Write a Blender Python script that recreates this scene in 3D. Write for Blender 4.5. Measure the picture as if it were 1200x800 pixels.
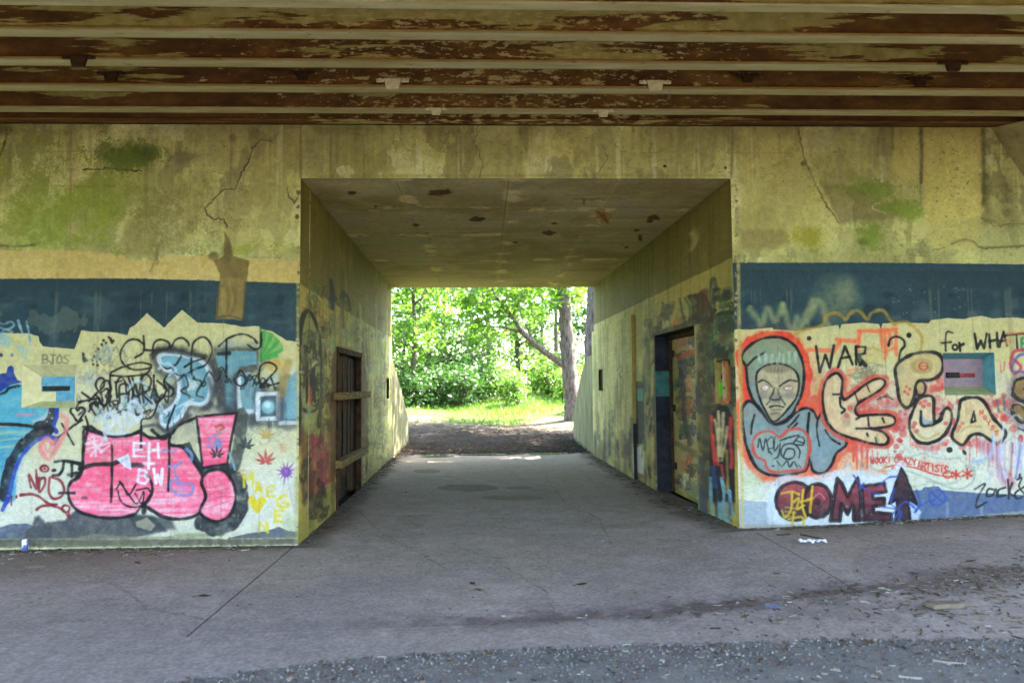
import bpy, bmesh, math, random
import numpy as np
from mathutils import Vector, Matrix

random.seed(7)
RNG = np.random.default_rng(7)
for o in list(bpy.data.objects):
    bpy.data.objects.remove(o)
scene = bpy.context.scene
COL = scene.collection

# ------------------------------------------------------------------ camera
FPX = 900.0                       # focal length in pixels of the 1200 px wide photograph
EYE = Vector((0.0, 0.0, 1.6))
ROLL = 0.0067
vy = Vector((567 - 600, -(452 - 400), -FPX)).normalized()      # world +y seen from the camera
vz = Vector((-ROLL, 1.0, 0.0)); vz = (vz - vy * vz.dot(vy)).normalized()
vx = vy.cross(vz).normalized()
R_CAM = Matrix((vx, vy, vz))       # camera space -> world space
cam_d = bpy.data.cameras.new('camera')
cam_d.sensor_width = 36.0
cam_d.lens = 36.0 * FPX / 1200.0
cam_d.clip_start = 0.05
cam_d.clip_end = 2000.0
cam = bpy.data.objects.new('camera', cam_d)
cam.matrix_world = Matrix.Translation(EYE) @ R_CAM.to_4x4()
COL.objects.link(cam)
scene.camera = cam
cam_d.dof.use_dof = True; cam_d.dof.focus_distance = 8.5; cam_d.dof.aperture_fstop = 1.5

# ------------------------------------------------------------------ light
SUN_EL, SUN_AZ = math.radians(58), math.radians(62)    # azimuth clockwise from +y (the far side) to +x
world = bpy.data.worlds.new('World'); scene.world = world
world.use_nodes = True
wn = world.node_tree.nodes; wl = world.node_tree.links
bg = wn['Background']
sky = wn.new('ShaderNodeTexSky'); sky.sky_type = 'NISHITA'; sky.sun_disc = False
sky.sun_elevation = SUN_EL; sky.sun_rotation = SUN_AZ
sky.air_density = 1.0; sky.dust_density = 2.0; sky.ozone_density = 1.0
wl.new(sky.outputs[0], bg.inputs[0]); bg.inputs[1].default_value = 0.15
sun_d = bpy.data.lights.new('sun', 'SUN'); sun_d.energy = 5.0; sun_d.angle = math.radians(0.5)
sun_d.color = (1.0, 0.95, 0.86)
sun = bpy.data.objects.new('sun', sun_d)
sd = Vector((math.sin(SUN_AZ) * math.cos(SUN_EL), math.cos(SUN_AZ) * math.cos(SUN_EL), math.sin(SUN_EL)))
sun.rotation_euler = sd.to_track_quat('Z', 'Y').to_euler(); sun.location = (0, 0, 30)
COL.objects.link(sun)
scene.view_settings.view_transform = 'Standard'
scene.view_settings.look = 'None'
scene.view_settings.gamma = 1.0
scene.view_settings.exposure = 3.68
scene.render.engine = 'CYCLES'
scene.cycles.use_denoising = True
scene.cycles.max_bounces = 12
scene.cycles.diffuse_bounces = 7
scene.cycles.glossy_bounces = 3
scene.cycles.transmission_bounces = 4
scene.cycles.caustics_reflective = False
scene.cycles.caustics_refractive = False
scene.cycles.sample_clamp_indirect = 12.0

# ------------------------------------------------------------------ measuring helpers
def ray(px, py):
    return R_CAM @ Vector((px - 600, 400 - py, -FPX))
def on_y(px, py, Y):
    d = ray(px, py); return EYE + d * (Y / d.y)
def on_plane(px, py, p, n):
    d = ray(px, py); return EYE + d * ((Vector(p) - EYE).dot(n) / d.dot(n))
def on_z(px, py, Z=0.0):
    d = ray(px, py); return EYE + d * ((Z - EYE.z) / d.z)
def sstep(a, b, x):
    t = min(1, max(0, (x - a) / (b - a))); return t * t * (3 - 2 * t)

YW, YF = 8.0, 17.0                                     # near and far mouth of the tunnel
XL0, XR0 = on_y(351, 400, YW).x, on_y(861, 400, YW).x
XL1, XR1 = on_y(459, 440, YF).x, on_y(697, 440, YF).x
ZC0, ZC1 = on_y(600, 209, YW).z, on_y(600, 337, YF).z
ZTOP = on_y(500, 147, YW).z

def gz(x, y):                                          # height of the ground
    r = 0.10 * sstep(1.2, 2.9, x) + 0.10 * sstep(2.7, 6.0, x)
    near = 1 - sstep(8.2, 11.5, y)
    r = r * near * sstep(3.5, 7.0, y) + 0.05 * sstep(9, 17, y)
    if y > 17.2:
        r += 0.062 * (min(y, 44) - 17.2)
        r += 0.10 * math.sin(x * .9 + y * .4) * sstep(19, 26, y)
    return r

# ------------------------------------------------------------------ object helpers
def mesh_obj(name, verts, faces, mats, parent=None, loc=(0, 0, 0), uvs=None, fmats=None, smooth=False):
    me = bpy.data.meshes.new(name)
    me.from_pydata([tuple(v) for v in verts], [], faces)
    for m in (mats if isinstance(mats, (list, tuple)) else [mats]):
        me.materials.append(m)
    if fmats is not None:
        me.polygons.foreach_set('material_index', fmats)
    if uvs is not None:
        uv = me.uv_layers.new(name='uv')
        for l in me.loops:
            uv.data[l.index].uv = uvs[l.vertex_index]
    if smooth:
        me.polygons.foreach_set('use_smooth', [True] * len(me.polygons))
    me.update()
    o = bpy.data.objects.new(name, me); COL.objects.link(o); o.location = loc
    if parent: adopt(o, parent)
    return o
def adopt(o, parent):
    o.parent = parent
    if o.location.length == 0 and parent.get('_w'):
        o.matrix_parent_inverse = Matrix.Translation(-Vector(parent['_w']))
def tag(o, label=None, cat=None, group=None, kind=None):
    if label: o['label'] = label
    if cat: o['category'] = cat
    if group: o['group'] = group
    if kind: o['kind'] = kind
    return o
def thing(name, loc, label, cat, group=None, world_children=False, parent=None):
    o = bpy.data.objects.new(name, None); COL.objects.link(o); o.location = loc
    o.empty_display_size = .2
    tag(o, label, cat, group)
    if world_children:
        o['_w'] = [float(c) for c in loc]
    return o
def finish_world(o):
    if '_w' in o: del o['_w']
class MB:
    def __init__(s): s.v = []; s.f = []; s.m = []
    def add(s, vs, fs, m=0):
        n = len(s.v); s.v += [tuple(v) for v in vs]
        s.f += [tuple(i + n for i in f) for f in fs]; s.m += [m] * len(fs)
    def box(s, a, b, m=0, bev=0.0):
        (x0, y0, z0), (x1, y1, z1) = a, b
        if bev:
            bm = bmesh.new(); bmesh.ops.create_cube(bm, size=1)
            for v in bm.verts:
                v.co = Vector(((x0 + x1) / 2 + v.co.x * (x1 - x0), (y0 + y1) / 2 + v.co.y * (y1 - y0), (z0 + z1) / 2 + v.co.z * (z1 - z0)))
            bmesh.ops.bevel(bm, geom=bm.edges[:], offset=bev, segments=1, affect='EDGES')
            bm.verts.index_update()
            s.add([v.co[:] for v in bm.verts], [[v.index for v in f.verts] for f in bm.faces], m); bm.free(); return
        s.add([(x0, y0, z0), (x1, y0, z0), (x1, y1, z0), (x0, y1, z0), (x0, y0, z1), (x1, y0, z1), (x1, y1, z1), (x0, y1, z1)],
              [(0, 3, 2, 1), (4, 5, 6, 7), (0, 1, 5, 4), (1, 2, 6, 5), (2, 3, 7, 6), (3, 0, 4, 7)], m)
    def quad(s, a, b, c, d, m=0): s.add([a, b, c, d], [(0, 1, 2, 3)], m)
    def bark(s, pts, rad, n=14, rnd=random, k=5):
        P = spline([tuple(p) for p in pts], n=k); T = np.linspace(0, len(rad) - 1, len(P)); Rr = np.interp(T, range(len(rad)), rad)
        Q = [Vector(p) + Vector((rnd.gauss(0, .06), rnd.gauss(0, .06), 0)) * float(r) for p, r in zip(P, Rr)]
        s.tube(Q, [float(r) * rnd.uniform(.93, 1.09) for r in Rr], n, jit=.085, rnd=rnd)
    def tube(s, pts, rad, n=8, m=0, cap=True, jit=0.0, rnd=random):
        pts = [Vector(p) for p in pts]; base = len(s.v); u = None
        for i, p in enumerate(pts):
            t = (pts[min(i + 1, len(pts) - 1)] - pts[max(i - 1, 0)]).normalized()
            if u is None: u = t.orthogonal().normalized()
            u = (u - t * u.dot(t)).normalized(); w = t.cross(u)
            for k in range(n):
                a = 2 * math.pi * k / n; r = rad[i] * (1 + jit * rnd.uniform(-1, 1))
                s.v.append(tuple(p + (u * math.cos(a) + w * math.sin(a)) * r))
        for i in range(len(pts) - 1):
            for k in range(n):
                a = base + i * n + k; b = base + i * n + (k + 1) % n
                s.f.append((a, b, b + n, a + n)); s.m.append(m)
        if cap:
            s.f.append(tuple(base + k for k in reversed(range(n)))); s.m.append(m)
            s.f.append(tuple(base + (len(pts) - 1) * n + k for k in range(n))); s.m.append(m)
    def build(s, name, mats, parent=None, loc=(0, 0, 0), smooth=False, uvf=None):
        return mesh_obj(name, s.v, s.f, mats, parent, loc, [uvf(v) for v in s.v] if uvf else None, s.m, smooth)

# ------------------------------------------------------------------ numpy paint box
def vnoise(H, W, sy, sx, rng=RNG):
    gh, gw = int(H / sy) + 3, int(W / sx) + 3
    g = rng.random((gh, gw), dtype=np.float32)
    y = np.arange(H, dtype=np.float32) / sy; x = np.arange(W, dtype=np.float32) / sx
    yi = y.astype(int); xi = x.astype(int)
    fy = y - yi; fx = x - xi
    fy = (fy * fy * (3 - 2 * fy))[:, None]; fx = (fx * fx * (3 - 2 * fx))[None, :]
    a = g[yi] * (1 - fy) + g[yi + 1] * fy
    return a[:, xi] * (1 - fx) + a[:, xi + 1] * fx
def fbm(H, W, s, oct=4, asp=1.0):
    out = 0; amp = 0.5; tot = 0
    for i in range(oct):
        k = s / 2 ** i
        if k < 1.2: break
        out = out + amp * vnoise(H, W, max(1.2, k * asp), k); tot += amp; amp *= .55
    return out / tot
def sm(a, b, x):
    t = np.clip((x - a) / (b - a), 0, 1); return t * t * (3 - 2 * t)
def rgb(*c): return np.array(c, np.float32) / 255.0
def spline(P, closed=False, n=6):
    P = [np.array(p, float) for p in P]
    if len(P) < 3: return P
    Q = ([P[-1]] + P + P[:2]) if closed else ([2 * P[0] - P[1]] + P + [2 * P[-1] - P[-2]])
    out = []
    for i in range(1, len(Q) - 2):
        a, b, c, d = Q[i - 1], Q[i], Q[i + 1], Q[i + 2]
        for k in range(n):
            t = k / n
            out.append(.5 * (2 * b + (c - a) * t + (2 * a - 5 * b + 4 * c - d) * t * t + (3 * b - a - 3 * c + d) * t ** 3))
    if not closed: out.append(P[-1])
    return out
class Canvas:
    """A painted surface: colours are laid on in the surface's own metres."""
    def __init__(s, u0, u1, v0, v1, res, proj, k):
        s.u0, s.v0, s.res = u0, v0, res
        s.W = int(round((u1 - u0) * res)); s.H = int(round((v1 - v0) * res))
        s.u1 = u0 + s.W / res; s.v1 = v0 + s.H / res
        s.a = np.zeros((s.H, s.W, 3), np.float32)
        s.proj = proj; s.k = k                           # photo pixel -> (u,v); raster px per photo px
        s.nz = vnoise(s.H, s.W, 7, 7) * .65 + vnoise(s.H, s.W, 2.5, 2.5) * .35 - .5
        s.dust = fbm(s.H, s.W, 14, 3); s.lw = vnoise(s.H, s.W, 26, 26) * .6 + vnoise(s.H, s.W, 11, 11) * .4
    def m(s, p):
        u, v = s.proj(*p); return np.array([(u - s.u0) * s.res, (v - s.v0) * s.res])
    def kk(s, p):
        return s.k(p) if callable(s.k) else s.k
    def win(s, x0, y0, x1, y1):
        return max(0, int(x0)), max(0, int(y0)), min(s.W, int(x1) + 2), min(s.H, int(y1) + 2)
    def blend(s, w, cov, col, alpha, thin=0.0):
        x0, y0, x1, y1 = w
        if x1 <= x0 or y1 <= y0: return
        c = cov * alpha
        if thin: c = c * np.clip(1 - thin * (1.7 * s.dust[y0:y1, x0:x1] - .35), 0, 1)
        c = c[..., None]
        if callable(col): col = col(w)
        s.a[y0:y1, x0:x1] = s.a[y0:y1, x0:x1] * (1 - c) + col * c
    def stroke(s, P, w, col, alpha=1., soft=1.0, smooth=True, closed=False, thin=.25, wob=1.2, taper=False, over=.36):
        col = rgb(*col) if isinstance(col, tuple) else col
        k = s.kk(P[0])
        Q = np.array([s.m(p) for p in (spline(P, closed) if smooth else (list(P) + ([P[0]] if closed else [])))])
        if smooth and closed: Q = np.vstack([Q, Q[:1]])
        r = w * k * .57; sf = max(soft * k, .9); pad = r * (1.9 if over else 1) + sf + 4
        x0, y0, x1, y1 = s.win(Q[:, 0].min() - pad, Q[:, 1].min() - pad, Q[:, 0].max() + pad, Q[:, 1].max() + pad)
        if x1 <= x0 or y1 <= y0: return
        D = np.full((y1 - y0, x1 - x0), 1e9, np.float32)
        for i in range(len(Q) - 1):
            a, b = Q[i], Q[i + 1]
            X0, Y0, X1, Y1 = s.win(min(a[0], b[0]) - pad, min(a[1], b[1]) - pad, max(a[0], b[0]) + pad, max(a[1], b[1]) + pad)
            if X1 <= X0 or Y1 <= Y0: continue
            X = np.arange(X0, X1, dtype=np.float32)[None, :]; Y = np.arange(Y0, Y1, dtype=np.float32)[:, None]
            d = b - a; L = max(1e-6, float(d @ d))
            t = np.clip(((X - a[0]) * d[0] + (Y - a[1]) * d[1]) / L, 0, 1)
            dd = np.hypot(X - a[0] - t * d[0], Y - a[1] - t * d[1])
            if taper: dd = dd + r * .75 * ((i + t) / (len(Q) - 1))
            sl = D[Y0 - y0:Y1 - y0, X0 - x0:X1 - x0]; np.minimum(sl, dd, out=sl)
        lw = s.lw[y0:y1, x0:x1]
        cov = np.clip((r * (.62 + .76 * lw) + wob * s.nz[y0:y1, x0:x1] - D) / sf + .5, 0, 1)
        if over: s.blend((x0, y0, x1, y1), np.clip(1 - D / (pad - 1), 0, 1) ** 2, col, over * alpha, .9)
        s.blend((x0, y0, x1, y1), cov * np.clip(.55 + .9 * lw, 0, 1), col, alpha, thin)
    def fill(s, P, col, alpha=1., soft=.7, smooth=False, thin=.2, wob=1.5):
        col = rgb(*col) if isinstance(col, tuple) else col
        k = s.kk(P[0])
        Q = np.array([s.m(p) for p in (spline(P, True) if smooth else P)])
        sf = max(soft * k, .9); pad = sf + 3
        w = x0, y0, x1, y1 = s.win(Q[:, 0].min() - pad, Q[:, 1].min() - pad, Q[:, 0].max() + pad, Q[:, 1].max() + pad)
        if x1 <= x0 or y1 <= y0: return
        X = np.arange(x0, x1, dtype=np.float32)[None, :]; Y = np.arange(y0, y1, dtype=np.float32)[:, None]
        ins = np.zeros((y1 - y0, x1 - x0), bool); D = np.full(ins.shape, 1e9, np.float32)
        for i in range(len(Q)):
            a, b = Q[i - 1], Q[i]; d = b - a; L = max(1e-6, float(d @ d))
            if a[1] != b[1]:
                ins ^= ((Y < a[1]) != (Y < b[1])) & (X < d[0] * (Y - a[1]) / d[1] + a[0])
            t = np.clip(((X - a[0]) * d[0] + (Y - a[1]) * d[1]) / L, 0, 1)
            np.minimum(D, np.hypot(X - a[0] - t * d[0], Y - a[1] - t * d[1]), out=D)
        cov = np.clip((np.where(ins, D, -D) + wob * s.nz[y0:y1, x0:x1]) / sf + .5, 0, 1)
        s.blend(w, cov, col, alpha, thin)
    def oval(s, c, rx, ry, col, alpha=1., soft=.7, thin=.2, wob=1.5, rot=0.0):
        ca, sa = math.cos(rot), math.sin(rot)
        s.fill([(c[0] + rx * math.cos(t) * ca - ry * math.sin(t) * sa, c[1] + rx * math.cos(t) * sa + ry * math.sin(t) * ca)
                for t in np.linspace(0, 2 * math.pi, 20, endpoint=False)], col, alpha, soft, False, thin, wob)
    def ring(s, c, rx, ry, w, col, **kw):
        s.stroke([(c[0] + rx * math.cos(t), c[1] + ry * math.sin(t)) for t in np.linspace(0, 2 * math.pi, 14, endpoint=False)], w, col, closed=True, **kw)
    def band(s, top, bot, col, alpha=1., soft=1.2, thin=.1, wob=2.0, ragt=0.0):
        col = rgb(*col) if isinstance(col, tuple) else col
        T = np.array([s.m(p) for p in top]); B = np.array([s.m(p) for p in bot])
        w = x0, y0, x1, y1 = s.win(min(T[:, 0].min(), B[:, 0].min()), B[:, 1].min() - 6 - ragt, max(T[:, 0].max(), B[:, 0].max()) - 1, T[:, 1].max() + 6 + ragt)
        X = np.arange(x0, x1); Y = np.arange(y0, y1, dtype=np.float32)[:, None]
        t = np.interp(X, T[:, 0], T[:, 1])[None, :]; b = np.interp(X, B[:, 0], B[:, 1])[None, :]
        nz = s.nz[y0:y1, x0:x1]
        tt = t - Y + wob * nz
        if ragt: tt = tt + ragt * (s.dust[y0:y1, x0:x1] - .5) * 2
        cov = np.clip(tt / soft + .5, 0, 1) * np.clip((Y - b + wob * nz) / soft + .5, 0, 1)
        s.blend(w, cov, col, alpha, thin)
    def image(s, name):
        im = bpy.data.images.new(name, s.W, s.H, alpha=False)
        px = np.ones((s.H, s.W, 4), np.float32); px[..., :3] = np.clip(s.a, 0, 1)
        im.pixels.foreach_set(px.ravel()); im.update(); im.pack()
        return im
    def uv(s, u, v): return ((u - s.u0) / (s.u1 - s.u0), (v - s.v0) / (s.v1 - s.v0))

GLYPH = {
 'A': [[(0, 1), (.5, 0), (1, 1)], [(.2, .65), (.8, .65)]],
 'B': [[(0, 0), (0, 1), (.7, 1), (1, .75), (.7, .5), (0, .5)], [(0, 0), (.6, 0), (.85, .25), (.6, .5)]],
 'C': [[(1, .15), (.5, 0), (.05, .4), (.1, .8), (.5, 1), (1, .85)]],
 'D': [[(0, 0), (0, 1), (.6, 1), (1, .6), (.9, .2), (.5, 0), (0, 0)]],
 'E': [[(1, 0), (0, 0), (0, 1), (1, 1)], [(0, .5), (.8, .5)]],
 'G': [[(1, .15), (.5, 0), (.05, .4), (.1, .8), (.5, 1), (1, .9), (1, .6), (.6, .6)]],
 'H': [[(0, 0), (0, 1)], [(1, 0), (1, 1)], [(0, .5), (1, .5)]],
 'I': [[(.5, 0), (.5, 1)]],
 'J': [[(.1, 0), (1, 0)], [(.6, 0), (.55, .8), (.3, 1), (0, .8)]],
 'K': [[(0, 0), (0, 1)], [(1, 0), (0, .55), (1, 1)]],
 'L': [[(0, 0), (0, 1), (1, 1)]],
 'M': [[(0, 1), (.1, 0), (.5, .6), (.9, 0), (1, 1)]],
 'N': [[(0, 1), (0, 0), (1, 1), (1, 0)]],
 'O': [[(.5, 0), (.05, .3), (.1, .85), (.5, 1), (.95, .75), (.9, .2), (.5, 0)]],
 'P': [[(0, 1), (0, 0), (.7, 0), (1, .25), (.7, .5), (0, .5)]],
 'R': [[(0, 1), (0, 0), (.7, 0), (1, .25), (.7, .5), (0, .5), (1, 1)]],
 'S': [[(1, .1), (.5, 0), (.1, .25), (.9, .7), (.6, 1), (0, .9)]],
 'T': [[(0, 0), (1, 0)], [(.5, 0), (.5, 1)]],
 'U': [[(0, 0), (.05, .8), (.5, 1), (.95, .8), (1, 0)]],
 'W': [[(0, 0), (.25, 1), (.5, .4), (.75, 1), (1, 0)]],
 'Y': [[(0, 0), (.5, .5), (1, 0)], [(.5, .5), (.5, 1)]],
 'Z': [[(0, 0), (1, 0), (0, 1), (1, 1)]],
 '1': [[(.2, .2), (.5, 0), (.5, 1)]], '7': [[(0, 0), (1, 0), (.4, 1)]],
 '+': [[(.5, 0), (.5, 1)], [(0, .5), (1, .5)]], '*': [[(.5, 0), (.5, 1)], [(0, .25), (1, .75)], [(0, .75), (1, .25)]],
}
def text(cv, t, x, y, w, h, gap, pw, col, dx=0.0, dy=0.0, jit=.6, smooth=False, **kw):
    for i, ch in enumerate(t):
        if ch in GLYPH:
            for ln in GLYPH[ch]:
                cv.stroke([(x + a * w + random.uniform(-jit, jit) * .5 + (1 - b) * dx, y + b * h + random.uniform(-jit, jit) * .5) for a, b in ln], pw, col, smooth=smooth, **kw)
        x += w + gap; y += dy
def heart(c, s_):
    return [(c[0] + s_ * x, c[1] + s_ * y) for x, y in [(0, -.45), (.35, -.85), (.8, -.75), (.95, -.3), (.6, .2), (0, .95), (-.6, .2), (-.95, -.3), (-.8, -.75), (-.35, -.85)]]
def leafmark(cv, c, r, col, a=1.):
    for d, l in [(-90, 1), (-55, .95), (-125, .95), (-20, .8), (-160, .8), (15, .5), (165, .5)]:
        d = math.radians(d + random.uniform(-4, 4)); ux, uy = math.cos(d), math.sin(d)
        q = lambda t, w: (c[0] + ux * t * l * r - uy * w * r, c[1] + uy * t * l * r + ux * w * r + r * .35)
        cv.fill([q(0, 0), q(.35, .11), q(.7, .09), q(1.05, 0), q(.7, -.09), q(.35, -.11)], col, a)
BLK = (22, 22, 22)
def crack(cv, P, w=1.3, col=(64, 54, 34), light=(204, 192, 148)):
    Q = []
    for a, b in zip(P[:-1], P[1:]):
        n = max(2, int(math.hypot(b[0] - a[0], b[1] - a[1]) / 3))
        for i in range(n): Q.append((a[0] + (b[0] - a[0]) * i / n + random.gauss(0, .7), a[1] + (b[1] - a[1]) * i / n + random.gauss(0, .7)))
    Q.append(P[-1])
    cv.stroke([(x + 1.3, y + .6) for x, y in Q], w * 1.3, light, .35, 1, smooth=False, thin=.6)
    for i in range(0, len(Q) - 1, 4):
        cv.stroke(Q[i:i + 5], w * random.uniform(.6, 1.5), col, random.uniform(.6, .95), .8, smooth=False, thin=.3)
def scribble(cv, x, y, w, h, n, pw, col, al=.85, slope=0.0, **kw):
    """one quick hand style: a running line of loops and uprights"""
    P = []
    for i in range(n):
        t = i / max(1, n - 1)
        P.append((x + w * t + random.uniform(-.25, .3) * w / n, y + slope * t * w + (random.uniform(-.5, -.1) if i % 2 else random.uniform(.1, .5)) * h))
        if random.random() < .45:
            a = P[-1]; r = h * random.uniform(.12, .28); s0 = random.uniform(0, 6.28)
            P += [(a[0] + r * math.cos(s0 + k * 1.6), a[1] + r * math.sin(s0 + k * 1.6)) for k in range(3)]
    cv.stroke(P, pw, col, al, .8, **kw)
def spray_dots(cv, x, y, rx, ry, n, col, al=.6, s0=.25, s1=.8):
    for _ in range(n): cv.oval((random.gauss(x, rx), random.gauss(y, ry)), random.uniform(s0, s1), random.uniform(s0, s1), col, al * random.uniform(.4, 1), .5)
def drip(cv, x, y, l, w, col, al=.8):
    cv.stroke([(x, y), (x + random.uniform(-.6, .6), y + l * .6), (x + random.uniform(-.6, .6), y + l)], w, col, al, .8, taper=True)

# ================================================================== FRONT WALL PAINT
def front_proj(px, py):
    p = on_y(px, py, YW); return p.x, p.z
FR = Canvas(-7.2, 7.6, -0.12, 4.42, 260, front_proj, 260 * YW / FPX)
def paint_front(c):
    H, W = c.H, c.W
    X = (np.arange(W) / c.res + c.u0)[None, :]; Z = (np.arange(H) / c.res + c.v0)[:, None]
    n1 = fbm(H, W, 300, 5); n2 = fbm(H, W, 90, 5); n3 = fbm(H, W, 30, 4, 3.0)
    streak = vnoise(H, W, 420, 11) * .5 + vnoise(H, W, 240, 5) * .5
    a = c.a; a[:] = rgb(177, 172, 114)
    def mix(col, m): a[:] = a + (rgb(*col) - a) * m[..., None]
    mix((128, 120, 74), sm(.45, .7, n1) * .7)
    mix((186, 176, 112), sm(.5, .72, n2) * .5)
    mix((112, 108, 66), sm(.56, .74, n3) * .45)
    mix((196, 182, 110), sm(.55, .8, streak) * .22 * sm(2.7, 3.4, Z))
    up = sm(2.62, 2.68, Z)
    pf = fbm(H, W, 170, 6); pf2 = fbm(H, W, 70, 5, 1.6); fine = fbm(H, W, 12, 3)
    lo_, hi_ = np.quantile(pf, .42), np.quantile(pf, .80)
    mix((146, 138, 94), sm(lo_ + .008, lo_ - .008, pf + (fine - .5) * .02) * up * .5)
    mix((196, 192, 152), sm(hi_ - .006, hi_ + .006, pf + (fine - .5) * .03) * up * .55)
    mix((88, 80, 52), sm(.012, .002, np.abs(pf - lo_ + (fine - .5) * .015)) * up * .38 * sm(.4, .6, n2))
    mix((118, 112, 76), sm(np.quantile(pf2, .8), np.quantile(pf2, .84), pf2) * up * .55)
    sw = vnoise(H, W, 260, 17) * .6 + vnoise(H, W, 120, 6) * .4
    mix((206, 204, 176), sm(np.quantile(sw, .86), np.quantile(sw, .99), sw) * sm(2.9, 3.9, Z) * .45)
    mix((92, 88, 60), sm(np.quantile(sw, .12), np.quantile(sw, .01), sw) * sm(2.8, 4.2, Z) * .42 * sm(.35, .6, n1))
    for zf in (2.95, 3.32, 3.70, 4.06):          # board marks of the shuttering
        mix((120, 114, 78), sm(.010, .003, np.abs(Z + (n1 - .5) * .01 - zf)) * sm(.45, .6, n2) * .45 * np.ones((1, W), np.float32))
    pm_ = sm(.62, .75, fine * .6 + vnoise(H, W, 2.2, 2.2) * .4); mix((110, 102, 66), pm_ * up * .5)
    # --- named weathering on the bare concrete
    O = c.oval; S = c.stroke; F_ = c.fill
    g = (104, 124, 40)
    F_([(-60, 165), (60, 158), (84, 170), (84, 288), (40, 296), (-60, 296)], (124, 124, 66), .45, 26, wob=30, thin=.7)
    F_([(20, 235), (80, 225), (84, 292), (20, 292)], (104, 126, 34), .55, 20, wob=26, thin=.5)
    F_([(88, 225), (130, 198), (182, 195), (180, 235), (140, 245), (128, 290), (90, 292)], (122, 128, 58), .5, 14, wob=26, thin=.5)
    O((148, 182), 34, 13, (66, 84, 24), .8, 14, wob=22, thin=.4); O((170, 178), 14, 9, (58, 66, 26), .6, 8, wob=12)
    F_([(145, 268), (170, 240), (195, 222), (240, 195), (252, 215), (235, 250), (222, 290), (190, 304), (160, 302), (146, 288)], (118, 108, 62), .62, 12, wob=22, thin=.5)
    F_([(133, 282), (140, 262), (150, 244), (168, 235), (162, 252), (148, 258), (143, 278), (137, 286)], (176, 168, 124), .7, 4, wob=8)
    O((214, 184), 17, 7, (104, 96, 66), .6, 6, wob=8); O((273, 162), 5, 5, (100, 90, 60), .7, 3)
    O((302, 231), 17, 12, (120, 106, 62), .7, 4, wob=12, thin=.6)
    F_([(300, 178), (352, 150), (352, 290), (265, 300), (250, 262), (285, 220)], (166, 154, 96), .5, 14, wob=10)
    F_([(362, 148), (430, 148), (392, 160), (372, 158)], (120, 112, 70), .6, 5, wob=8)
    F_([(352, 150), (345, 150), (330, 152), (335, 148)], (110, 104, 60), .6, 3)
    S([(86, 150), (84, 220), (85, 293)], 6, (168, 150, 112), .55, 3)
    S([(83, 150), (82, 293)], 1.6, (92, 90, 60), .4, 1.5)
    crack(c, [(98, 199), (130, 198), (166, 201)], 2.0, (56, 52, 26)); S([(90, 219), (135, 218)], 1.8, (84, 80, 40), .6, 1.5)
    crack(c, [(318, 166), (306, 165), (298, 172), (290, 190), (282, 206), (275, 222), (263, 222), (252, 232), (240, 244), (242, 252), (250, 257), (262, 257), (266, 266)])
    crack(c, [(352, 226), (344, 238), (338, 232), (337, 220)], .9); crack(c, [(1092, 294), (1112, 288), (1120, 280), (1140, 284), (1152, 291), (1200, 289)], 1.0); crack(c, [(1150, 256), (1166, 266), (1182, 262), (1200, 263)], 1.0)
    crack(c, [(560, 148), (556, 168), (566, 190), (562, 208)], .7); crack(c, [(700, 206), (712, 186), (705, 170)], .6)
    S([(0, 288), (20, 289), (40, 287)], 2.2, (70, 66, 36), .7, 1.5)
    S([(8, 150), (6, 165), (0, 182)], 2.2, (60, 56, 34), .9, 1); O((2, 152), 12, 6, (54, 54, 30), .6, 6)
    # right hand side
    F_([(865, 150), (935, 150), (945, 195), (985, 262), (960, 290), (865, 295)], (172, 160, 98), .55, 8, wob=8)
    F_([(940, 150), (1046, 150), (1046, 205), (1000, 215), (968, 215), (948, 192)], (142, 134, 88), .6, 8, wob=12, thin=.4)
    F_([(964, 216), (1000, 218), (1044, 240), (1062, 252), (1030, 258), (985, 263), (972, 240)], (112, 102, 66), .75, 5, wob=8)
    F_([(992, 202), (1030, 215), (1062, 232), (1080, 250), (1065, 262), (1045, 252), (1030, 236), (1000, 220)], (112, 118, 56), .4, 7, wob=20, thin=.5)
    O((1068, 245), 12, 9, (124, 140, 60), .25, 6, wob=10)
    F_([(1002, 262), (1026, 262), (1040, 278), (1028, 290), (1006, 288)], (112, 120, 56), .4, 5, wob=14)
    O((1012, 283), 7, 4, (66, 74, 30), .7, 4); O((944, 277), 17, 13, (146, 138, 62), .4, 6, wob=14)
    F_([(866, 270), (920, 268), (926, 285), (900, 294), (868, 292)], (120, 108, 66), .6, 6, wob=10)
    crack(c, [(935, 150), (942, 185), (950, 205), (968, 240), (984, 262)], 1.8, (92, 80, 50))
    S([(941, 152), (946, 184)], 5, (178, 168, 122), .5, 3); O((941, 192), 3, 3, (80, 70, 44), .8, 2)
    S([(1032, 238), (1024, 240), (1023, 245), (1032, 248), (1040, 251)], 1.6, (176, 170, 124), .7, 1)
    F_([(1046, 148), (1076, 148), (1076, 206), (1060, 214), (1046, 200)], (190, 172, 100), .6, 5, wob=8)
    F_([(1083, 148), (1150, 148), (1150, 250), (1145, 292), (1092, 292), (1083, 250)], (192, 174, 102), .72, 5, wob=10)
    for x, y0, y1, w_, al in ((1079, 150, 214, 3.2, .75), (1079, 200, 240, 2, .4), (1152, 152, 240, 4, .7), (1155, 200, 260, 9, .4), (1034, 148, 180, 6, .35), (1046, 150, 175, 3, .4), (1180, 215, 262, 16, .4)):
        S([(x, y0), (x + random.uniform(-1, 1), (y0 + y1) / 2), (x, y1)], w_, (70, 66, 42), al, w_ * .8, thin=.5)
    for _ in range(90):
        x, y = random.gauss(1123, 12), random.uniform(175, 292)
        O((x, y), random.uniform(.5, 1.6), random.uniform(.4, 1.1), (104, 92, 54), .7, .6)
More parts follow.
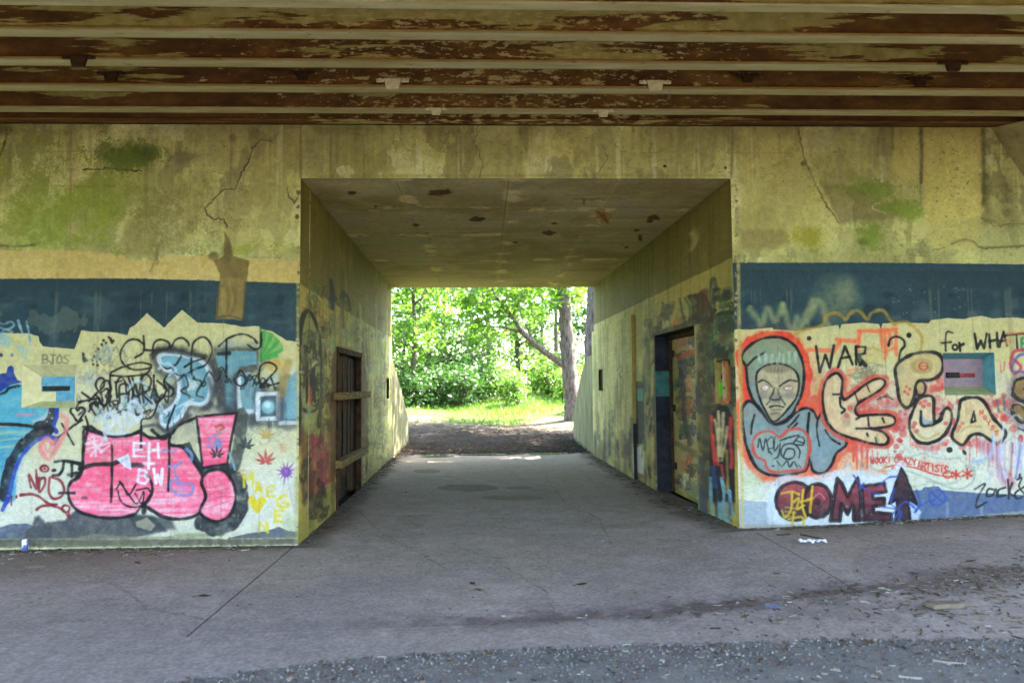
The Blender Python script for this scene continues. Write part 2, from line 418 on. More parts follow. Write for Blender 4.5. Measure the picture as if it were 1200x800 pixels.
    S([(1150, 256), (1180, 264), (1200, 262)], 2.4, (96, 86, 54), .6, 2)
    F_([(1088, 258), (1200, 256), (1200, 290), (1088, 294)], (154, 152, 102), .45, 8, wob=10, thin=.5)
    S([(1115, 286), (1130, 281), (1142, 284), (1150, 290), (1200, 288)], 2, (104, 94, 60), .6, 1.6)
    # lintel
    S([(352, 146), (352, 208)], 2, (104, 96, 60), .6, 1.2); S([(510, 148), (509, 205)], 3, (184, 168, 96), .4, 3)
    S([(858, 146), (857, 208)], 2, (108, 98, 62), .6, 1.2)
    O((570, 176), 60, 12, (126, 118, 74), .4, 14, wob=20, thin=.6); O((780, 170), 50, 16, (128, 118, 72), .35, 16, wob=20, thin=.6); O((650, 172), 26, 14, (178, 164, 96), .4, 10, wob=14)
    S([(370, 207), (600, 206), (850, 206)], 3, (116, 108, 60), .4, 2, thin=.7)
    O((779, 195), 2, 1.6, BLK, .9, .6); O((850, 197), 1.6, 1.6, BLK, .8, .6); O((348, 254), 2.5, 3, (62, 50, 26), .9, 1)
    for _ in range(70):
        x, y = random.uniform(0, 1200), random.uniform(152, 290)
        if 350 < x < 858 and y > 204: continue
        O((x, y), random.uniform(.5, 1.8), random.uniform(.5, 1.3), (96, 86, 50), .6, .8)
    for _ in range(60):
        x = random.uniform(0, 1200); y = 149
        S([(x, y), (x + random.uniform(-1, 1), y + random.uniform(8, 46))], random.uniform(1.5, 5), random.choice([(92, 86, 50), (180, 166, 110), (120, 112, 66)]), .28, 3, thin=.5)
    # moss: fine growth that thins out at its edges
    Pm = np.clip(fbm(H, W, 34, 5) * .7 + vnoise(H, W, 3, 3) * .3, 0, 1)
    for (mx, my, rx, ry, col, amt) in ((40, 240, 60, 60, (122, 124, 52), .6), (120, 240, 40, 46, (118, 126, 44), .7), (148, 183, 32, 13, (80, 92, 36), 1.0), (210, 262, 50, 34, (116, 108, 66), .55), (1024, 222, 34, 10, (100, 116, 44), .9), (1060, 240, 24, 10, (104, 120, 46), .9), (1070, 248, 14, 9, (124, 140, 52), .6), (1020, 274, 20, 13, (104, 122, 44), .9), (946, 277, 18, 12, (132, 130, 36), .8), (300, 292, 40, 9, (128, 130, 56), .7), (30, 190, 60, 34, (124, 130, 64), .6), (960, 190, 50, 30, (140, 136, 80), .4)):
        cx_, cy_ = c.m((mx, my)); wx, wy = rx * c.k * 1.6, ry * c.k * 1.6
        w = x0, y0, x1, y1 = c.win(cx_ - wx, cy_ - wy, cx_ + wx, cy_ + wy)
        gx = (np.arange(x0, x1) - cx_)[None, :] / (rx * c.k); gy = (np.arange(y0, y1) - cy_)[:, None] / (ry * c.k)
        rr = np.exp(-(gx ** 2 + gy ** 2) * .9)
        c.blend(w, sm(.42, .62, Pm[y0:y1, x0:x1] * .75 + rr * .34 * amt), rgb(*col), .7)
    a *= np.array([1.20, 1.225, 1.12], np.float32)
    # --- painted zones, left -----------------------------------------------------------
    c.band([(-240, 294), (90, 293), (146, 300), (152, 305), (186, 305), (192, 300), (250, 300), (262, 308), (290, 307), (300, 303), (351, 306)], [(-240, 327), (160, 326.5), (349, 332)], (208, 178, 100), .95, 2, .25, 4, 5)
    S([(185, 290), (184, 310)], 2, (120, 110, 60), .5, 2); S([(176, 318), (182, 304), (184, 296)], 1.5, (140, 120, 66), .7, 1)
    c.band([(-240, 327), (160, 326.5), (349, 332)], [(-240, 640), (351, 640)], (42, 64, 66), 1, 1.1, 0.0)
    c.band([(230, 328), (349, 332)], [(230, 400), (351, 402)], (56, 80, 80), .7, 1.1, .6)
    O((60, 350), 60, 14, (44, 78, 84), .5, 18, wob=14, thin=.7); O((30, 375), 40, 14, (36, 72, 84), .5, 14, thin=.6)
    S([(178, 340), (165, 348), (158, 358), (150, 372)], 2, (30, 46, 52), .6, 1.5)
    top = [(-240, 390), (0, 390), (34, 391), (45, 394), (46, 400), (50, 406), (87, 409), (91, 399), (95, 387), (108, 389), (130, 389), (141, 391), (149, 393), (152, 384), (158, 381), (172, 367), (184, 377), (192, 384), (202, 374), (213, 363), (224, 372), (231, 378), (262, 379), (285, 383), (303, 382), (306, 386), (318, 388), (328, 394), (336, 399), (351, 401)]
    c.band(top, [(-240, 640), (351, 640)], (208, 198, 134), 1, 1.0, 0.04)
    c.band([(-240, 440), (351, 452)], [(-240, 640), (351, 640)], (210, 206, 174), .7, 90, .25)
    c.band([(-240, 540), (351, 545)], [(-240, 640), (351, 640)], (214, 216, 208), .6, 90, .25)
    sc = sm(.62, .8, vnoise(H, W, 9, 120) * .5 + vnoise(H, W, 4, 40) * .5)
    def bandwear(w):
        return None
    # plaster patch hanging through the band
    F_([(263, 272), (269, 280), (273, 300), (292, 306), (289, 330), (284, 376), (268, 374), (252, 375), (256, 340), (258, 322), (250, 306), (262, 300)], (122, 104, 54), .95, 1.4, wob=4)
    F_([(257, 326), (286, 326), (284, 374), (253, 373)], (150, 128, 66), .8, 2, wob=4)
    O((270, 352), 8, 17, (118, 100, 52), .7, 4); O((262, 352), 3, 16, (172, 152, 84), .6, 2); S([(268, 331), (272, 350), (269, 366)], 2.5, (168, 146, 80), .7, 1.5)
    S([(257, 330), (254, 372), (268, 370), (284, 374), (288, 332)], 1.6, (90, 76, 42), .8, 1, smooth=False)
    O((266, 296), 6, 12, (100, 88, 46), .6, 5); O((250, 300), 6, 5, (92, 84, 46), .7, 3)
    # bottom hills and plinth
    c.band([(-240, 618), (0, 618), (12, 614), (30, 613), (40, 616)], [(-240, 634), (60, 634)], (72, 84, 108), .95, 2, .3)
    F_([(30, 622), (38, 616), (40, 606), (46, 604), (53, 612), (75, 609), (90, 597), (180, 604), (196, 622), (150, 631), (28, 633)], (66, 67, 72), .95, 3, wob=4)
    F_([(150, 604), (200, 606), (206, 620), (160, 622)], (56, 62, 62), .8, 4)
    F_([(158, 611), (172, 606), (182, 616), (176, 622), (160, 617)], (172, 164, 134), .8, 2, wob=4)
    c.band([(268, 630), (290, 625), (312, 622), (326, 617), (338, 622), (351, 623)], [(268, 631), (351, 630)], (78, 84, 96), .9, 1.6)
    c.band([(-240, 631), (90, 630), (110, 625), (160, 629), (200, 628), (262, 631), (351, 628)], [(-240, 642), (351, 636)], (138, 138, 112), .85, 2.5, .5, 5)
    c.band([(-240, 634), (351, 631)], [(-240, 644), (351, 638)], (82, 80, 64), .8, 2.5, .3, 5)
    O((230, 627), 26, 2.5, (120, 132, 74), .6, 3)
    # --- cyan piece at far left
    for y in range(455, 590, 5):
        w_ = 40 - max(0, (y - 505)) * .52
        S([(-60, y + random.uniform(-2, 2)), (10, y - 1), (max(0, w_), y + random.uniform(-2, 2))], 7, random.choice([(74, 160, 178), (92, 172, 186), (60, 146, 172), (104, 178, 184)]), .85, 2.5)
    F_([(-80, 470), (0, 460), (10, 453), (22, 451), (36, 455), (60, 466), (66, 476), (58, 484), (44, 497), (0, 496), (-80, 494)], (78, 160, 178), .9, 3)
    O((20, 470), 20, 6, (110, 176, 178), .7, 5); O((52, 470), 14, 8, (110, 148, 120), .6, 6); O((30, 486), 12, 2, (226, 130, 140), .7, 1.5); O((70, 472), 18, 8, (132, 124, 70), .5, 6)
    for y in (500, 508, 516, 524): S([(0, y), (20, y - 2), (40, y - 1)], 1.4, (200, 190, 120), .6, 1)
    F_([(-30, 440), (0, 438), (7, 437), (9, 430), (13, 428), (16, 431), (16, 437), (20, 445), (26, 448), (12, 451), (0, 459), (-40, 470)], (22, 48, 132), .95, 1)
    O((1, 416), 2.4, 2.4, (40, 40, 90), .9, .8); O((14, 416), 2, 2, (80, 110, 150), .8, 1)
    S([(-60, 478), (0, 462), (10, 455), (22, 452)], 2.6, BLK, .9, 1); S([(-40, 497), (0, 497), (25, 498), (50, 502)], 3, BLK, 1, 1)
    S([(40, 494), (50, 490), (57, 482), (60, 474)], 4, (176, 196, 196), .8, 2)
    S([(44, 500), (54, 497), (60, 488), (62, 478)], 9, (36, 38, 44), 1, 1.2); S([(66, 480), (66, 490), (62, 500), (66, 506)], 4, (40, 66, 160), 1, 1)
    for p in ((58, 484), (61, 490), (55, 494)): O(p, .9, .9, (190, 200, 210), .9, .4)
    S([(56, 504), (42, 508), (30, 518), (18, 532), (10, 552), (4, 582)], 10, (32, 33, 38), 1, 1); S([(66, 514), (52, 512), (38, 520), (24, 536), (15, 558), (10, 580), (3, 597)], 4.5, (42, 66, 160), 1, 1)
    S([(66, 514), (64, 520)], 2, (42, 66, 160), 1, 1)
    # top-left light strokes
    lb = (142, 182, 184)
    S([(-20, 384), (-6, 378), (4, 380), (12, 377), (16, 381), (9, 386), (0, 384)], 2.4, lb, .85, 1); S([(0, 392), (6, 386), (14, 389)], 2.2, lb, .8, 1)
    S([(21, 376), (26, 391)], 2.4, lb, .9, 1); S([(31, 377), (34, 392), (35, 404)], 2.4, lb, .85, 1)
    O((6, 398), 8, 9, (120, 172, 186), .7, 5, thin=.5); S([(14, 398), (22, 408), (30, 414)], 3, (140, 182, 178), .5, 2); S([(22, 402), (34, 412)], 3, (140, 182, 178), .5, 2); S([(26, 408), (28, 424)], 4, (150, 184, 176), .4, 3)
    S([(10, 392), (18, 400), (30, 404)], 4, (206, 190, 110), .7, 2)
    text(c, 'BJOS', 50, 416, 6.5, 10, 1.6, 1.5, (118, 112, 84), alpha=.8, jit=1)
    # small spray script
    for x, y in ((98, 416), (99, 420), (108, 422), (110, 418), (113, 424), (112, 412), (115, 409), (119, 404), (121, 399), (124, 402), (114, 428), (117, 421), (109, 427), (130, 399)):
        O((x, y), random.uniform(.9, 2), random.uniform(1, 2.4), (48, 46, 36), .85, .8)
    S([(127, 395), (130, 398), (131, 402), (133, 399)], 2, BLK, .9, .8); S([(97, 414), (98, 423), (101, 422)], 2, (50, 60, 60), .9, .8)
    S([(118, 424), (122, 428), (126, 424), (129, 418), (128, 430), (134, 422)], 1.2, (150, 138, 92), .8, .8)
    O((106, 442), 8, 9, (150, 172, 180), .55, 5, thin=.6)
    # old faded layers under the piece
    for _ in range(46):
        x, y = random.uniform(70, 330), random.uniform(405, 520)
        scribble(c, x, y, random.uniform(14, 36), random.uniform(8, 20), random.randint(4, 8), random.uniform(1, 2.2), random.choice([(120, 116, 96), (150, 160, 160), (110, 140, 150), (170, 150, 130), (90, 92, 84)]), random.uniform(.3, .6), random.uniform(-.3, .3), thin=.6)
    for _ in range(14): O((random.uniform(110, 340), random.uniform(420, 500)), random.uniform(5, 14), random.uniform(4, 10), random.choice([(140, 176, 182), (120, 126, 120), (206, 206, 196), (96, 104, 104)]), random.uniform(.2, .45), 6, thin=.6)
    # --- teal piece -------------------------------------------------------------------
    T1 = [(186, 418), (198, 414), (214, 416), (232, 421), (243, 430), (247, 444), (245, 464), (236, 474), (222, 473), (214, 482), (209, 491), (193, 499), (189, 488), (204, 474), (210, 460), (209, 444), (203, 436), (192, 431)]
    S(T1, 16, (58, 60, 60), .85, 6, closed=True, thin=.3); F_(T1, (110, 166, 176), .95, 1.2, smooth=True)
    S(T1, 4.6, (222, 230, 228), .95, 1.4, closed=True); F_([(220, 443), (228, 446), (232, 452), (226, 457), (219, 458)], (206, 214, 206), .9, 1.4); S([(218, 460), (214, 440), (222, 440)], 2, (70, 92, 98), .8, 1.2)
    S([(190, 488), (210, 476), (226, 468)], 2.4, (214, 222, 220), .8, 1.6); S([(193, 424), (203, 421)], 6, (126, 186, 196), .7, 3); S([(246, 444), (248, 470), (236, 480)], 5, (62, 64, 66), .7, 3)
    T2 = [(252, 417), (262, 412), (282, 411), (300, 412), (301, 427), (280, 430), (276, 440), (277, 470), (272, 479), (264, 477), (262, 452), (256, 432)]
    S(T2, 14, (56, 60, 60), .85, 6, closed=True, thin=.3); F_(T2, (104, 158, 166), .95, 1.2); S([(270, 432), (273, 460)], 5, (140, 172, 170), .6, 3)
    S([(256, 406), (280, 404), (304, 408), (305, 430)], 5, (186, 192, 160), .7, 3)
    S([(258, 438), (260, 476), (268, 486)], 10, (62, 64, 64), .8, 4)
    U = [(279, 442), (279, 466), (281, 482), (299, 482), (303, 458)]
    F_([(279, 440), (292, 436), (304, 450), (300, 483), (280, 483)], (132, 164, 162), .9, 1.5)
    S([(278, 446), (280, 484), (300, 486), (304, 456)], 15, (58, 62, 62), .7, 6); F_([(279, 440), (292, 436), (304, 450), (300, 483), (280, 483)], (120, 166, 168), .95, 1.5)
    S(U, 5, (232, 234, 228), .97, 1.4, smooth=False); S([(287, 446), (290, 464), (293, 446)], 3, (100, 120, 120), .7, 2); S([(276, 440), (277, 488), (282, 490)], 3, (60, 66, 68), .8, 2)
    S([(302, 460), (328, 460), (328, 494), (302, 494)], 11, (60, 64, 66), .7, 5, closed=True, smooth=False); F_([(301, 462), (328, 462), (327, 492), (300, 492)], (60, 82, 90), .9, 1.5); S([(302, 462), (326, 461), (326, 490), (302, 491)], 4.4, (228, 232, 228), .97, 1.4, smooth=False, closed=True)
    O((314, 477), 8, 8, (150, 206, 208), .95, 4); O((313, 474), 4, 4, (220, 232, 228), .8, 3)
    S([(333, 446), (331, 492), (350, 496)], 12, (70, 74, 74), .7, 5); F_([(332, 446), (350, 434), (351, 496), (331, 494)], (112, 162, 174), .95, 1.6); S([(332, 448), (331, 492), (350, 494)], 3.5, (80, 88, 96), .8, 2, smooth=False); S([(328, 496), (338, 495), (351, 496)], 4, (206, 212, 210), .9, 1.6)
    S([(331, 438), (340, 434), (351, 430)], 4, (206, 208, 196), .8, 2)
    O((322, 427), 14, 7, (200, 156, 62), .75, 5, thin=.5); S([(338, 424), (334, 440), (330, 462)], 7, (168, 138, 70), .7, 4); O((330, 445), 8, 10, (160, 140, 84), .5, 5)
    O((318, 445), 9, 8, (168, 186, 172), .7, 4)
    # green fan
    ctr = (306, 421)
    F_([ctr, (305, 387), (316, 389), (325, 396), (332, 407), (328, 414), (318, 419)], (112, 168, 78), .9, 1.5)
    for e in ((309, 389), (318, 392), (326, 400), (330, 410), (324, 417)):
        S([ctr, e], 3.2, (70, 158, 70), .9, 1)
    S([(305, 384), (306, 424)], 2, (60, 104, 52), .8, 1)
    # --- big thin black tag, top row
    K = lambda P, w=1.9, **k: S(P, w, BLK, .93, .8, **k)
    K([(168, 394), (168, 412), (158, 419)]); K([(168, 410), (182, 411)], 2.4)
    K([(168, 403), (160, 398), (149, 400), (141, 413), (144, 426), (156, 433), (172, 432), (177, 428), (164, 425), (147, 429), (133, 435), (129, 440), (129, 468)])
    K([(129, 440), (150, 441), (170, 438), (177, 431)])
    K([(178, 420), (180, 403), (188, 398), (198, 402), (196, 409), (182, 411)]); K([(200, 408), (205, 399), (213, 396), (220, 401), (221, 405)])
    S([(178, 417), (186, 411), (205, 411), (222, 415), (240, 417)], 5.5, (40, 42, 40), .85, 3)
    K([(224, 416), (227, 401), (238, 395), (246, 402), (248, 413), (241, 427), (230, 432), (213, 440), (204, 436), (203, 428)]); K([(212, 418), (205, 428), (196, 432), (190, 428)])
    K([(216, 430), (226, 424), (240, 420)]); K([(224, 420), (224, 436), (228, 444)])
    K([(265, 398), (265, 420), (265, 441)], 2.4); K([(256, 406), (268, 396), (284, 391.5), (296, 396), (301, 402)]); K([(290, 404), (298, 409), (305, 406), (306, 390)])
    K([(256, 415), (268, 414)], 4); K([(278, 440), (282, 434), (290, 446), (286, 450)], 1.6); K([(303, 440), (306, 428), (316, 425), (324, 432), (312, 446), (305, 454), (326, 449)], 1.8)
    K([(274, 444), (284, 440), (288, 450), (280, 452), (274, 446)], 1.3); K([(296, 452), (302, 438), (304, 450)], 1.3)
    # middle row of letters
    K([(137, 466), (136, 450), (142, 442), (147, 450), (148, 466)]); K([(135, 448), (143, 446)]); K([(150, 442), (155, 456), (158, 468)]); K([(155, 443), (162, 462), (166, 440)])
    K([(168, 460), (166, 444), (172, 439), (177, 446), (174, 456), (168, 460)]); K([(180, 440), (181, 470), (190, 466), (194, 456), (184, 446)]); K([(196, 458), (192, 448), (196, 440), (204, 438)]); K([(192, 446), (203, 457), (200, 464), (192, 464)])
    K([(160, 466), (166, 462), (174, 470), (166, 476), (158, 470)], 1.5); K([(176, 472), (180, 462), (186, 468), (182, 476)], 1.5)
    O((170, 464), 14, 8, (120, 164, 176), .5, 6, thin=.5); O((150, 470), 8, 8, (130, 164, 170), .5, 5)
    K([(118, 462), (112, 452), (115, 444), (121, 444), (121, 453), (112, 462), (104, 470)]); K([(92, 471), (113, 467)]); K([(96, 460), (107, 468)]); K([(118, 460), (126, 456), (126, 472), (118, 474), (116, 466)])
    K([(112, 462), (122, 476), (126, 468)]); K([(130, 464), (128, 474), (136, 480), (138, 470), (132, 470)], 2.4)
    S(heart((91, 485), 9), 2.1, BLK, .95, .8, closed=True); S(heart((113, 479), 8), 2.1, BLK, .95, .8, closed=True)
    K([(72, 496), (86, 521)]); K([(66, 514), (88, 497)]); K([(100, 488), (103, 500), (97, 506)]); K([(88, 498), (96, 492)])
    for x, y, w_, h_, n_ in ((146, 464, 50, 18, 8), (128, 480, 36, 14, 6), (160, 484, 40, 14, 6), (238, 442, 30, 16, 5), (284, 448, 30, 14, 5)):
        scribble(c, x, y, w_, h_, n_, 1.5, (30, 30, 28), .85, random.uniform(-.1, .1), thin=.35)
    for x, y, w_, h_, n_ in ((140, 470, 36, 14, 7), (160, 476, 30, 18, 7), (124, 490, 34, 18, 6)):
        scribble(c, x, y, w_, h_, n_, 2.2, (190, 204, 206), .7, 0, thin=.4)
    for x, y, w_, h_, n_ in ((146, 474, 30, 14, 7), (200, 440, 36, 20, 7)): scribble(c, x, y, w_, h_, n_, 2, (116, 158, 172), .7, 0, thin=.4)
    for P in ([(120, 470), (118, 452), (126, 446), (130, 456), (124, 464), (134, 474)], [(140, 472), (140, 452), (150, 452), (150, 472)], [(140, 462), (150, 461)], [(154, 474), (158, 450), (164, 472)], [(156, 464), (162, 464)], [(168, 472), (167, 452), (176, 456), (168, 462), (178, 473)], [(182, 452), (184, 472), (190, 462), (196, 472), (198, 452)], [(104, 482), (112, 470), (118, 486), (124, 474), (128, 488)], [(96, 470), (90, 476), (98, 480), (92, 486)], [(208, 446), (216, 440), (220, 452), (212, 458), (222, 464)], [(226, 444), (236, 448), (230, 462), (238, 466)], [(136, 484), (150, 480), (160, 486), (176, 480)], [(292, 446), (300, 440), (308, 452), (316, 442), (322, 456)]):
        S(P, 1.9, (28, 28, 27), .88, 1.0, thin=.3)
    for P in ([(112, 492), (118, 478), (124, 492), (130, 478)], [(184, 478), (192, 488), (200, 478), (206, 490)], [(150, 456), (160, 446), (172, 452)], [(186, 432), (196, 426), (206, 434), (198, 440)]):
        S(P, 3, (176, 206, 214), .8, 1.4, thin=.4)
    spray_dots(c, 205, 450, 50, 30, 160, (60, 62, 60), .5); spray_dots(c, 290, 460, 26, 20, 60, (70, 72, 72), .5); spray_dots(c, 150, 600, 50, 12, 90, (60, 60, 60), .5)
    for _ in range(16): drip(c, random.uniform(190, 345), random.uniform(470, 500), random.uniform(8, 34), random.uniform(.8, 1.6), random.choice([(120, 160, 168), (70, 72, 72), (190, 196, 192)]), .6)
    # drips under
    K([(186, 470), (178, 488), (166, 492), (166, 504)], 1.6); K([(205, 475), (196, 500), (200, 512)], 2.2)
    F_([(206, 500), (220, 492), (228, 500), (230, 530), (222, 520), (214, 516), (206, 520), (200, 516)], (178, 170, 138), .8, 2)
    S([(174, 496), (182, 506), (192, 512)], 9, (166, 160, 130), .6, 4); S([(166, 500), (184, 498), (196, 506), (210, 494), (224, 486)], 3, (70, 72, 72), .7, 2)
    # --- pink piece -------------------------------------------------------------------
    def pink(w):
        x0, y0, x1, y1 = w
        n = vnoise(H, W, 5, 60)[y0:y1, x0:x1]; n2_ = c.dust[y0:y1, x0:x1]
        zz = np.clip((np.arange(y0, y1) / c.res + c.v0 - .35) / .9, 0, 1)[:, None]
        t = np.clip(.25 + .9 * (n - .5) + .8 * (n2_ - .5) + .25 * np.cos(zz * 6.3), 0, 1)[..., None]
        return rgb(248, 92, 124) * (1 - t) + rgb(250, 178, 194) * t
    dk = (34, 38, 42)
    PT = [(230, 488), (277, 484), (270, 520), (266, 543), (237, 548), (234, 520)]
    S([(283, 484), (281, 510), (274, 545), (262, 548)], 11, (74, 76, 70), .95, 2.5); S([(236, 548), (262, 546)], 12, dk, .9, 2)
    S([(272, 556), (281, 566), (284, 582), (280, 600), (268, 616), (252, 620), (236, 612)], 13, dk, .95, 2)
    F_([(198, 518), (206, 522), (222, 518), (228, 530), (238, 548), (238, 558), (228, 545), (214, 530)], dk, .95, 1.5)
    F_(PT, pink, 1, 1); S(PT, 2.4, BLK, .9, .9, closed=True, smooth=False)
    BODY = [(98, 504), (106, 505), (128, 511), (150, 510), (164, 507), (176, 513), (190, 512), (198, 510), (199, 521), (212, 523), (220, 530), (230, 546), (238, 560), (241, 580), (234, 600), (214, 608), (190, 605), (168, 593), (156, 603), (130, 607), (102, 603), (86, 594), (80, 580), (82, 566), (95, 554), (97, 530)]
    F_(BODY, pink, 1, 1); S([(97, 545), (118, 541), (140, 538), (160, 536)], 6, (206, 150, 130), .4, 3)
    S(BODY, 3, BLK, .95, .9, closed=True)
    EL = [(236, 566), (240, 555), (252, 550), (264, 553), (272, 564), (276, 578), (274, 594), (265, 607), (252, 611), (240, 606), (234, 598), (241, 582)]
    F_(EL, pink, 1, 1, smooth=True); S(EL, 3, BLK, .95, .9, closed=True)
    S([(168, 593), (177, 580), (178, 568), (174, 558)], 2.6, BLK, .95, .9); S([(168, 590), (168, 600)], 5, BLK, .9, 1.5)
    S([(94, 549), (108, 545), (122, 543.6), (132, 543), (141, 540), (148, 538)], 4.2, BLK, .95, 1); S([(131, 522), (131, 555), (130, 588)], 2.5, BLK, .95, .8); S([(165, 500), (165, 526)], 2.2, BLK, .95, .8); S([(198, 510), (198, 545), (197, 575)], 2.2, BLK, .9, .8)
    S([(97, 500), (103, 502), (100, 512), (97, 530)], 3, BLK, .95, 1); S([(106, 500), (116, 506), (130, 511), (150, 510), (165, 504)], 3, BLK, .95, 1)
    S([(152, 545), (166, 545)], 5, dk, .9, 1.4); S([(69, 577.5), (87, 577.5)], 3, BLK, .95, .8); O((99, 583), 4, 2, (96, 60, 80), .7, 1.2)
    S([(178, 504), (190, 514), (200, 509), (210, 498), (228, 490)], 3, BLK, .9, 1)
    K([(136, 573), (142, 566), (150, 580), (160, 566)], 1.5); K([(138, 575), (142, 588), (154, 594), (166, 592), (176, 580)], 1.8); K([(140, 564), (150, 578), (160, 590), (168, 576), (166, 590), (158, 578)], 1.5); K([(160, 574), (172, 572), (176, 576)], 1.5)
    bl = (124, 138, 190)
    S([(186, 531), (194, 527), (202, 530), (206, 527)], 2, bl, .6, 1); S([(196, 547), (206, 545), (212, 542), (204, 550), (208, 560)], 2.6, bl, .8, 1); S([(212, 569), (202, 562), (200, 572), (208, 579), (220, 580), (226, 574), (224, 567), (212, 566), (206, 560)], 2.4, bl, .8, 1); O((213, 573), 8, 5, (196, 120, 170), .5, 2)
    S([(218, 526), (224, 532), (224, 539)], 3, (116, 156, 196), .8, 1.2); S([(268, 530), (272, 540), (275, 550)], 2.4, (130, 176, 190), .8, 1.2)
    for p in ((246, 514), (252, 510), (256, 516), (250, 520), (258, 522), (254, 526), (244, 522)): O(p, 3.2, 3, (150, 130, 180), .7, 1.5)
    O((255, 520), 4, 5, (90, 150, 180), .7, 2); S([(252, 500), (258, 498), (262, 501), (258, 504)], 2, (190, 70, 70), .8, 1)
    for y in (568, 575, 582, 590): S([(246, y + 4), (258, y), (270, y - 4)], 1.2, (214, 90, 116), .6, 1)
    for x0_, y0_, x1_, y1_ in ((100, 520, 122, 514), (102, 526, 128, 519), (106, 534, 124, 512), (112, 534, 110, 514), (118, 530, 128, 522), (104, 514, 118, 528)):
        S([(x0_, y0_), (x1_, y1_)], 2.2, (238, 206, 206), .8, 1)
    # white "PLUD"
    wb = (206, 214, 216)
    for P in ([(118, 486), (124, 516)], [(120, 492), (126, 484), (133, 490), (130, 500), (123, 502)], [(134, 480), (144, 508)], [(144, 482), (148, 498), (154, 494), (150, 476)], [(152, 474), (160, 494), (166, 482), (158, 470), (150, 474)], [(126, 508), (140, 509), (150, 506)]):
        S(P, 3.2, wb, .9, 1.4)
    # white letters on pink
    wh = (236, 232, 236)
    text(c, 'EH', 157, 520, 11, 15, 6, 2.4, wh, alpha=.9, dx=0, jit=2.6); text(c, '+', 168, 537, 12, 12, 0, 2.6, wh, alpha=.95); text(c, 'BW', 162, 550, 11, 16, 6, 3, wh, alpha=.95, dx=1, jit=2.6)
    F_([(136, 538), (146, 534), (150, 531), (153, 541), (154, 551), (146, 547)], (230, 238, 244), .95, 1.5)
    # salmon heart + black JP + red tag, lower left
    S([(72, 487), (78, 492), (76, 506), (66, 524), (56, 538), (47, 524), (54, 514), (62, 520)], 4.6, (232, 128, 126), .85, 1.8); S([(52, 522), (56, 530), (60, 522), (66, 514)], 3, (232, 128, 126), .7, 1.5)
    K([(64, 541), (76, 540), (96, 543)], 3); K([(74, 541), (73, 550), (69, 556), (62, 557)], 3); K([(84, 542), (84, 558)], 3); K([(85, 542), (93, 545), (94, 553), (85, 554)], 2.5); O((63, 551), 3, 2, BLK, .9, 1); S([(80, 556), (92, 558), (88, 562)], 3, BLK, .7, 2)
    rd = (126, 34, 38); Rr = lambda P, w=2.4, **k: S(P, w, rd, .92, 1, **k)
    Rr([(33, 557), (36, 571)]); Rr([(34, 556), (43, 573), (42, 551)]); Rr([(45, 562), (52, 560), (52, 568), (46, 576), (46, 560)]); Rr([(58, 559), (57, 576), (62, 584), (71, 582), (75, 574), (70, 563), (60, 559)], 2.6)
    c.ring((52, 549), 4.5, 3.5, 2.4, rd); O((52, 549), 2, 1.6, rd, .9, 1); Rr([(24, 580), (36, 579), (46, 582), (55, 589), (64, 593), (73, 597), (80, 605)], 2.6); Rr([(43, 597), (48, 593), (56, 592), (66, 591)], 2.6); c.ring((77, 596), 4.5, 4, 2.2, rd)
    Rr([(80, 598), (81, 606)], 2); O((13, 582), 1.4, 2, rd, .9, .7); O((19, 582), 1.4, 2, rd, .9, .7); Rr([(13, 584), (13, 592)], .8)
    # leaf stencils + MAEGEN
    leafmark(c, (288, 519), 14, (66, 70, 66), .95); leafmark(c, (312, 507), 13, (190, 158, 78), .8); leafmark(c, (311, 536), 16, (192, 82, 72), .95); leafmark(c, (254, 530), 12, (48, 46, 50), .9)
    for i in range(12):
        t = i * math.pi / 6 + .2; r_ = random.uniform(9, 17)
        F_([(335 + 3 * math.cos(t - .6), 553 + 3 * math.sin(t - .6)), (335 + r_ * math.cos(t), 553 + r_ * 1.05 * math.sin(t)), (335 + 3 * math.cos(t + .6), 553 + 3 * math.sin(t + .6))], (140, 96, 160), .9, 1)
    O((335, 553), 6, 6, (132, 84, 156), .9, 1.5); S([(337, 562), (343, 590), (345, 600)], 1.6, (176, 168, 186), .6, 1)
    O((332, 525), 5, 5, (214, 180, 140), .5, 3); text(c, 'E', 329, 521, 6, 7, 0, 1.2, (204, 160, 108), alpha=.7)
    ye = (218, 196, 56)
    for ch, x, y, w_, h_ in (('M', 285, 555, 11, 14), ('A', 299, 564, 9, 13), ('E', 313, 570, 7, 11), ('G', 325, 580, 12, 15), ('E', 322, 599, 9, 12), ('N', 304, 612, 9, 12)):
        text(c, ch, x, y, w_, h_, 0, 2.6, ye, alpha=.92, jit=2.2, soft=1.6)
    F_(heart((301, 591), 11), (220, 194, 30), .98, 1, smooth=True); S([(278, 552), (286, 551)], 1.6, (196, 160, 80), .8, 1); S([(278, 556), (286, 556)], 1.6, (196, 160, 80), .8, 1)
    # corner edge of the wall
    S([(349, 300), (349, 632)], 3, (188, 170, 96), .7, 1.6, thin=.4); c.stroke([(351, 360), (351, 440)], 1.5, (60, 56, 36), .5, 1)
    O((338, 615), 7, 14, (150, 164, 104), .4, 6, thin=.5); S([(347, 560), (347, 632)], 4, (150, 150, 84), .5, 3)

    # --- painted zones, right ----------------------------------------------------------
    c.band([(864, 308), (1030, 308), (1200, 310), (1440, 312)], [(864, 640), (1440, 632)], (46, 69, 72), 1, 1.1, 0.0)
    O((1000, 335), 80, 18, (52, 84, 92), .5, 22, wob=16, thin=.6); c.band([(864, 308), (1440, 312)], [(864, 316), (1440, 320)], (58, 84, 92), .5, 3, .5)
    for _ in range(26): O((random.uniform(1040, 1140), random.uniform(335, 368)), .7, .7, (130, 150, 130), .8, .4)
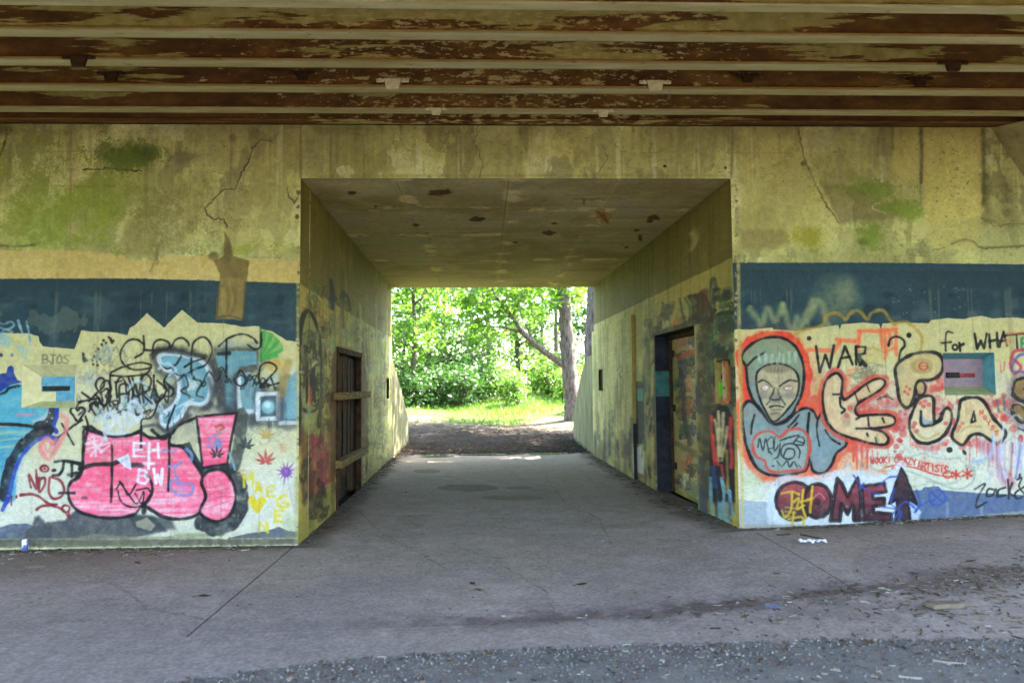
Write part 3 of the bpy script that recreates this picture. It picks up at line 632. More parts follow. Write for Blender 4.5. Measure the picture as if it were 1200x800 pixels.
    top = [(864, 386), (880, 386), (905, 384), (906, 386), (935, 388), (958, 384), (982, 381), (984, 386), (986, 380), (1012, 378), (1030, 380), (1032, 386), (1034, 379), (1060, 378), (1088, 379), (1091, 375), (1110, 373), (1130, 374), (1136, 372), (1150, 370), (1162, 373), (1185, 372), (1200, 373), (1440, 372)]
    c.band(top, [(864, 640), (1440, 632)], (210, 198, 132), 1, 1.0, 0.04)
    c.band([(864, 430), (1440, 430)], [(864, 640), (1440, 632)], (212, 208, 172), .75, 90, .3)
    c.band([(864, 500), (1440, 500)], [(864, 640), (1440, 632)], (210, 216, 210), .6, 80, .3)
    for P in ([(879, 362), (886, 372), (893, 380), (899, 362), (908, 376), (917, 357)], [(917, 357), (922, 374), (928, 386), (934, 372)], [(938, 384), (946, 366), (952, 352)], [(946, 378), (960, 352), (970, 380)]):
        S(P, 6, (168, 172, 110), .6, 5)
    O((980, 352), 24, 26, (150, 156, 108), .5, 22, thin=.4); O((992, 340), 12, 16, (166, 168, 116), .4, 12)
    oc = (178, 142, 58)
    S([(928, 396), (938, 388), (955, 384), (965, 380), (968, 371), (980, 367), (991, 374), (996, 368), (1006, 364), (1016, 374), (1022, 366), (1034, 364), (1042, 374), (1048, 380)], 3.6, oc, .85, 2); S([(1048, 380), (1060, 377), (1072, 384), (1080, 396), (1078, 412), (1070, 416)], 3.4, oc, .8, 2)
    S([(936, 392), (940, 420), (958, 450), (955, 470)], 10, (190, 168, 92), .5, 6); O((962, 452), 10, 18, (184, 150, 74), .5, 8); O((1018, 418), 16, 9, (196, 176, 104), .6, 5); S([(1004, 412), (1024, 408), (1040, 416)], 2.4, oc, .6, 1.6)
    og = (244, 104, 62)
    for P in ([(1006, 388), (1032, 388)], [(1007, 388), (1006, 408)], [(1032, 387), (1034, 408)], [(1036, 387), (1051, 386)], [(1050, 386), (1050, 416)], [(1037, 390), (1038, 412)], [(980, 398), (1002, 400)], [(984, 400), (978, 412)], [(945, 410), (975, 411)], [(1042, 388), (1044, 402)]):
        S(P, 4, og, .85, 1.6, smooth=False)
    S([(994, 434), (994, 452)], 3, (236, 130, 80), .7, 2); S([(996, 434), (1004, 433)], 3, (236, 130, 80), .7, 2); S([(1048, 408), (1040, 412), (1036, 420)], 4, og, .7, 2)
    O((948, 396.5), 2.8, 2.6, BLK, .95, .8); O((1065, 393), 3, 3.2, BLK, .95, .8)
    # red field behind the figure and splatter
    red = (206, 66, 52)
    F_([(938, 478), (945, 466), (956, 462), (966, 474), (964, 484), (952, 480)], red, .9, 2)
    O((1000, 470), 30, 20, (206, 120, 100), .35, 14, thin=.5); O((1060, 480), 60, 30, (200, 150, 140), .4, 20, thin=.6)
    for _ in range(46):
        O((random.gauss(1045, 20), random.gauss(482, 12)), random.uniform(2, 6), random.uniform(1.5, 4), random.choice([(150, 142, 138), (178, 170, 168), (168, 140, 140)]), .6, 2, thin=.4)
    for _ in range(170):
        x, y = random.gauss(1075, 46), random.gauss(492, 22)
        if 1100 < x < 1166 and y < 470 or y < 440: continue
        O((x, y), *(random.uniform(1.6, 5.2),) * 2, random.choice([(206, 62, 58), (200, 84, 80), (216, 110, 104), (196, 52, 50)]), random.uniform(.4, .85), 1.2)
    for _ in range(40):
        x, y = random.gauss(1175, 14), random.gauss(482, 10)
        O((x, y), *(random.uniform(2, 5),) * 2, (208, 74, 66), .6, 2)
    for _ in range(34):
        S([(1018 + random.gauss(0, 9), 440 + random.gauss(0, 8)), (1018 + random.gauss(0, 9), 440 + random.gauss(0, 8)), (1018 + random.gauss(0, 9), 440 + random.gauss(0, 8))], 1.1, (138, 130, 96), .6, .7)
    S([(1100, 446), (1104, 452), (1092, 456)], 9, red, .9, 2); O((1098, 440), 4, 4, red, .9, 1); S([(1070, 520), (1090, 526), (1110, 518)], 5, (216, 92, 74), .6, 3)
    for _ in range(60):
        x, y = random.uniform(960, 1195), random.uniform(440, 560)
        scribble(c, x, y, random.uniform(10, 30), random.uniform(6, 18), random.randint(3, 7), random.uniform(1, 2.4), random.choice([(214, 120, 104), (206, 150, 140), (226, 176, 150), (170, 176, 186), (186, 190, 196), (216, 96, 76), (160, 150, 140)]), random.uniform(.25, .55), random.uniform(-.3, .3), thin=.6)
    for _ in range(26): O((random.gauss(1070, 60), random.gauss(490, 30)), random.uniform(6, 16), random.uniform(5, 10), random.choice([(216, 100, 84), (226, 150, 130), (206, 196, 190), (220, 120, 90)]), random.uniform(.2, .42), 7, thin=.6)
    spray_dots(c, 1070, 490, 60, 26, 420, (206, 66, 52), .7, .3, 1.1); spray_dots(c, 985, 420, 40, 22, 90, (236, 110, 70), .5)
    for _ in range(34): drip(c, random.uniform(960, 1180), random.uniform(480, 530), random.uniform(8, 40), random.uniform(.8, 1.8), random.choice([(206, 70, 56), (216, 110, 90), (170, 170, 180)]), .6)
    O((905, 450), 60, 64, (232, 120, 84), .35, 26, thin=.5); O((975, 500), 50, 50, (226, 110, 84), .3, 22, thin=.5)
    # --- hooded figure
    HOOD = [(869, 421), (871, 413), (881, 403), (897, 396), (916, 396), (931, 405), (939, 420), (942, 437), (940, 458), (934, 474), (926, 487), (907, 497), (893, 484), (881, 466), (876, 449), (874, 430)]
    BODYF = [(869, 484), (872, 474), (878, 470), (887, 475), (898, 488), (908, 497), (920, 494), (933, 483), (944, 478), (953, 482), (958, 490), (962, 484), (968, 482), (976, 500), (990, 509), (991, 522), (980, 531), (974, 545), (965, 554), (953, 552), (949, 541), (943, 551), (928, 556), (907, 557), (890, 551), (879, 535), (872, 512)]
    S(BODYF, 15, (228, 84, 52), .9, 5, closed=True); S(HOOD, 15, (228, 62, 38), .97, 1.8, closed=True)
    def sage(w):
        x0, y0, x1, y1 = w
        t = np.clip((np.arange(y0, y1) / c.res + c.v0 - 1.0) / 1.1, 0, 1)[:, None] + (n2[y0:y1, x0:x1] - .5) * .5
        t = np.clip(t, 0, 1)[..., None]; return rgb(122, 146, 146) * (1 - t) + rgb(128, 150, 112) * t
    F_(BODYF, sage, 1, .8, smooth=True); F_(HOOD, sage, 1, .8, smooth=True)
    FACE = [(886, 442), (890, 433), (902, 427), (918, 427), (931, 434), (936, 446), (934, 463), (926, 476), (907, 494), (895, 478), (888, 460)]
    F_(FACE, (186, 170, 128), 1, .8, smooth=True)
    O((910, 432), 17, 5, (126, 112, 84), .7, 4); O((893, 463), 6, 5, (132, 122, 108), .8, 3); O((925, 463), 7, 4, (134, 122, 108), .8, 3); O((909, 466), 9, 7, (126, 118, 102), .8, 4); O((907, 486), 8, 5, (148, 134, 100), .7, 3); O((932, 450), 3, 10, (190, 168, 118), .5, 3); O((905, 444), 6, 5, (190, 172, 124), .6, 4)
    O((896.5, 454.5), 4.6, 3.6, (214, 186, 170), .95, .8); O((924, 455), 5.4, 2.7, (206, 166, 150), .95, .8); O((898, 454), 1.8, 1.6, (232, 224, 210), .9, .7); O((921, 455), 1.8, 1.4, (228, 214, 200), .9, .7)
    c.ring((896.5, 454.5), 4.8, 3.8, 1, (120, 84, 74), alpha=.7); c.ring((924, 455), 5.6, 2.9, 1, (120, 84, 74), alpha=.7)
    DK = (54, 52, 44)
    S([(888, 448), (894, 445.5), (900, 448.5), (904.5, 453)], 1.9, DK, .95, .7); S([(913.5, 452.5), (919, 448.5), (926, 445.5), (934, 447)], 1.9, DK, .95, .7); S([(907, 455), (905, 462), (902.5, 467), (907, 468.5), (913, 468), (914.5, 465)], 2, DK, .9, .7); S([(911, 456), (912, 462)], 1.2, DK, .6, .8)
    S([(902, 470), (898, 474)], 1.2, DK, .8, .8); S([(915, 467), (920, 474)], 1.6, DK, .8, .8); S([(902, 477), (907, 475.5), (912, 475.5), (918, 477)], 1.9, DK, .95, .7); S([(904, 480), (916, 480)], 1.2, (110, 96, 76), .7, .8); S([(904, 485), (912, 484)], 1, DK, .6, .8)
    for i in range(5): S([(900 + i * 4, 431 + abs(i - 2)), (899 + i * 4, 436)], 1.3, (96, 86, 64), .5, 1)
    S(FACE, 2.2, BLK, .95, .7, closed=True); S(HOOD, 2.8, BLK, .97, .7, closed=True); S(BODYF, 3, BLK, .97, .7, closed=True)
    for P in ([(876, 428), (884, 420), (896, 413)], [(884, 486), (881, 498), (880, 508)], [(936, 486), (930, 494), (924, 500)], [(958, 490), (957, 505), (960, 522)], [(967, 504), (974, 514), (984, 520)], [(934, 496), (928, 502)]): S(P, 1.9, BLK, .9, .8)
    S([(895, 482), (903, 496), (912, 506)], 2, (96, 116, 112), .6, 1.4); S([(948, 484), (946, 510), (948, 540)], 2.6, BLK, .95, .8)
    for x in (890, 897, 904, 911, 918, 925, 932): S([(x, 426 - abs(911 - x) * .1), (x + random.uniform(-2, 2), 414 + random.uniform(-2, 3))], 3, (178, 194, 170), .7, 1.6)
    CL = [(882, 522), (884, 513), (893, 506), (904, 506), (914, 512), (924, 504), (938, 503), (947, 512), (949, 526), (945, 540), (941, 550), (922, 552), (905, 553), (898, 547), (896, 540), (886, 534)]
    F_(CL, (150, 164, 148), .8, 1, smooth=True); S(CL, 3, (206, 74, 60), .95, 1, closed=True)
    for P in ([(888, 524), (890, 514), (894, 528), (897, 514), (901, 530)], [(899, 516), (905, 512), (906, 524), (900, 526), (904, 532)], [(908, 512), (907, 528), (912, 522)], [(914, 520), (912, 534), (906, 538)], [(914, 516), (926, 512), (936, 510)], [(918, 534), (922, 526), (930, 527), (930, 535), (922, 538), (915, 532), (918, 522), (930, 520), (937, 528), (936, 537)], [(930, 518), (936, 512), (942, 514), (941, 521), (933, 521)], [(932, 516), (941, 519)], [(910, 540), (916, 546), (922, 540), (925, 547), (930, 541), (934, 547)], [(905, 546), (907, 546)], [(936, 545), (938, 547)]):
        S(P, 1.5, (38, 44, 44), .92, .7)
    # --- hand
    THUMB = [(997, 513), (980, 506), (971, 497), (966, 484), (964, 465), (967, 448), (975, 439), (982, 438), (987, 446), (986, 462), (990, 468), (1002, 460), (1012, 452), (1024, 445), (1033, 444), (1037, 449), (1032, 456), (1018, 465), (1006, 472), (1002, 480), (1006, 487), (1020, 486), (1040, 486), (1048, 490), (1047, 497), (1034, 501), (1020, 502), (1034, 506), (1041, 514), (1036, 521), (1018, 519), (1005, 515)]
    S(THUMB, 10, (212, 78, 58), .9, 2.2, closed=True)
    def skin(w):
        x0, y0, x1, y1 = w; t = np.clip(.5 + (n2[y0:y1, x0:x1] - .5) * 2, 0, 1)[..., None]; return rgb(224, 200, 152) * (1 - t) + rgb(204, 178, 128) * t
    F_(THUMB, skin, 1, .8, smooth=True); O((1000, 478), 8, 6, (150, 120, 96), .6, 4); O((982, 470), 8, 18, (214, 190, 140), .5, 6); O((1038, 447), 4, 3, (210, 186, 150), .5, 2); O((992, 492), 5, 9, (152, 124, 96), .5, 4)
    for p in ((992, 487), (996, 478), (1004, 484), (1012, 476), (1020, 480), (1008, 470)): O(p, 3.4, 3.2, (204, 74, 66), .7, 1.4)
    S(THUMB, 2.8, BLK, .97, .7, closed=True)
    for P in ([(976, 462), (984, 462)], [(984, 466), (985, 476), (990, 480), (986, 484)], [(1001, 459), (1005, 470)], [(1016, 452), (1019, 459)], [(1003, 491), (1012, 487), (1024, 486)], [(1017, 487), (1018, 499)], [(1003, 502), (1018, 502), (1034, 501)], [(1016, 508), (1017, 511)], [(1034, 490), (1036, 495)], [(1026, 513), (1027, 518)]): S(P, 2, BLK, .9, .8)
    S([(1028, 468), (1038, 464), (1046, 468)], 2.2, (90, 60, 54), .8, 1)
    # WAR? for WHAT
    for P in ([(956, 406), (960.5, 436), (967, 416), (972, 431), (977, 405)], [(982, 430), (990, 406), (999, 427)], [(985, 420), (996, 418)], [(1003, 407), (1003, 427)], [(1003, 406), (1014, 407), (1013, 414), (1004, 417)], [(1041, 404), (1041, 404)], ): S(P, 2.6, BLK, .96, .8, smooth=False)
    S([(1004, 417), (1014, 428)], 4.4, BLK, .95, 1, smooth=False); S([(1006, 416), (1008, 427)], 4, BLK, .9, 1, smooth=False)
    S([(1041, 405), (1043, 398), (1050, 394.5), (1058, 398), (1060, 405), (1055, 412), (1053, 424)], 2.6, BLK, .96, .8)
    for P in ([(1116, 390), (1110, 389), (1108, 395), (1108, 411)], [(1124, 402), (1125, 411)], [(1125, 405), (1129, 403)]): S(P, 2.4, BLK, .96, .8)
    for P in ([(1103, 402), (1114, 401)], [(1142, 391), (1145, 409), (1149, 399), (1153, 408), (1156, 391)], [(1159, 392), (1160, 407)], [(1168, 390), (1169, 406)], [(1159, 400), (1169, 398)], [(1171, 406), (1176, 389), (1180, 405)], [(1172, 400), (1179, 399)], [(1177, 393.5), (1196, 391), (1215, 391)], [(1191, 392), (1192, 409)]): S(P, 2.4, BLK, .96, .8, smooth=False)
    c.ring((1119, 407), 3, 3, 2.2, BLK); O((1181, 400), 4, 5, (226, 150, 90), .6, 3); S([(1180, 391), (1215, 389)], 2.4, (230, 110, 70), .7, 1.2)
    text(c, 'E', 1197, 396, 8, 13, 0, 3, (70, 140, 90))
    # red/blue tag right edge
    S([(1200, 410), (1188, 412), (1184, 426), (1188, 438), (1196, 430), (1186, 420)], 3.4, (196, 60, 76), .9, 1.2); S([(1204, 414), (1192, 418), (1186, 434), (1204, 436)], 2.4, (82, 88, 168), .85, 1.2); S([(1177, 424), (1176, 434)], 2, (200, 80, 76), .8, 1); S([(1172, 425), (1173, 436)], 2, (200, 80, 76), .8, 1)
    # --- P
    PL = [(1049, 433), (1054, 424), (1070, 415), (1089, 412.5), (1101, 416), (1105.5, 427), (1102, 438), (1092, 445), (1078, 446), (1073, 452), (1071, 466), (1067, 475), (1060, 477), (1054, 468), (1051, 450)]
    F_(PL, (202, 178, 118), 1, .8, smooth=True); O((1080, 429), 13, 9, (160, 134, 72), .7, 3); O((1082, 429), 9, 6.5, (196, 170, 104), .8, 2); c.ring((1082, 429), 5, 4.4, 1.8, (196, 72, 56)); S([(1080, 429), (1085, 429)], 1.6, (196, 72, 56), .9, .7)
    O((1056, 434), 5, 6, (166, 164, 126), .6, 3); O((1063, 452), 5, 6, (200, 178, 120), .6, 3); S([(1073, 440), (1090, 440)], 5, (208, 186, 126), .7, 2)
    for p in ((1062, 453), (1066, 456), (1060, 459), (1064, 462)): O(p, 2, 2, (198, 84, 76), .8, 1)
    S(PL, 3.8, BLK, .97, .8, closed=True)
    O((1078.5, 455), 5.5, 8, (190, 164, 104), 1, .8); c.ring((1078.5, 455), 5.8, 8.4, 3, BLK); O((1077, 460), 2.5, 2, (200, 90, 80), .7, 1)
    CLt = [(1075, 468), (1072, 476), (1066, 492), (1067, 507), (1076, 518), (1090, 519), (1104, 512), (1113, 498), (1115, 485), (1111, 478.5), (1106, 481), (1103, 491), (1095, 494), (1094, 482), (1093, 466), (1084, 464)]
    F_(CLt, (218, 200, 152), 1, .8, smooth=True); S([(1070, 494), (1082, 508), (1098, 502), (1110, 486)], 5, (214, 202, 160), .8, 2.4); S([(1070, 504), (1084, 514), (1100, 508)], 2, (176, 150, 90), .7, 1.5); F_([(1079, 481), (1082, 490), (1094, 494), (1100, 490), (1094, 498), (1082, 498), (1078, 492)], (150, 160, 160), 1, .8); S([(1079, 482), (1079, 494), (1083, 499), (1094, 497), (1101, 491), (1103, 484)], 3, BLK, .97, .8)
    for p in ((1078, 472), (1084, 470), (1088, 474), (1070, 500), (1074, 505), (1108, 496), (1072, 496), (1082, 476)): O(p, 2.8, 2.6, (200, 76, 68), .75, 1.2)
    S(CLt, 3.4, BLK, .97, .8, closed=True)
    AL = [(1126, 469), (1136, 466), (1148, 467), (1156, 475), (1164, 490), (1178, 506), (1175, 515), (1167, 520), (1150, 509), (1138, 510), (1128, 521), (1117, 515), (1116, 507), (1122, 492), (1124, 478)]
    F_(AL, (216, 192, 138), 1, .8, smooth=True); S([(1130, 474), (1146, 473), (1158, 494), (1168, 510)], 3, (214, 194, 140), .7, 2); S([(1126, 506), (1134, 500), (1150, 500)], 2, (176, 148, 92), .7, 1.4)
    for p in ((1124, 500), (1128, 496), (1122, 504)): O(p, 2.6, 2.4, (206, 100, 86), .7, 1.2)
    S(AL, 3.4, BLK, .97, .8, closed=True, smooth=True); S([(1141, 482), (1138, 495), (1143, 493), (1141, 484)], 2.4, BLK, .97, .7, smooth=False)
    text(c, 'NOYSE', 1148, 481, 3.6, 4.4, .8, 1.1, (200, 76, 60), dy=6, alpha=.9)
    S([(1198, 446), (1192, 448), (1188, 456), (1192, 464), (1206, 466), (1220, 476), (1214, 492), (1196, 492), (1189, 482)], 18, (112, 84, 110), .5, 6); S([(1210, 448), (1196, 450), (1193, 460), (1206, 467), (1214, 480), (1200, 490), (1192, 482)], 14, BLK, .95, 1); S([(1210, 448), (1196, 451), (1194, 459), (1206, 467), (1213, 480), (1200, 488), (1193, 480)], 8.5, (156, 124, 68), 1, .8)
    # purple / blue drips lower right
    S([(1152, 522), (1166, 534), (1174, 552), (1182, 566)], 12, (176, 84, 104), .6, 5); S([(1142, 518), (1156, 524), (1170, 522)], 8, (206, 92, 84), .6, 4)
    for P, col in (([(1176, 500), (1172, 530), (1178, 560)], (200, 206, 226)), ([(1186, 520), (1184, 556)], (172, 66, 76)), ([(1192, 516), (1191, 550)], (196, 200, 226)), ([(1164, 512), (1160, 534), (1140, 542)], (150, 176, 206)), ([(1196, 522), (1190, 560)], (120, 110, 170)), ([(1180, 496), (1190, 486), (1198, 492)], (170, 170, 160)), ([(1168, 470), (1170, 482)], (90, 100, 100)), ([(1176, 464), (1177, 480)], (90, 100, 100))): S(P, 2.6, col, .8, 1.4)
    O((1196, 514), 3, 5, (196, 60, 56), .9, 1); S([(1194, 502), (1204, 506)], 2.4, (40, 40, 80), .9, 1)
    for x in range(1150, 1205, 5): S([(x, random.uniform(505, 525)), (x + random.uniform(-2, 2), random.uniform(530, 575))], random.uniform(1, 2.6), random.choice([(206, 214, 222), (170, 180, 210), (196, 150, 160)]), .6, 1)
    O((1112.5, 527), 3.6, 3.4, BLK, .95, 1); O((1130, 530), 2, 3.4, BLK, .9, 1, rot=-.5)
    # red text and cloud
    gc = (160, 172, 150)
    for i in range(9):
        a0 = i / 9 * 6.28; S([(1075 + 66 * math.cos(a0 + t), 550 + 17 * math.sin(a0 + t) + 3 * math.sin(t * 6)) for t in np.linspace(0, .7, 5)], 1.8, gc, .7, 1)
    S([(1022, 534), (1020, 546), (1034, 552), (1060, 551), (1090, 562), (1120, 573), (1138, 566), (1142, 552), (1130, 546)], 1.8, gc, .8, 1)
    rt = (204, 62, 50)
    text(c, 'WOOKI', 1020, 536, 4.2, 7, .7, 1.2, rt, dy=-.2); text(c, 'CRAZY', 1048, 535, 4.4, 7, .8, 1.2, rt, dy=.7); text(c, 'ARTISTS', 1075, 541, 4.4, 8, .8, 1.2, rt, dy=.9); S([(1036, 548), (1050, 545), (1072, 548), (1096, 556), (1112, 558)], 1.4, rt, .85, .8)
    c.ring((1110, 556), 5, 4, 1.3, rt); text(c, '*', 1116, 551, 9, 10, 0, 2.2, rt); text(c, '*', 1128, 549, 10, 11, 0, 2.4, rt)
    oj = (236, 164, 108)
    S([(998, 536), (990, 538), (984, 548), (992, 556), (1002, 550), (1000, 536)], 5.5, oj, .85, 2.4); S([(1014, 538), (1014, 552), (1024, 556), (1036, 552)], 5.5, (232, 140, 96), .8, 2.4)
    for x, y1 in ((1000, 540), (1004, 552), (1010, 546), (1016, 548), (1002, 534)): S([(x, 518), (x, y1)], 2.4, (212, 84, 64), .8, 1.4)
    # --- blue grey foot band, COMET
    c.band([(864, 585), (880, 587), (902, 588), (906, 590)], [(864, 640), (906, 640)], (142, 156, 172), .85, 2, .3)
    O((882, 562), 12, 12, (176, 196, 140), .5, 8, thin=.5); O((895, 575), 10, 8, (204, 210, 190), .5, 6)
    c.band([(1060, 575), (1080, 574), (1082, 571), (1100, 569.5), (1103, 574), (1140, 577), (1200, 580), (1440, 584)], [(1060, 640), (1440, 632)], (76, 94, 128), .95, 2, .12)
    for x in (880, 888, 894, 1110, 1150): S([(x, 590), (x, 612)], 3, (170, 180, 186), .4, 2)
    def ltr(P, smooth=False, hole=None):
        def gradc(w):
            x0, y0, x1, y1 = w; t = np.clip((np.arange(y0, y1) / c.res + c.v0 - .22) / .38, 0, 1)[:, None] + (n3[y0:y1, x0:x1] - .5) * .6
            t = np.clip(t, 0, 1)[..., None]; return rgb(64, 28, 36) * (1 - t) + rgb(178, 58, 62) * t
        F_(P, gradc, 1, .8, smooth=smooth); S(P, 3.6, (36, 26, 30), .95, 1, closed=True, smooth=smooth)
    WHL = (206, 214, 218)
    M_ = [(973, 610), (977, 585), (981, 561), (986, 566), (993, 582), (1000, 569), (1005, 560), (1008, 580), (1008, 610), (1001, 610), (999, 592), (993, 602), (986, 590), (984, 610)]
    E_ = [(1010, 570), (1036, 566), (1038, 576), (1022, 578), (1023, 584), (1036, 584), (1036, 592), (1023, 593), (1024, 600), (1044, 602), (1044, 610), (1012, 610)]
    T_ = [(1056, 548), (1062, 558), (1067, 572), (1074, 590), (1064, 585), (1067, 612), (1049, 612), (1051, 585), (1042, 590), (1049, 568)]
    S([(908, 570), (920, 562), (950, 564), (975, 558), (1005, 556), (1040, 560), (1056, 546)], 10, WHL, .85, 3); S([(905, 584), (904, 602), (912, 614), (960, 614), (1020, 613), (1070, 614)], 10, WHL, .85, 3)
    F_([(906, 570), (976, 562), (1046, 562), (1078, 600), (1076, 615), (908, 618)], WHL, .85, 4)
    def ov(cx, cy, rx, ry): return [(cx + rx * math.cos(t), cy + ry * math.sin(t)) for t in np.linspace(0, 2 * math.pi, 14, endpoint=False)]
    ltr(ov(931, 587, 22, 22), True); ltr(ov(958, 587, 16, 20), True)
    F_([(928, 578), (936, 576), (937, 596), (929, 598)], (96, 60, 50), .8, 1.5); O((960, 582), 7, 5, (150, 60, 66), .7, 3); O((958, 588), 4, 4, (50, 30, 34), .8, 1.5); S([(952, 584), (960, 578), (966, 584)], 1.6, (200, 140, 140), .6, 1)
    ltr(M_); ltr(E_); F_(T_, (44, 26, 36), 1, .8); O((1057, 566), 4, 10, (70, 32, 42), .7, 3); S(T_, 2.4, (24, 20, 28), .95, .8, closed=True, smooth=False); S([(1068, 592), (1077, 600)], 4, (190, 206, 226), .8, 1.5); S([(1068, 590), (1074, 598)], 2, (90, 120, 180), .8, 1)
    yl = (212, 182, 50)
    for P in ([(916, 578), (928, 576), (936, 579)], [(928, 576), (927, 596), (920, 606), (916, 598)], [(930, 588), (936, 584), (934, 596), (942, 592)], [(941, 574), (940, 592), (944, 606)], [(938, 588), (952, 584)], [(952, 570), (949, 600)], [(924, 608), (940, 606), (941, 618)], [(930, 600), (928, 616)]): S(P, 2.4, yl, .9, 1.2)
    for y in (594, 599, 604): S([(920, y), (932, y + 2)], 2, (196, 170, 60), .6, 1.2)
    pb = (52, 78, 160)
    for P in ([(1000, 557), (1012, 572), (1030, 579)], [(1012, 566), (1004, 576)], [(1030, 570), (1040, 560), (1052, 558)], [(1048, 572), (1044, 590), (1054, 598), (1046, 610)], [(1046, 602), (1060, 588), (1070, 594)], [(1074, 574), (1078, 590), (1072, 600)], [(1080, 592), (1090, 586)], [(1056, 600), (1052, 612)], [(1034, 594), (1048, 596)]): S(P, 1.8, pb, .85, .9)
    c.ring((1098, 583), 9.5, 9, 1.7, pb, alpha=.8); S([(1092, 578), (1104, 588)], 1.5, pb, .8, .8); S([(1104, 578), (1091, 588)], 1.5, pb, .8, .8)
    for P in ([(1142, 573), (1154, 567), (1146, 582), (1144, 594), (1156, 588)], [(1166, 574), (1158, 573), (1156, 581), (1163, 580), (1167, 573), (1168, 582)], [(1178, 571), (1170, 574), (1170, 581), (1178, 580)], [(1181, 562), (1182, 584)], [(1182, 576), (1186, 566), (1183, 577), (1191, 583)], [(1192, 562), (1197, 560), (1194, 570), (1200, 580), (1191, 584), (1190, 577), (1204, 568)], [(1195, 556), (1194, 560)]): S(P, 1.9, (40, 42, 44), .95, .8)
    # foot of the wall, edge strips
    c.band([(864, 614), (960, 615), (1060, 611), (1100, 607), (1150, 603), (1200, 598), (1440, 590)], [(864, 640), (1440, 632)], (158, 156, 138), .9, 2.2, .4, 5)
    c.band([(864, 619), (960, 619), (1060, 615), (1110, 611), (1150, 607), (1200, 603), (1440, 594)], [(864, 640), (1440, 632)], (70, 64, 54), .9, 2.2, .2, 6)
    S([(865, 310), (866, 380), (868, 480), (870, 616)], 3.4, (196, 172, 96), .8, 1.6, thin=.5); S([(868, 400), (869, 470)], 2, (170, 140, 60), .7, 1.4)
    for _ in range(90):
        left = random.random() < .5; y = random.uniform(212, 628)
        F_([((350 if left else 862) + random.uniform(-3, 2.2) * (1 if left else -1) + dx, y + dy) for dx, dy in ((-1, -2), (1.5, -1.4), (1.2, 1.6), (-.8, 2.2))], random.choice([(120, 108, 68), (150, 138, 92), (84, 74, 46), (196, 178, 118)]), .8, .8, wob=2)
    # wear over everything
    bz = sm(2.62, 2.55, Z) * sm(1.95, 2.15, Z)
    isb = bz * (a[..., 2] > a[..., 0] + .02)
    roll = vnoise(H, W, 60, 26) * .5 + vnoise(H, W, 16, 60) * .5
    mix((96, 118, 112), isb * sm(.58, .85, roll) * .35); mix((26, 44, 48), isb * sm(.42, .2, roll) * .5)
    mix((150, 148, 112), isb * sm(np.quantile(n2, .965), np.quantile(n2, .985), n2) * .28); mix((108, 124, 112), isb * sm(.70, .78, streak) * .4)
    pm = sm(0.0, .1, 3.0 - Z)
    chips = (sm(.77, .80, fbm(H, W, 22, 4)) * .5 + sm(.75, .79, vnoise(H, W, 2, 2) * .5 + n2 * .5) * .4) * pm * (1 - .85 * sm(2.0, 2.1, Z))
    mix((150, 140, 100), np.clip(chips, 0, 1))
    mix((84, 78, 52), sm(.62, .9, streak) * .22 * sm(3.0, 2.6, Z) * sm(.5, .7, n1 + .15))
    mix((96, 92, 70), sm(.3, .02, Z) * .28 * sm(.3, .7, n2))
    mix((84, 80, 44), sm(4.15, 4.33, Z) * .2 * sm(.3, .6, n2))
    a *= (1 + (vnoise(H, W, 1.6, 1.6) - .5) * .10 + (fbm(H, W, 9, 3) - .5) * .16)[..., None]
paint_front(FR)

# ================================================================== TUNNEL SIDE WALLS PAINT
def side_x(y, left): 
    t = (y - YW) / (YF - YW); return XL0 + (XL1 - XL0) * t if left else XR0 + (XR1 - XR0) * t
AN = 0.24
def side_proj(left):
    a = Vector((XL0 if left else XR0, YW, 0)); b = Vector((XL1 if left else XR1, YF, 0)); t = b - a
    n = Vector((t.y, -t.x, 0)).normalized()
    def f(px, py):
        p = on_plane(px, py, a, n); return p.y * AN, p.z
    return f
RS = 220
LW = Canvas((YW - .02) * AN, (YF + .02) * AN, -.12, 3.95, RS, side_proj(True), None)
LW.k = lambda p: RS * min(18, max(7.8, LW.proj(*p)[0] / AN)) / FPX
RW = Canvas((YW - .02) * AN, (YF + .02) * AN, -.12, 3.95, RS, side_proj(False), None)
RW.k = lambda p: RS * min(18, max(7.8, RW.proj(*p)[0] / AN)) / FPX
def side_base(c, zpaint, lo, up, far):
    H, W = c.H, c.W
    Z = (np.arange(H) / c.res + c.v0)[:, None]; Y = (np.arange(W) / c.res + c.u0)[None, :] / AN
    n1 = fbm(H, W, 70, 5, 3.); n2 = fbm(H, W, 26, 4, 3.); st = vnoise(H, W, 500, 8) * .5 + vnoise(H, W, 260, 3) * .5
    a = c.a; a[:] = rgb(*up)
    def mix(col, m): a[:] = a + (rgb(*col) - a) * m[..., None]
    mix((86, 76, 36), sm(.5, .75, st) * .6); mix((140, 128, 72), sm(.55, .8, n2) * .4); mix((84, 74, 34), sm(.5, .72, n1) * .5)
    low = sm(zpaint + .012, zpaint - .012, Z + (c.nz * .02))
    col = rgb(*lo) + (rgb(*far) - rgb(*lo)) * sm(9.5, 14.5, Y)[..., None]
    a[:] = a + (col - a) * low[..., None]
    mix((112, 104, 52), low * sm(.52, .78, st) * .55); mix((176, 170, 108), low * sm(.5, .8, n2) * .3); mix((104, 100, 48), low * sm(.5, .7, n1) * .4)
    mix((92, 92, 34), low * sm(.5, .0, Z) * .55 * sm(.25, .6, n2))
    return mix, n1, n2, st, Z, Y, low
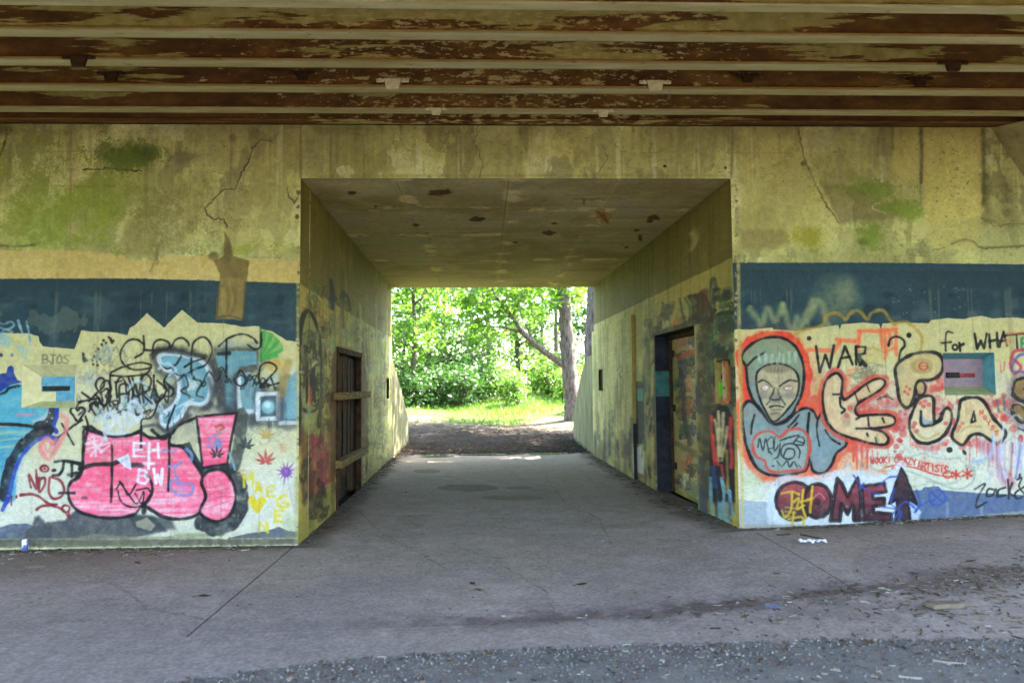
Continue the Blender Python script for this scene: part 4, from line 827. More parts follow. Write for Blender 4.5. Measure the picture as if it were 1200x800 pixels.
def paint_left(c):
    S, F_, O = c.stroke, c.fill, c.oval
    zp = on_y(349, 333, YW).z
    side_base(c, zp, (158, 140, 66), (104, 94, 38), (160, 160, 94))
    for _ in range(120):
        x = random.uniform(352, 458); y = random.uniform(345, 560)
        scribble(c, x, y, random.uniform(4, 12), random.uniform(8, 26), random.randint(4, 8), random.uniform(1, 2.2), random.choice([(58, 62, 44), (84, 92, 62), (110, 104, 60), (48, 44, 30), (100, 64, 44), (92, 110, 92)]), random.uniform(.35, .75), 0, thin=.5)
    for _ in range(80):
        x = random.uniform(352, 458); y = random.uniform(420, 590); S([(x, y), (x + .4, y + random.uniform(20, 60))], random.uniform(2, 5), random.choice([(92, 80, 44), (74, 66, 40), (120, 112, 60), (84, 84, 52)]), random.uniform(.3, .6), 2.5, thin=.6)
    # arched figure on the near part
    A = [(352, 610), (351, 520), (350, 440), (352, 385), (358, 366), (364, 367), (371, 382), (376, 410), (377, 450), (374, 500)]
    F_([(352, 380), (358, 368), (366, 372), (374, 398), (376, 450), (372, 480), (362, 490), (352, 500)], (116, 124, 84), .7, 3)
    S(A[1:], 4.5, (28, 28, 22), 1, 1.6, thin=.1); S([(356, 420), (362, 400), (368, 404), (370, 425), (362, 436), (356, 440)], 2.4, (58, 60, 42), .8, 1.5); S([(356, 392), (362, 388), (368, 396)], 2.4, (70, 74, 54), .7, 1.5)
    F_([(358, 445), (369, 428), (370, 474), (364, 466), (358, 474)], (34, 32, 40), .95, 1.2); F_([(360, 472), (362, 450), (365, 456), (367, 474)], (206, 84, 46), .95, 1.2); S([(352, 436), (362, 432), (370, 424)], 3, (178, 180, 150), .9, 1.2)
    S([(356, 480), (362, 484), (370, 480)], 3, (40, 40, 32), .9, 1.5); O((362, 495), 6, 14, (140, 146, 92), .7, 4)
    for P in ([(353, 500), (356, 530), (354, 560), (358, 590)], [(362, 540), (366, 570), (362, 600)], [(360, 520), (358, 550), (364, 575)]): S(P, 4, (66, 46, 34), .8, 2.5, thin=.5)
    O((354, 520), 4, 16, (110, 62, 40), .6, 5); O((364, 570), 5, 20, (96, 40, 44), .6, 5); O((372, 575), 4, 14, (120, 84, 40), .6, 4)
    for x in (366, 372, 376, 381, 386): S([(x, random.uniform(505, 520)), (x + 1, random.uniform(555, 580))], 5, (124, 34, 54), .85, 3.5, thin=.5)
    for _ in range(46):
        x = random.choice([random.uniform(384, 394), random.uniform(422, 432)]); y = random.uniform(405, 575)
        O((x, y), random.uniform(1, 3.2), random.uniform(4, 12), random.choice([(40, 28, 14), (62, 42, 20), (84, 58, 26)]), random.uniform(.5, .9), 1.6, wob=5, thin=.4)
    for _ in range(34):
        x = random.uniform(353, 384); y = random.uniform(380, 600); scribble(c, x, y, random.uniform(4, 9), random.uniform(10, 26), random.randint(4, 7), random.uniform(1.2, 2.2), random.choice([(28, 28, 22), (40, 42, 30), (60, 48, 30)]), random.uniform(.5, .85), 0, thin=.4)
    # tags and streaks
    S([(388, 330), (389, 345), (389, 360)], 6, (34, 38, 38), 1, 2, thin=0); O((389, 349), 3, 6, (32, 46, 66), .9, 1.5); S([(400, 352), (403, 344), (408, 350), (410, 362)], 4.5, (50, 52, 38), .95, 2); S([(401, 352), (401, 368), (402, 382)], 5, (72, 74, 54), .8, 2.5); S([(420, 368), (422, 376)], 4, (66, 64, 42), .8, 2)
    for _ in range(60):
        x = random.uniform(372, 456); y = random.uniform(350, 470)
        S([(x, y), (x + random.uniform(-1, 1), y + random.uniform(15, 70))], random.uniform(1.5, 4), random.choice([(104, 110, 70), (122, 116, 66), (88, 92, 56), (180, 172, 108)]), .45, 2, thin=.5)
    for _ in range(30):
        x, y = random.gauss(405, 14), random.gauss(395, 14)
        S([(x, y), (x + random.uniform(-5, 5), y + random.uniform(-8, 8)), (x + random.uniform(-5, 5), y + random.uniform(-8, 8))], 1.5, (92, 112, 88), .6, 1)
    O((391, 404), 4, 10, (96, 150, 130), .4, 4); S([(444, 400), (447, 440), (446, 500)], 6, (92, 96, 62), .5, 4, thin=.5); S([(446, 408), (450, 420), (452, 402)], 3, (84, 84, 60), .6, 1.5)
    F_([(385, 470), (393, 452), (394, 560), (384, 560)], (138, 116, 60), .5, 4)
    for P in ([(387, 425), (394, 405), (412, 408), (424, 418), (430, 440), (430, 462), (388, 466)], [(386, 462), (432, 460), (430, 530), (392, 560), (388, 590)]): F_(P, (74, 50, 20), .75, 3, wob=8, thin=.4)
    S([(392, 420), (391, 470), (392, 560)], 4, (92, 62, 30), .6, 3, thin=.4); S([(428, 440), (428, 520)], 4, (110, 90, 44), .5, 3, thin=.5)
    c.a *= (1 + (fbm(c.H, c.W, 7, 3) - .5) * .2)[..., None]
def paint_right(c):
    S, F_, O = c.stroke, c.fill, c.oval
    zp = on_y(862, 302, YW).z
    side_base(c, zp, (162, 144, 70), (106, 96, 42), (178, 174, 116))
    S([(812, 272), (815, 278), (812, 290)], 6, (176, 166, 110), .7, 3)
    # green/black tag block, near edge
    F_([(833, 372), (858, 364), (859, 422), (834, 418)], (72, 112, 66), .85, 2)
    for _ in range(26):
        x, y = random.uniform(834, 857), random.uniform(368, 416); S([(x, y), (x + random.uniform(-5, 5), y + random.uniform(-6, 6)), (x + random.uniform(-5, 5), y + random.uniform(-6, 12))], 2.2, random.choice([BLK, (96, 140, 84), (40, 70, 48)]), .85, 1)
    S([(835, 374), (846, 367), (858, 366)], 4, BLK, .9, 1.2); S([(856, 370), (857, 480)], 4, (60, 76, 60), .85, 1.5)
    S([(833, 390), (834, 334), (837, 328), (839, 340), (836, 372)], 3, (60, 66, 46), .9, 1.2); F_([(833, 345), (836, 330), (838, 345), (836, 368)], (120, 124, 84), .8, 1.5)
    S([(842, 352), (845, 346), (844, 360)], 2, (90, 80, 48), .7, 1); S([(850, 352), (848, 344), (852, 358)], 2, (90, 80, 48), .7, 1)
    # scribble and brown pole left of it
    for _ in range(18):
        t = random.uniform(0, 1); x = 800 + 28 * t; S([(x + random.uniform(-3, 3), 385 - 10 * t), (x + random.uniform(-6, 4), 362 - 8 * t), (x + random.uniform(-9, 2), 350 - 6 * t)], 2, (52, 46, 30), .85, 1)
    S([(824, 345), (826, 400), (826, 440)], 9, (80, 48, 34), .85, 2.5); S([(818, 382), (821, 396), (824, 402)], 5, (172, 156, 96), .8, 2)
    S([(830, 392), (831, 440), (830, 470)], 6, (90, 104, 76), .8, 2); O((822, 452), 5, 16, (160, 104, 56), .85, 3); c.ring((822, 452), 4, 12, 2, (60, 48, 36)); O((822, 450), 2, 4, (196, 130, 80), .8, 1.5)
    S([(829, 478), (828, 530), (829, 580)], 7, (40, 46, 40), .85, 3); O((823, 490), 4, 14, (124, 124, 84), .8, 4); S([(822, 540), (823, 600)], 8, (46, 60, 92), .9, 2.5)
    for _ in range(110):
        x = random.uniform(752, 858); y = random.uniform(360, 560)
        scribble(c, x, y, random.uniform(4, 14), random.uniform(8, 24), random.randint(4, 8), random.uniform(1.2, 2.4), random.choice([(40, 42, 36), (60, 70, 54), (96, 72, 44), (120, 130, 90), (46, 52, 60), (128, 72, 48), (150, 132, 80)]), random.uniform(.4, .85), 0, thin=.45)
    for _ in range(70):
        x = random.uniform(700, 858); y = random.uniform(430, 570); S([(x, y), (x + .3, y + random.uniform(14, 50))], random.uniform(2, 5), random.choice([(92, 82, 48), (70, 64, 44), (60, 60, 56)]), random.uniform(.25, .55), 2.5, thin=.6)
    F_([(768, 392), (817, 374), (819, 600), (768, 570)], (150, 138, 88), 1, 2)
    for _ in range(90):
        x = random.uniform(770, 816); y = random.uniform(385, 575)
        scribble(c, x, y, random.uniform(3, 9), random.uniform(8, 24), random.randint(4, 8), random.uniform(1, 2.2), random.choice([(40, 40, 34), (64, 62, 46), (150, 62, 44), (176, 96, 56), (78, 104, 72), (196, 186, 136), (60, 64, 84), (40, 40, 34)]), random.uniform(.5, .9), 0, thin=.4)
    for P, w_, col in (([(776, 420), (790, 412), (808, 416)], 4, (176, 76, 46)), ([(780, 440), (782, 490), (788, 520)], 4, (56, 52, 40)), ([(796, 405), (800, 450), (797, 500)], 3, (172, 84, 50)), ([(804, 430), (812, 470), (806, 520)], 3, (44, 44, 36)), ([(774, 520), (790, 530), (812, 545)], 6, (96, 86, 54))): S(P, w_, col, .85, 1.5)
    for _ in range(50):
        x = random.uniform(818, 858); y = random.uniform(345, 480); scribble(c, x, y, random.uniform(4, 10), random.uniform(8, 20), random.randint(4, 8), random.uniform(1.2, 2.2), random.choice([(26, 28, 24), (40, 44, 34), (58, 72, 50)]), random.uniform(.5, .9), 0, thin=.35)
    F_([(817, 376), (832, 370), (833, 470), (831, 600), (822, 596), (817, 500)], (62, 52, 36), .6, 3, thin=.6)
    S([(768, 392), (792, 384), (817, 376)], 5, (44, 38, 26), .8, 2); S([(767, 395), (768, 470), (769, 556)], 3, (50, 46, 34), .7, 2)
    # hand mural near the corner
    for x in (834, 842, 850, 857): S([(x, 470), (x + 1, 560), (x, 600)], 3, (60, 40, 40), .5, 2)
    F_([(832, 592), (832, 520), (835, 486), (843, 474), (853, 476), (860, 492), (862, 600)], (26, 25, 28), 1, 1.0, thin=0)
    for P, w_, col in (([(842, 540), (841, 510), (838, 492)], 4, (190, 172, 120)), ([(843, 535), (843, 505), (842, 482)], 4, (196, 178, 130)), ([(845, 535), (847, 505), (848, 484)], 4, (186, 168, 116)), ([(846, 540), (850, 520), (853, 500)], 4, (178, 160, 106)), ([(836, 510), (838, 530), (842, 545)], 4, (206, 70, 56)), ([(857, 490), (856, 515), (858, 535), (857, 548)], 5, (206, 56, 58)), ([(834, 488), (835, 520), (838, 545)], 4, (200, 64, 56)), ([(852, 528), (853, 570), (852, 590)], 4, (150, 116, 50)), ([(846, 545), (848, 560)], 5, (190, 70, 60)), ([(836, 548), (838, 570)], 8, (46, 64, 116)), ([(833, 560), (834, 590), (838, 606)], 5, (110, 156, 164)), ([(846, 560), (849, 580), (847, 596)], 5, (120, 166, 176)), ([(855, 575), (857, 595), (860, 606)], 5, (104, 150, 176)), ([(841, 575), (843, 600)], 4, (50, 56, 60)), ([(852, 580), (852, 604), (857, 610)], 4, (30, 34, 40))): S(P, w_ * .55, col, .92, 1.0)
    for _ in range(16):
        x = random.uniform(834, 861); S([(x, 590), (x + .5, random.uniform(600, 618))], 2.6, random.choice([BLK, (150, 132, 72), (98, 140, 150)]), .7, 1.5)
    # pier between recess and step
    F_([(748, 440), (762, 432), (765, 500), (764, 560), (748, 556)], (140, 132, 76), .5, 2)
    S([(756, 405), (758, 396), (760, 410), (761, 440)], 3, (64, 66, 46), .85, 1.5); F_([(752, 440), (757, 402), (762, 420), (764, 480), (757, 470)], (104, 104, 66), .8, 2)
    F_([(746, 447), (755, 447), (755, 520), (746, 520)], (34, 34, 40), .9, 1.5); F_([(746, 455), (754, 455), (754, 470), (746, 470)], (72, 132, 118), .95, 1.2); F_([(746, 524), (755, 522), (755, 556), (746, 553)], (186, 184, 178), .9, 1.5)
    for _ in range(22):
        x, y = random.uniform(754, 766), random.uniform(440, 560); S([(x, y), (x + random.uniform(-2, 2), y + random.uniform(4, 20))], 2.2, random.choice([BLK, (120, 112, 70), (96, 84, 50), (60, 70, 66)]), .7, 1.2)
    for _ in range(50):
        x = random.uniform(698, 744); y = random.uniform(380, 480); S([(x, y), (x, y + random.uniform(20, 80))], random.uniform(1.5, 4), random.choice([(130, 128, 76), (196, 186, 124), (150, 140, 84), (112, 100, 56)]), .4, 2.2, thin=.5)
    for _ in range(30):
        x = random.uniform(698, 744); S([(x, random.uniform(505, 525)), (x, random.uniform(530, 556))], 3, random.choice([(60, 60, 62), (80, 66, 70), (120, 112, 40)]), .5, 2.5)
    S([(727, 434), (730, 428), (733, 434), (729, 438), (731, 442)], 1.6, (90, 96, 70), .8, 1)
    c.a *= (1 + (fbm(c.H, c.W, 7, 3) - .5) * .2)[..., None]
paint_left(LW); paint_right(RW)

# ================================================================== CEILING PAINT
_cz = lambda px, py: on_plane(px, py, Vector((0, YW, ZC0)), Vector((0, -(ZC1 - ZC0), YF - YW)).normalized())
CE = Canvas(-2.4, 2.9, YW - .02, YF + .02, 130, lambda px, py: _cz(px, py)[:2], lambda p: 130 * 9.5 / FPX)
def paint_ceiling(c):
    H, W = c.H, c.W; n1 = fbm(H, W, 160, 5); n2 = fbm(H, W, 40, 4)
    c.a[:] = rgb(126, 120, 86)
    def mix(col, m): c.a[:] = c.a + (rgb(*col) - c.a) * m[..., None]
    mix((96, 86, 48), sm(.45, .7, n1) * .6); mix((146, 132, 82), sm(.5, .75, n2) * .4); mix((88, 78, 44), sm(.55, .8, vnoise(H, W, 14, 300)) * .2)
    rust = (54, 34, 14)
    U_ = (np.arange(W) / c.res + c.u0)[None, :]; V_ = (np.arange(H) / c.res + c.v0)[:, None]
    for u in (-.92, .28, 1.44): mix((142, 122, 74), sm(.06, .0, np.abs(U_ - u + (n2 - .5) * .1)) * sm(.35, .6, n1) * .6 * np.ones((H, 1), np.float32)); mix((176, 166, 128), sm(.16, .05, np.abs(U_ - u - .1 + (n2 - .5) * .2)) * sm(.55, .7, n2) * .5)
    for v in (9.35, 11.0, 13.2): mix((142, 122, 74), sm(.05, .0, np.abs(V_ - v + (n2 - .5) * .1)) * sm(.35, .6, n1) * .6 * np.ones((1, W), np.float32)); mix((176, 166, 128), sm(.2, .05, np.abs(V_ - v - .1 + (n2 - .5) * .2)) * sm(.55, .7, n2) * .5)
    bm_ = np.abs((V_ * 5.2) % 1 - .5); mix((104, 94, 58), sm(.05, .0, bm_) * sm(.4, .6, n1) * .14)
    def blob(px, py, w, h, col=rust, al=.95):
        P = []
        for i in range(16):
            t = i / 16 * 6.283; r = random.uniform(.65, 1.15); P.append((px + w / 2 * r * math.cos(t), py + h / 2 * r * math.sin(t)))
        c.fill(P, col, al, .8, wob=4)
    blob(514, 226, 32, 9, (112, 92, 50), .6)
    for b in ((514, 226, 28, 8), (523, 225, 14, 7), (558, 257, 23, 6), (412, 226, 11, 5), (440, 242, 5, 2), (487, 264, 10, 4), (642, 273, 18, 6), (649, 262, 8, 3), (604, 284, 6, 3), (766, 255, 15, 8), (761, 259, 8, 6), (746, 270, 7, 3), (750, 279, 5, 8), (734, 290, 5, 3), (748, 310, 4, 3)): blob(*b)
    c.stroke([(672, 233), (704, 233)], 1.8, (70, 50, 26), .9, 1); c.stroke([(684, 233), (684, 240)], 1.8, (70, 50, 26), .9, 1); blob(707, 254, 20, 16, (132, 96, 46), .8); c.stroke([(700, 248), (712, 262), (706, 250)], 2.2, (92, 56, 22), .9, 1); c.stroke([(480, 232), (490, 234)], 2, (120, 84, 34), .8, 1)
    for _ in range(30):
        x = random.uniform(-2, 2.5); blob(random.uniform(420, 780), random.uniform(215, 330), random.uniform(2, 6), random.uniform(1, 3), (92, 74, 40), .6)
    c.a *= (1 + (fbm(H, W, 6, 3) - .5) * .18)[..., None]
paint_ceiling(CE)

# ================================================================== PAVEMENT PAINT
PV = Canvas(-8.6, 8.6, 3.0, 17.8, 120, lambda px, py: on_z(px, py, .02)[:2], lambda p: 120 * 6.0 / FPX)
def seam_y(x):   # front edge of the slabs
    return float(np.interp(x, [-9, -5, -2, 0, 1.5, 2.9, 4, 5.6, 9], [5.0, 5.06, 5.14, 5.25, 5.44, 5.66, 5.84, 6.05, 6.4]))
def arc_y(x):    # front edge of the poured strip
    return float(np.interp(x, [-9, -2.4, -1.7, -.9, -.3, .6, 1.5, 2.3, 3.3, 9], [3.4, 4.12, 4.36, 4.62, 4.72, 4.78, 4.78, 4.74, 4.62, 4.3]))
def paint_pave(c):
    H, W = c.H, c.W; n1 = fbm(H, W, 260, 5); n2 = fbm(H, W, 60, 5); n3 = fbm(H, W, 14, 3)
    X = (np.arange(W) / c.res + c.u0)[None, :]; Y = (np.arange(H) / c.res + c.v0)[:, None]
    c.a[:] = rgb(120, 114, 106)
    def mix(col, m): c.a[:] = c.a + (rgb(*col) - c.a) * m[..., None]
    mix((104, 100, 97), sm(.42, .68, n1) * .6); mix((130, 127, 124), sm(.52, .75, n2) * .35); mix((98, 94, 90), sm(.55, .75, fbm(H, W, 40, 4, .4)) * .3)
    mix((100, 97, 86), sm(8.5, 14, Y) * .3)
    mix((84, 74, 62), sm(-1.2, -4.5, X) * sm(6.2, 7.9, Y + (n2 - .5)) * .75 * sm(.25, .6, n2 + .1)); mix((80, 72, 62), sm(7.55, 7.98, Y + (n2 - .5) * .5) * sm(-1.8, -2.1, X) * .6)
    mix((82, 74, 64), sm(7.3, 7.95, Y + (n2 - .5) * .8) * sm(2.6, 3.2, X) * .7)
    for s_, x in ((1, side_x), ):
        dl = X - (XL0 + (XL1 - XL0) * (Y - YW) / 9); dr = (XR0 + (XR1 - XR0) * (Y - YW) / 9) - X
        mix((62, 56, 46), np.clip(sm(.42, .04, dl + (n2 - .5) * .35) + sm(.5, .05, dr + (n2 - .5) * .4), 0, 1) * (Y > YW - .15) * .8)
    sy = np.interp(X[0], [-9, -5, -2, 0, 1.5, 2.9, 4, 5.6, 9], [5.0, 5.06, 5.14, 5.25, 5.44, 5.66, 5.84, 6.05, 6.4])[None, :]
    mix((92, 87, 90), sm(.42, .0, np.abs(Y - sy - .12) + (n2 - .5) * .4) * .6 * sm(-3, 1.5, X + (n1 - .5) * 3))
    mix((66, 58, 54), sm(.22, .0, np.abs(Y - sy - .05) + (n3 - .5) * .4) * .7 * sm(-1.5, 1.5, X + (n2 - .5) * 3))
    mix((112, 107, 103), sm(.02, -.05, Y - sy) * .45)
    O = c.oval
    O((548, 571), 36, 4, (64, 60, 50), .75, 6, wob=10, thin=.4); O((600, 582), 36, 3, (72, 68, 56), .55, 5, wob=10); O((500, 553), 16, 2.4, (70, 66, 56), .6, 4)
    O((608, 571), 16, 2, (72, 68, 56), .6, 4); O((810, 604), 30, 3, (72, 66, 56), .5, 4, wob=10)
    for P in ([(420, 596), (446, 622), (470, 634), (520, 662)], [(640, 560), (664, 590), (700, 604), (720, 640)], [(90, 668), (140, 684), (170, 708), (240, 722)], [(1000, 640), (1060, 660), (1130, 664)], [(590, 660), (640, 690), (650, 720)]): crack(c, P, .8, (70, 66, 62), (132, 130, 128))
    for _ in range(60): O((random.uniform(0, 1200), random.uniform(560, 730)), random.uniform(.6, 2.4), random.uniform(.3, .8), random.choice([(66, 62, 58), (84, 80, 76), (150, 148, 144)]), .7, .8)
    for _ in range(9): O((random.uniform(350, 900), random.uniform(560, 700)), random.uniform(10, 40), random.uniform(3, 7), (92, 88, 82), .35, 6, wob=10, thin=.6)
    O((1120, 690), 70, 14, (86, 78, 74), .6, 20, wob=30); O((1000, 720), 120, 10, (92, 86, 84), .5, 16, wob=30)
    for _ in range(130):
        x, y = random.uniform(-7, 7), random.uniform(3.6, 17); w = random.uniform(.02, .16)
        px = c.m
        c.proj, old = (lambda u, v: (u, v)), c.proj
        c.fill([(x + w * random.uniform(.5, 1) * math.cos(t), y + w * .6 * random.uniform(.5, 1) * math.sin(t)) for t in np.linspace(0, 6.28, 10)], random.choice([(84, 80, 74), (98, 92, 86), (126, 124, 122)]), .5, 2, wob=4)
        c.proj = old
    c.a *= (1 + (n3 - .5) * .16 + (vnoise(H, W, 1.5, 1.5) - .5) * .34)[..., None]
paint_pave(PV)
PV.a *= np.array([1.035, .985, .96], np.float32)

# ================================================================== MATERIALS
KALB = 0.80      # the painted colours are display colours under the underpass light; this turns them to albedo
def new_mat(name):
    m = bpy.data.materials.new(name); m.use_nodes = True
    nt = m.node_tree; return m, nt, nt.nodes, nt.links, nt.nodes['Principled BSDF']
def bump(nt, tex_out, strength, dist, b):
    bn = nt.nodes.new('ShaderNodeBump'); bn.inputs['Strength'].default_value = strength; bn.inputs['Distance'].default_value = dist
    nt.links.new(tex_out, bn.inputs['Height']); nt.links.new(bn.outputs[0], b.inputs['Normal']); return bn
def noise(nt, scale, detail=6, rough=.6, vec=None, stretch=None):
    n = nt.nodes.new('ShaderNodeTexNoise'); n.inputs['Scale'].default_value = scale; n.inputs['Detail'].default_value = detail; n.inputs['Roughness'].default_value = rough
    if vec is None:
        g = nt.nodes.new('ShaderNodeNewGeometry'); vec = g.outputs['Position']
    if stretch:
        mp = nt.nodes.new('ShaderNodeMapping'); mp.inputs['Scale'].default_value = stretch; nt.links.new(vec, mp.inputs[0]); vec = mp.outputs[0]
    nt.links.new(vec, n.inputs['Vector']); return n.outputs['Fac']
def ramp(nt, fac, stops):
    r = nt.nodes.new('ShaderNodeValToRGB'); e = r.color_ramp.elements
    while len(e) < len(stops): e.new(.5)
    for el, (p, c) in zip(e, stops):
        el.position = p; el.color = (*c, 1) if len(c) == 3 else c
    nt.links.new(fac, r.inputs[0]); return r.outputs[0]
def mixc(nt, a, b, fac, mode='MIX'):
    m = nt.nodes.new('ShaderNodeMix'); m.data_type = 'RGBA'; m.blend_type = mode
    for sock, v in ((m.inputs['Factor'], fac), (m.inputs['A'], a), (m.inputs['B'], b)):
        if hasattr(v, 'is_linked'): nt.links.new(v, sock)
        elif isinstance(v, (int, float)): sock.default_value = v
        else: sock.default_value = (*v, 1)
    return m.outputs['Result']
def lin(*c):
    return tuple(((v / 255 + .055) / 1.055) ** 2.4 if v > 10 else v / 255 / 12.92 for v in c)
def painted(name, cv, k=KALB, rough=.85, bs=.35, scale=60):
    m, nt, N, L, b = new_mat(name)
    t = N.new('ShaderNodeTexImage'); t.image = cv.image(name); t.interpolation = 'Cubic'; t.extension = 'EXTEND'
    f = noise(nt, scale, 8, .7)
    col = mixc(nt, t.outputs[0], ramp(nt, f, [(.3, (k * .86,) * 3), (.7, (k * 1.1,) * 3)]), 1.0, 'MULTIPLY')
    L.new(col, b.inputs['Base Color']); b.inputs['Roughness'].default_value = rough
    bump(nt, f, bs, .006, b); b.inputs['Specular IOR Level'].default_value = .3
    return m
def simple(name, c1, c2, scale=8, rough=.85, bs=.4, bd=.01, stretch=None, detail=7, obj=False, lo=.35, hi=.65, spec=.3):
    m, nt, N, L, b = new_mat(name)
    vec = None
    if obj: vec = N.new('ShaderNodeTexCoord').outputs['Object']
    f = noise(nt, scale, detail, .65, vec, stretch)
    L.new(ramp(nt, f, [(lo, c1), (hi, c2)]), b.inputs['Base Color']); b.inputs['Roughness'].default_value = rough; b.inputs['Specular IOR Level'].default_value = spec
    bump(nt, f, bs, bd, b); return m
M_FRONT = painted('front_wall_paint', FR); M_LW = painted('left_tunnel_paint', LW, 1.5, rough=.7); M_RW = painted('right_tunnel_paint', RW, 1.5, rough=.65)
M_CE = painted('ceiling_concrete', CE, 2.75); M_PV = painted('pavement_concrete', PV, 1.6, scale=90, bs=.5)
M_CONC = simple('bare_concrete', lin(110, 102, 62), lin(160, 150, 96), 5)
M_DARK = simple('dark_hollow', (.012, .011, .009), (.03, .026, .02), 20)
M_DIRT = None

def girder_mat():
    m, nt, N, L, b = new_mat('rusty_girder_paint')
    tc = N.new('ShaderNodeTexCoord').outputs['Object']; geo = N.new('ShaderNodeNewGeometry').outputs['Position']
    base = ramp(nt, noise(nt, 3.5, 8, .7, geo, (.5, 3, 1)), [(.3, lin(66, 44, 22)), (.5, lin(104, 72, 32)), (.72, lin(150, 112, 52))])
    sep = N.new('ShaderNodeSeparateXYZ'); L.new(geo, sep.inputs[0])
    # olive paint left in long flakes, thickest on the nearest girders
    def mathn(op, a, b_):
        n = N.new('ShaderNodeMath'); n.operation = op
        for i, v in enumerate((a, b_)):
            if hasattr(v, 'is_linked'): L.new(v, n.inputs[i])
            else: n.inputs[i].default_value = v
        return n.outputs[0]
    mr = N.new('ShaderNodeMapRange'); L.new(sep.outputs['Y'], mr.inputs[0]); mr.inputs[1].default_value = 5.6; mr.inputs[2].default_value = 7.2; mr.inputs[3].default_value = .05; mr.inputs[4].default_value = -.065
    big = noise(nt, 1.3, 9, .62, geo, (.55, 1.7, 5.0))
    flake = ramp(nt, mathn('ADD', big, mr.outputs[0]), [(.53, (0, 0, 0)), (.55, (1, 1, 1))])
    col = mixc(nt, base, ramp(nt, noise(nt, 9, 5, .6, geo), [(.3, lin(150, 140, 66)), (.7, lin(188, 176, 104))]), flake)
    ax = mathn('ABSOLUTE', mathn('ADD', sep.outputs['X'], -.2), 0)
    near = N.new('ShaderNodeMapRange'); L.new(ax, near.inputs[0]); near.inputs[1].default_value = 1.3; near.inputs[2].default_value = 3.2; near.inputs[3].default_value = .04; near.inputs[4].default_value = -.10
    sp = ramp(nt, mathn('ADD', noise(nt, 15, 5, .7, geo, (.55, 1, 1.6)), near.outputs[0]), [(.57, (0, 0, 0)), (.62, (1, 1, 1))])
    col = mixc(nt, col, lin(196, 178, 112), sp)
    L.new(col, b.inputs['Base Color']); b.inputs['Roughness'].default_value = .8; b.inputs['Specular IOR Level'].default_value = .25
    bump(nt, noise(nt, 30, 8, .7, geo), .5, .008, b); return m
def flange_mat():
    m, nt, N, L, b = new_mat('grey_flange_paint')
    tc = N.new('ShaderNodeTexCoord').outputs['Object']; geo = N.new('ShaderNodeNewGeometry').outputs['Position']
    sep = N.new('ShaderNodeSeparateXYZ'); L.new(tc, sep.inputs[0])
    ab = N.new('ShaderNodeMath'); ab.operation = 'ABSOLUTE'; L.new(sep.outputs['Y'], ab.inputs[0])
    ad = N.new('ShaderNodeMath'); ad.operation = 'MULTIPLY_ADD'; L.new(noise(nt, 6, 6, .7, geo, (.6, 1, 1)), ad.inputs[0]); ad.inputs[1].default_value = .05; L.new(ab.outputs[0], ad.inputs[2])
    base = ramp(nt, noise(nt, 4, 7, .65, geo, (.4, 2, 1)), [(.3, lin(168, 158, 98)), (.7, lin(214, 206, 152))])
    rust = ramp(nt, ad.outputs[0], [(.076, (0, 0, 0)), (.104, (1, 1, 1))])
    col = mixc(nt, base, lin(150, 118, 52), rust)
    spot = ramp(nt, noise(nt, 11, 6, .7, geo, (.5, 1, 1)), [(.60, (0, 0, 0)), (.70, (.8, .8, .8))])
    col = mixc(nt, col, lin(104, 80, 40), spot)
    L.new(col, b.inputs['Base Color']); b.inputs['Roughness'].default_value = .6; bump(nt, noise(nt, 40, 5, .7, geo), .25, .004, b); return m
M_GIRD = girder_mat(); M_FLAN = flange_mat()
M_CLIP = simple('pale_clip_paint', lin(206, 198, 140), lin(236, 228, 180), 30, obj=True); M_CLIPD = simple('rusted_clip', lin(40, 28, 14), lin(76, 48, 20), 30, obj=True)
M_TEAL = simple('teal_paint', lin(84, 140, 146), lin(112, 170, 174), 12, rough=.7); M_PANEL = simple('weathered_mauve_panel', lin(118, 116, 122), lin(166, 122, 124), 14, rough=.8)
M_OLIV = simple('olive_paint', lin(134, 140, 92), lin(164, 164, 116), 14); M_BEIGE = simple('beige_paint', lin(186, 178, 124), lin(206, 198, 146), 14)
M_BLUEP = simple('blue_paint', lin(66, 128, 150), lin(104, 158, 168), 16); M_NAVY = simple('dark_blue_paint', lin(20, 21, 26), lin(46, 48, 58), 6)
M_RED = simple('red_smear_paint', lin(120, 44, 40), lin(150, 66, 60), 20)
M_RUSTD = simple('rotten_rust_boards', lin(22, 16, 9), lin(96, 64, 32), 5, stretch=(2, 2, .7), bs=.9, bd=.02, lo=.4, hi=.72); M_PLANK = simple('weathered_plank', lin(88, 70, 38), lin(146, 124, 74), 9, stretch=(4, .6, 4), bs=.6)
M_RUSTF = simple('rusted_frame', lin(34, 23, 12), lin(84, 58, 30), 9, bs=.9, bd=.02)
M_YEL = simple('ochre_paint', lin(140, 122, 62), lin(166, 146, 80), 10)

# ================================================================== THE UNDERPASS
UP = thing('concrete_underpass', (0, YW, 0), 'weathered concrete abutment covered in graffiti with a square tunnel through its middle', 'underpass', world_children=True)
def sheet_with_holes(mb, u0, u1, v0, v1, holes, P, flip=False):
    us = sorted({u0, u1, *[h[0] for h in holes], *[h[1] for h in holes]}); vs = sorted({v0, v1, *[h[2] for h in holes], *[h[3] for h in holes]})
    for i in range(len(us) - 1):
        for j in range(len(vs) - 1):
            cu, cvv = (us[i] + us[i + 1]) / 2, (vs[j] + vs[j + 1]) / 2
            if any(h[0] < cu < h[1] and h[2] < cvv < h[3] for h in holes): continue
            q = [P(us[i], vs[j]), P(us[i + 1], vs[j]), P(us[i + 1], vs[j + 1]), P(us[i], vs[j + 1])]
            mb.add(q if not flip else q[::-1], [(0, 1, 2, 3)])
def rect_on_wall(x0, y0, x1, y1, Y=YW):
    a = on_y(x0, y1, Y); b = on_y(x1, y0, Y); return (a.x, b.x, a.z, b.z)
